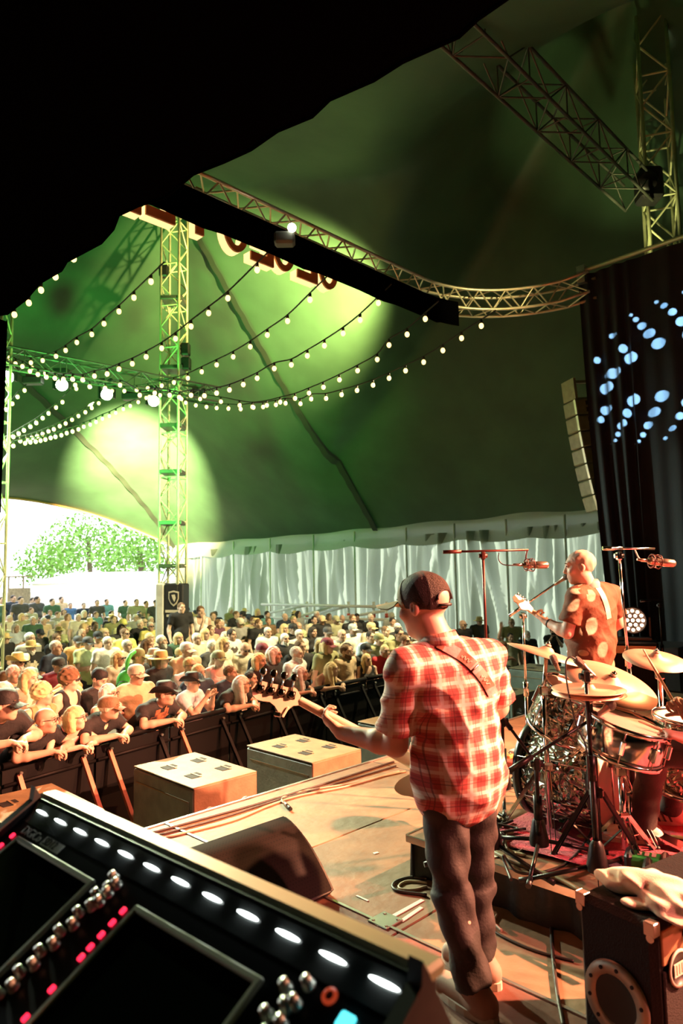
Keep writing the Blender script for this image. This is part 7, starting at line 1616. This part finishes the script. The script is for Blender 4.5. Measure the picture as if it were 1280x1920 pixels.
# place them
WHZ = {k: PROTO[k]['J']['head'].z for k in PROTO}
placed = []
BA = [q[0] for q in bpts]; BB = [q[1] for q in bpts]
def bar_b(a): return float(np.interp(a, BA, BB))
def put(d):
    lean = d['pose'].startswith('lean'); lim = -0.05 if lean else 0.26; hz0 = WHZ[d['pose']]
    q = PZ(d['px'], d['py'], GZ+hz0)
    if not d['depth'] and q.y < 14 and (lean or q.dot(NX) < bar_b(q.dot(EX))+lim):
        dd = ray(d['px'], d['py'])
        for t in np.arange(4, 22, 0.02):
            q = CAM+dd*t
            if q.dot(NX) >= bar_b(q.dot(EX))+lim: break
        d['depth'] = q.y
    hz = WHZ[d['pose']]; sc = random.uniform(0.97, 1.05)
    if d['depth']:
        q = P(d['px'], d['py'], d['depth']); z_need = q.z-GZ; sc = z_need/hz
        base = V(q.x, q.y, GZ)
        if sc > 1.3: base.z = GZ+z_need-hz; sc = 1.0
        sc = max(sc, 0.86)
    else:
        q = PZ(d['px'], d['py'], GZ+hz*sc); base = V(q.x, q.y, GZ)
    f = (FOCUS-base); an = math.atan2(f.y, f.x)-math.pi/2+(d['turn'] if d['turn'] is not None else random.uniform(-0.3, 0.3))
    if d['pose'].startswith('lean'): an = math.atan2(-NX.y, -NX.x)-math.pi/2+0.18+random.uniform(-0.15, 0.15)
    Jh = PROTO[d['pose']]['J']['head']; base.x -= (Jh.x*math.cos(an)-Jh.y*math.sin(an))*sc; base.y -= (Jh.x*math.sin(an)+Jh.y*math.cos(an))*sc
    return base, an, sc
for d in PEOPLE: d['base'], d['an'], d['sc'] = put(d); placed.append((d['base'].x, d['base'].y))
for it in range(25):                                # nobody stands inside a neighbour
    for i in range(len(PEOPLE)):
        for j in range(i):
            A_, B_ = PEOPLE[i], PEOPLE[j]; dv = A_['base']-B_['base']; dv.z = 0; L_ = dv.length
            if L_ > 0.44 or L_ < 1e-4: continue
            mv = dv*((0.44-L_)/L_*0.5); la, lb = A_['pose'].startswith('lean'), B_['pose'].startswith('lean')
            if not la: A_['base'] = A_['base']+mv*(2 if lb else 1)
            if not lb: B_['base'] = B_['base']-mv*(2 if la else 1)
for d in PEOPLE:
    q = d['base']; lim = bar_b(q.dot(EX))+0.26
    if q.dot(NX) < lim and q.dot(EX) < 12: d['base'] = q+NX*(lim-q.dot(NX))
placed = [(d['base'].x, d['base'].y) for d in PEOPLE]
# fillers between and behind, so that the ground stays covered
rf = random.Random(21); tries = 0; fill = 0
tower_xy = (TWA.x, TWA.y)
while fill < 70 and tries < 6000:
    tries += 1; a = rf.uniform(1.5, 15.6); b = rf.uniform(8.6, 25.5)
    q = G(a, b); 
    if q.y < 5 or abs(q.x/q.y) > 0.62: continue
    if min((q.x-x)**2+(q.y-y)**2 for x, y in placed) < (0.62+0.02*q.y)**2 or (q.x-tower_xy[0])**2+(q.y-tower_xy[1])**2 < 0.6: continue
    dst = b
    sh = [c for c in ('black', 'black', 'cream', 'grey', 'khaki', 'tan', 'navy', 'lightgrey', 'white', 'olive', 'charcoal', 'paleblue', 'lime')]
    d = dict(px=0, py=0, pose=rf.choice(['stand', 'stand', 'turn', 'wstand', 'cross', 'heavy', 'phone', 'wcross']), top='tee', c=rf.choice(sh), hair=rf.choice(['short', 'short', 'crop', 'bob', 'long', None]), hc=rf.choice(['silver', 'brownhair', 'darkhair', 'blond', 'silver']), hat=rf.choice([None, None, None, 'cap', 'straw']), hatc=rf.choice(['charcoal', 'cream', 'navy', 'straw']), face=rf.choice([(), (), ('shades',), ('glasses',), ('beard',)]), label=None, turn=None, depth=None, phone=False)
    d['sc'] = rf.uniform(0.93, 1.0); f = FOCUS-q; d['base'] = V(q.x, q.y, GZ); d['an'] = math.atan2(f.y, f.x)-math.pi/2+rf.uniform(-0.35, 0.35)
    if d['hat'] == 'straw': d['hatc'] = 'straw'
    PEOPLE.append(d); placed.append((q.x, q.y)); fill += 1
# labels for those not described by hand: look first, then row and place in the row
ORD = ['first', 'second', 'third', 'fourth', 'fifth', 'sixth', 'seventh', 'eighth', 'ninth', 'tenth', 'eleventh', 'twelfth', 'thirteenth', 'fourteenth', 'fifteenth', 'sixteenth', 'seventeenth', 'eighteenth', 'nineteenth', 'twentieth', 'twenty-first', 'twenty-second', 'twenty-third', 'twenty-fourth', 'twenty-fifth', 'twenty-sixth', 'twenty-seventh', 'twenty-eighth', 'twenty-ninth', 'thirtieth']
rest = [d for d in PEOPLE if not d['label']]; rest.sort(key=lambda d: d['base'].dot(NX))
nrow = 14; per = math.ceil(len(rest)/nrow)
for r_i in range(nrow):
    row = rest[r_i*per:(r_i+1)*per]; row.sort(key=lambda d: d['base'].x/d['base'].y)
    for k, d in enumerate(row):
        hat = {'cap': ' and %s cap' % d['hatc'], 'straw': ' and straw hat'}.get(d['hat'], '') if d['hat'] else ''
        gl = ' with sunglasses' if 'shades' in d['face'] else (' with glasses' if 'glasses' in d['face'] else '')
        d['label'] = 'person in %s tee%s%s, %s from left, crowd depth %s' % (WORD.get(d['c'], d['c']), hat, gl, ORD[k], ORD[r_i])
eye_places = 0
for i, d in enumerate(PEOPLE):
    pr_ = PROTO[d['pose']]; J = pr_['J']
    root = empty('person', d['base'], d['label'], 'person', 'audience'); root.rotation_euler = (0, 0, d['an']); s_ = d['sc']; root.scale = (s_, s_, s_)
    b = link('body', pr_['body'], root); set_mat(b, SKIN[i % 3])
    me = pr_['tank'] if d['top'] == 'tank' and pr_['tank'] else pr_['tee']
    o = link('top' if d['top'] == 'tank' else 'shirt', me, root); set_mat(o, cm(d['c']))
    o = link('trousers', pants_lean if d['pose'].startswith('lean') else pants_std, root); set_mat(o, [m_jeans, cm('khaki'), cm('charcoal'), m_jeans][i % 4])
    hmx = head_matrix(J, V(0, 0, 0))
    def wear(kind, name, m):
        w_ = link(name, wear_mesh(kind, m), root); w_.matrix_local = hmx; set_mat(w_, m); return w_
    if d['hair'] and not (d['hat'] and d['hair'] == 'crop'): wear(d['hair'] if not d['hat'] or d['hair'] in ('bob', 'long') else 'short', 'hair', cm(d['hc'], 'hair'))
    if d['hat']:
        h_ = wear(d['hat'], 'head_wrap' if d['hat'] == 'wrap' else ('cap' if d['hat'] in ('cap', 'trucker') else 'hat'), cm(d['hatc'], 'hat'))
    for fc_ in d['face']: wear(fc_, 'sunglasses' if fc_ == 'shades' else fc_, m_black if fc_ != 'beard' else cm(d['hc'] or 'silver', 'hair'))
    if d['base'].y < 17:
        if 'shades' not in d['face']: add_face(root, hmx)
    if d['phone']:
        mid = (J['Lwr']+J['Rwr'])/2; f_up = V(0, 0.07, 0.09) if d['pose'] == 'phone' else V(0, 0.06, 0.12)
        wp_ = Matrix.Translation(d['base']) @ Matrix.Rotation(d['an'], 4, 'Z') @ Matrix.Scale(s_, 4) @ Matrix.Translation(mid+f_up)
        ph = link('phone', phone_me); ph.matrix_world = wp_; tag(ph, 'dark phone held by the '+' '.join(d['label'].replace(',', '').split()[:11]), 'phone', 'phones held in the audience')
# green backpack
bp_ = next(d for d in PEOPLE if d['label'] and 'wearing the green backpack' in d['label'])
bagp = P(236, 1280, (bp_['base'].y-0.75)); bk = empty('backpack', bagp, 'bright green backpack on the shoulder of the black tee', 'bag')
m_bag = mat('bright_green_nylon', (0.06, 0.62, 0.10), 0.5, noise=(8, 0.1), bump=(20, 0.4))
sb = SDF((-0.2, -0.16, -0.24), (0.2, 0.16, 0.3), 0.01); sb.ell((0, 0, 0), (0.13, 0.085, 0.17), None, 0.02); sb.ell((0, -0.07, -0.05), (0.10, 0.05, 0.09), None, 0.01)
o = link('bag_body', sb.mesh('bag_body', m_bag), bk)
mb = MB(); mb.tube(spline([V(0.03, -0.02, 0.15), V(0.03, -0.05, 0.26), V(0.05, 0.02, 0.36), V(0.08, 0.12, 0.40)], 5), 0.028, 8); link('shoulder_strap', mb.mesh('shoulder_strap', m_bag), bk)
mb = MB(); mb.tube([V(0.10*math.cos(t), -0.115+0.02*abs(math.cos(t)), -0.05+0.085*math.sin(t)) for t in np.linspace(0.2, 2.9, 14)], 0.006, 6); link('zip', mb.mesh('zip', m_black), bk)
mb = MB(); mb.lathe((0.0, -0.118, -0.04), (0, -1, 0), [(0, 0.006), (0.022, 0.004), (0.024, 0)], 12); link('patch', mb.mesh('patch', mat('orange_patch', (0.8, 0.4, 0.1), 0.6)), bk)
# flat prints on a few shirts, laid on the cloth
PBV = {}
def shirt_print(find, w_, h_, zc, m, name='shirt_print', rnd=False):
    d = next(q for q in PEOPLE if find in q['label']); pose = d['pose']; me = PROTO[pose]['tee']
    if pose not in PBV: PBV[pose] = BVHTree.FromPolygons([v.co for v in me.vertices], [p.vertices[:] for p in me.polygons])
    ch = PROTO[pose]['J']['chest']; n = 9; pts = {}
    for i in range(n):
        for j in range(n):
            x, z = (i/(n-1)-0.5), (j/(n-1)-0.5)
            if rnd and x*x+z*z > 0.26: continue
            if not rnd and (abs(x)+abs(z)*0.6 > 0.62 or (z > 0.3 and abs(x) < 0.12)): continue
            hit = PBV[pose].ray_cast(Vector((ch.x+x*w_, ch.y+1.0, ch.z+zc+z*h_)), Vector((0, -1, 0)))
            if hit[0] is not None: pts[(i, j)] = hit[0]+V(0, 0.004, 0)
    mb = MB(); idx = {k: q for q, k in enumerate(pts)}
    fs = [(idx[(i, j)], idx[(i+1, j)], idx[(i+1, j+1)], idx[(i, j+1)]) for (i, j) in pts if all(k in idx for k in ((i+1, j), (i+1, j+1), (i, j+1)))]
    mb.add(list(pts.values()), [f[::-1] for f in fs], True)
    root = next(o for o in COL.objects if o.get('label') == d['label'] and o.get('category') == 'person'); link(name, mb.mesh(name, m), root)
shirt_print('printed black tee, black cowboy hat', 0.26, 0.30, -0.02, mat('rust_print', (0.45, 0.17, 0.07), 0.8, noise=(22, 0.5), col2=(0.10, 0.03, 0.02)))
shirt_print('printed black tee and small straw hat', 0.24, 0.16, 0.02, mat('cream_print', (0.6, 0.55, 0.4), 0.8, noise=(25, 0.4)))
shirt_print('round white print', 0.20, 0.20, 0.03, mat('white_print', (0.75, 0.75, 0.7), 0.8), rnd=True)
shirt_print('pale trucker cap', 0.05, 0.06, 0.06, mat('cream_print', (0.6, 0.55, 0.4), 0.8))
shirt_print('white tee with dark print', 0.22, 0.12, 0.05, mat('dark_print', (0.08, 0.06, 0.05), 0.8, noise=(25, 0.4)))
shirt_print('black tee with pale print', 0.20, 0.14, 0.03, mat('cream_print', (0.6, 0.55, 0.4), 0.8))
# ------------------------------------------------------------------ pattern projectors: a lamp behind a plate with round holes
from mathutils.geometry import delaunay_2d_cdt
def gobo(loc, target, dots, energy, color, label, half=0.20, dist=0.30):
    """dots: (world point, world radius in the plane across the beam)"""
    loc = Vector(loc); ax = (Vector(target)-loc).normalized(); x, y, z = frame(ax)
    verts = [(-half, -half), (half, -half), (half, half), (-half, half)]; edges = [(0, 1), (1, 2), (2, 3), (3, 0)]; holes = []
    for (p, r) in dots:
        d = Vector(p)-loc; t = dist/d.dot(z); u, v = d.dot(x)*t, d.dot(y)*t; rr = r*t
        if abs(u)+rr > half*0.97 or abs(v)+rr > half*0.97: continue
        if any((u-a)**2+(v-b)**2 < (rr+c+0.0012)**2 for a, b, c in holes): continue
        holes.append((u, v, rr)); o = len(verts); n = 14
        verts += [(u+rr*math.cos(2*math.pi*k/n), v+rr*math.sin(2*math.pi*k/n)) for k in range(n)]; edges += [(o+k, o+(k+1) % n) for k in range(n)]
    vo, eo, fo = delaunay_2d_cdt([Vector(v) for v in verts], edges, [], 0, 1e-6)[:3]
    root = empty('pattern_projector', loc, label, 'stage lamp')
    mb = MB(); keep = []
    for f in fo:
        c = sum((vo[i] for i in f), Vector((0, 0)))/len(f)
        if not any((c.x-u)**2+(c.y-v)**2 < (rr*0.98)**2 for u, v, rr in holes): keep.append(tuple(f))
    mb.add([loc+z*dist+x*v.x+y*v.y for v in vo], keep); mb.build('gobo_plate', m_cloth_black, root)
    mb = MB(); e = half+0.02
    for s_ in (-1, 1):
        mb.box(loc+z*(dist/2-0.05)+x*(s_*half), (0.012, 2*half, dist+0.12), (x, y, z)); mb.box(loc+z*(dist/2-0.05)+y*(s_*half), (2*half, 0.012, dist+0.12), (x, y, z))
    mb.box(loc-z*0.11, (2*half, 2*half, 0.012), (x, y, z)); mb.build('housing', m_cloth_black, root)
    mb = MB(); mb.box(loc+V(0, 0, half+0.1), (0.06, 0.06, 0.2)); mb.build('hook_clamp', m_black, root)
    lo = light('projector_beam', 'SPOT', loc, target, energy, color, 0.0004, 2*math.degrees(math.atan(half*0.94/dist)), 0.05); return root
c0 = P(1262, 690, 10.35); c0 = G(WA, c0.dot(NX), c0.z); dots = []
for k, (A_, B_, r, n) in enumerate([(0.96, 0.42, 0.088, 13), (1.20, 0.64, 0.074, 16), (1.38, 0.82, 0.058, 19), (1.52, 0.97, 0.042, 22), (1.64, 1.08, 0.027, 25)]):
    for i in range(n):
        t = 2*math.pi*(i+0.5*(k % 2))/n
        if c0.dot(NX)+A_*math.cos(t) > 4.75: continue
        dots.append((c0+NX*(A_*math.cos(t))+V(0, 0, B_*math.sin(t)-0.12*A_*math.cos(t)), r))
gobo(G(4.2, -0.5, 5.0), c0, dots, 85000, (0.46, 0.74, 1.0), 'pattern projector hung over the stage, out of the picture', half=0.10, dist=0.30)
dots = [(P(x, y, 4.86), r) for x, y, r in [(1082, 1106, 0.034), (1109, 1114, 0.040), (1104, 1143, 0.046), (1108, 1174, 0.048), (1119, 1200, 0.046), (1131, 1217, 0.040), (1141, 1231, 0.03), (1076, 1136, 0.03), (1112, 1098, 0.03)]]
gobo(G(2.9, -1.2, 3.9), P(1108, 1165, 4.9), dots, 9000, (1, 0.86, 0.62), 'second pattern projector over the near wing, out of the picture', half=0.06, dist=0.30)
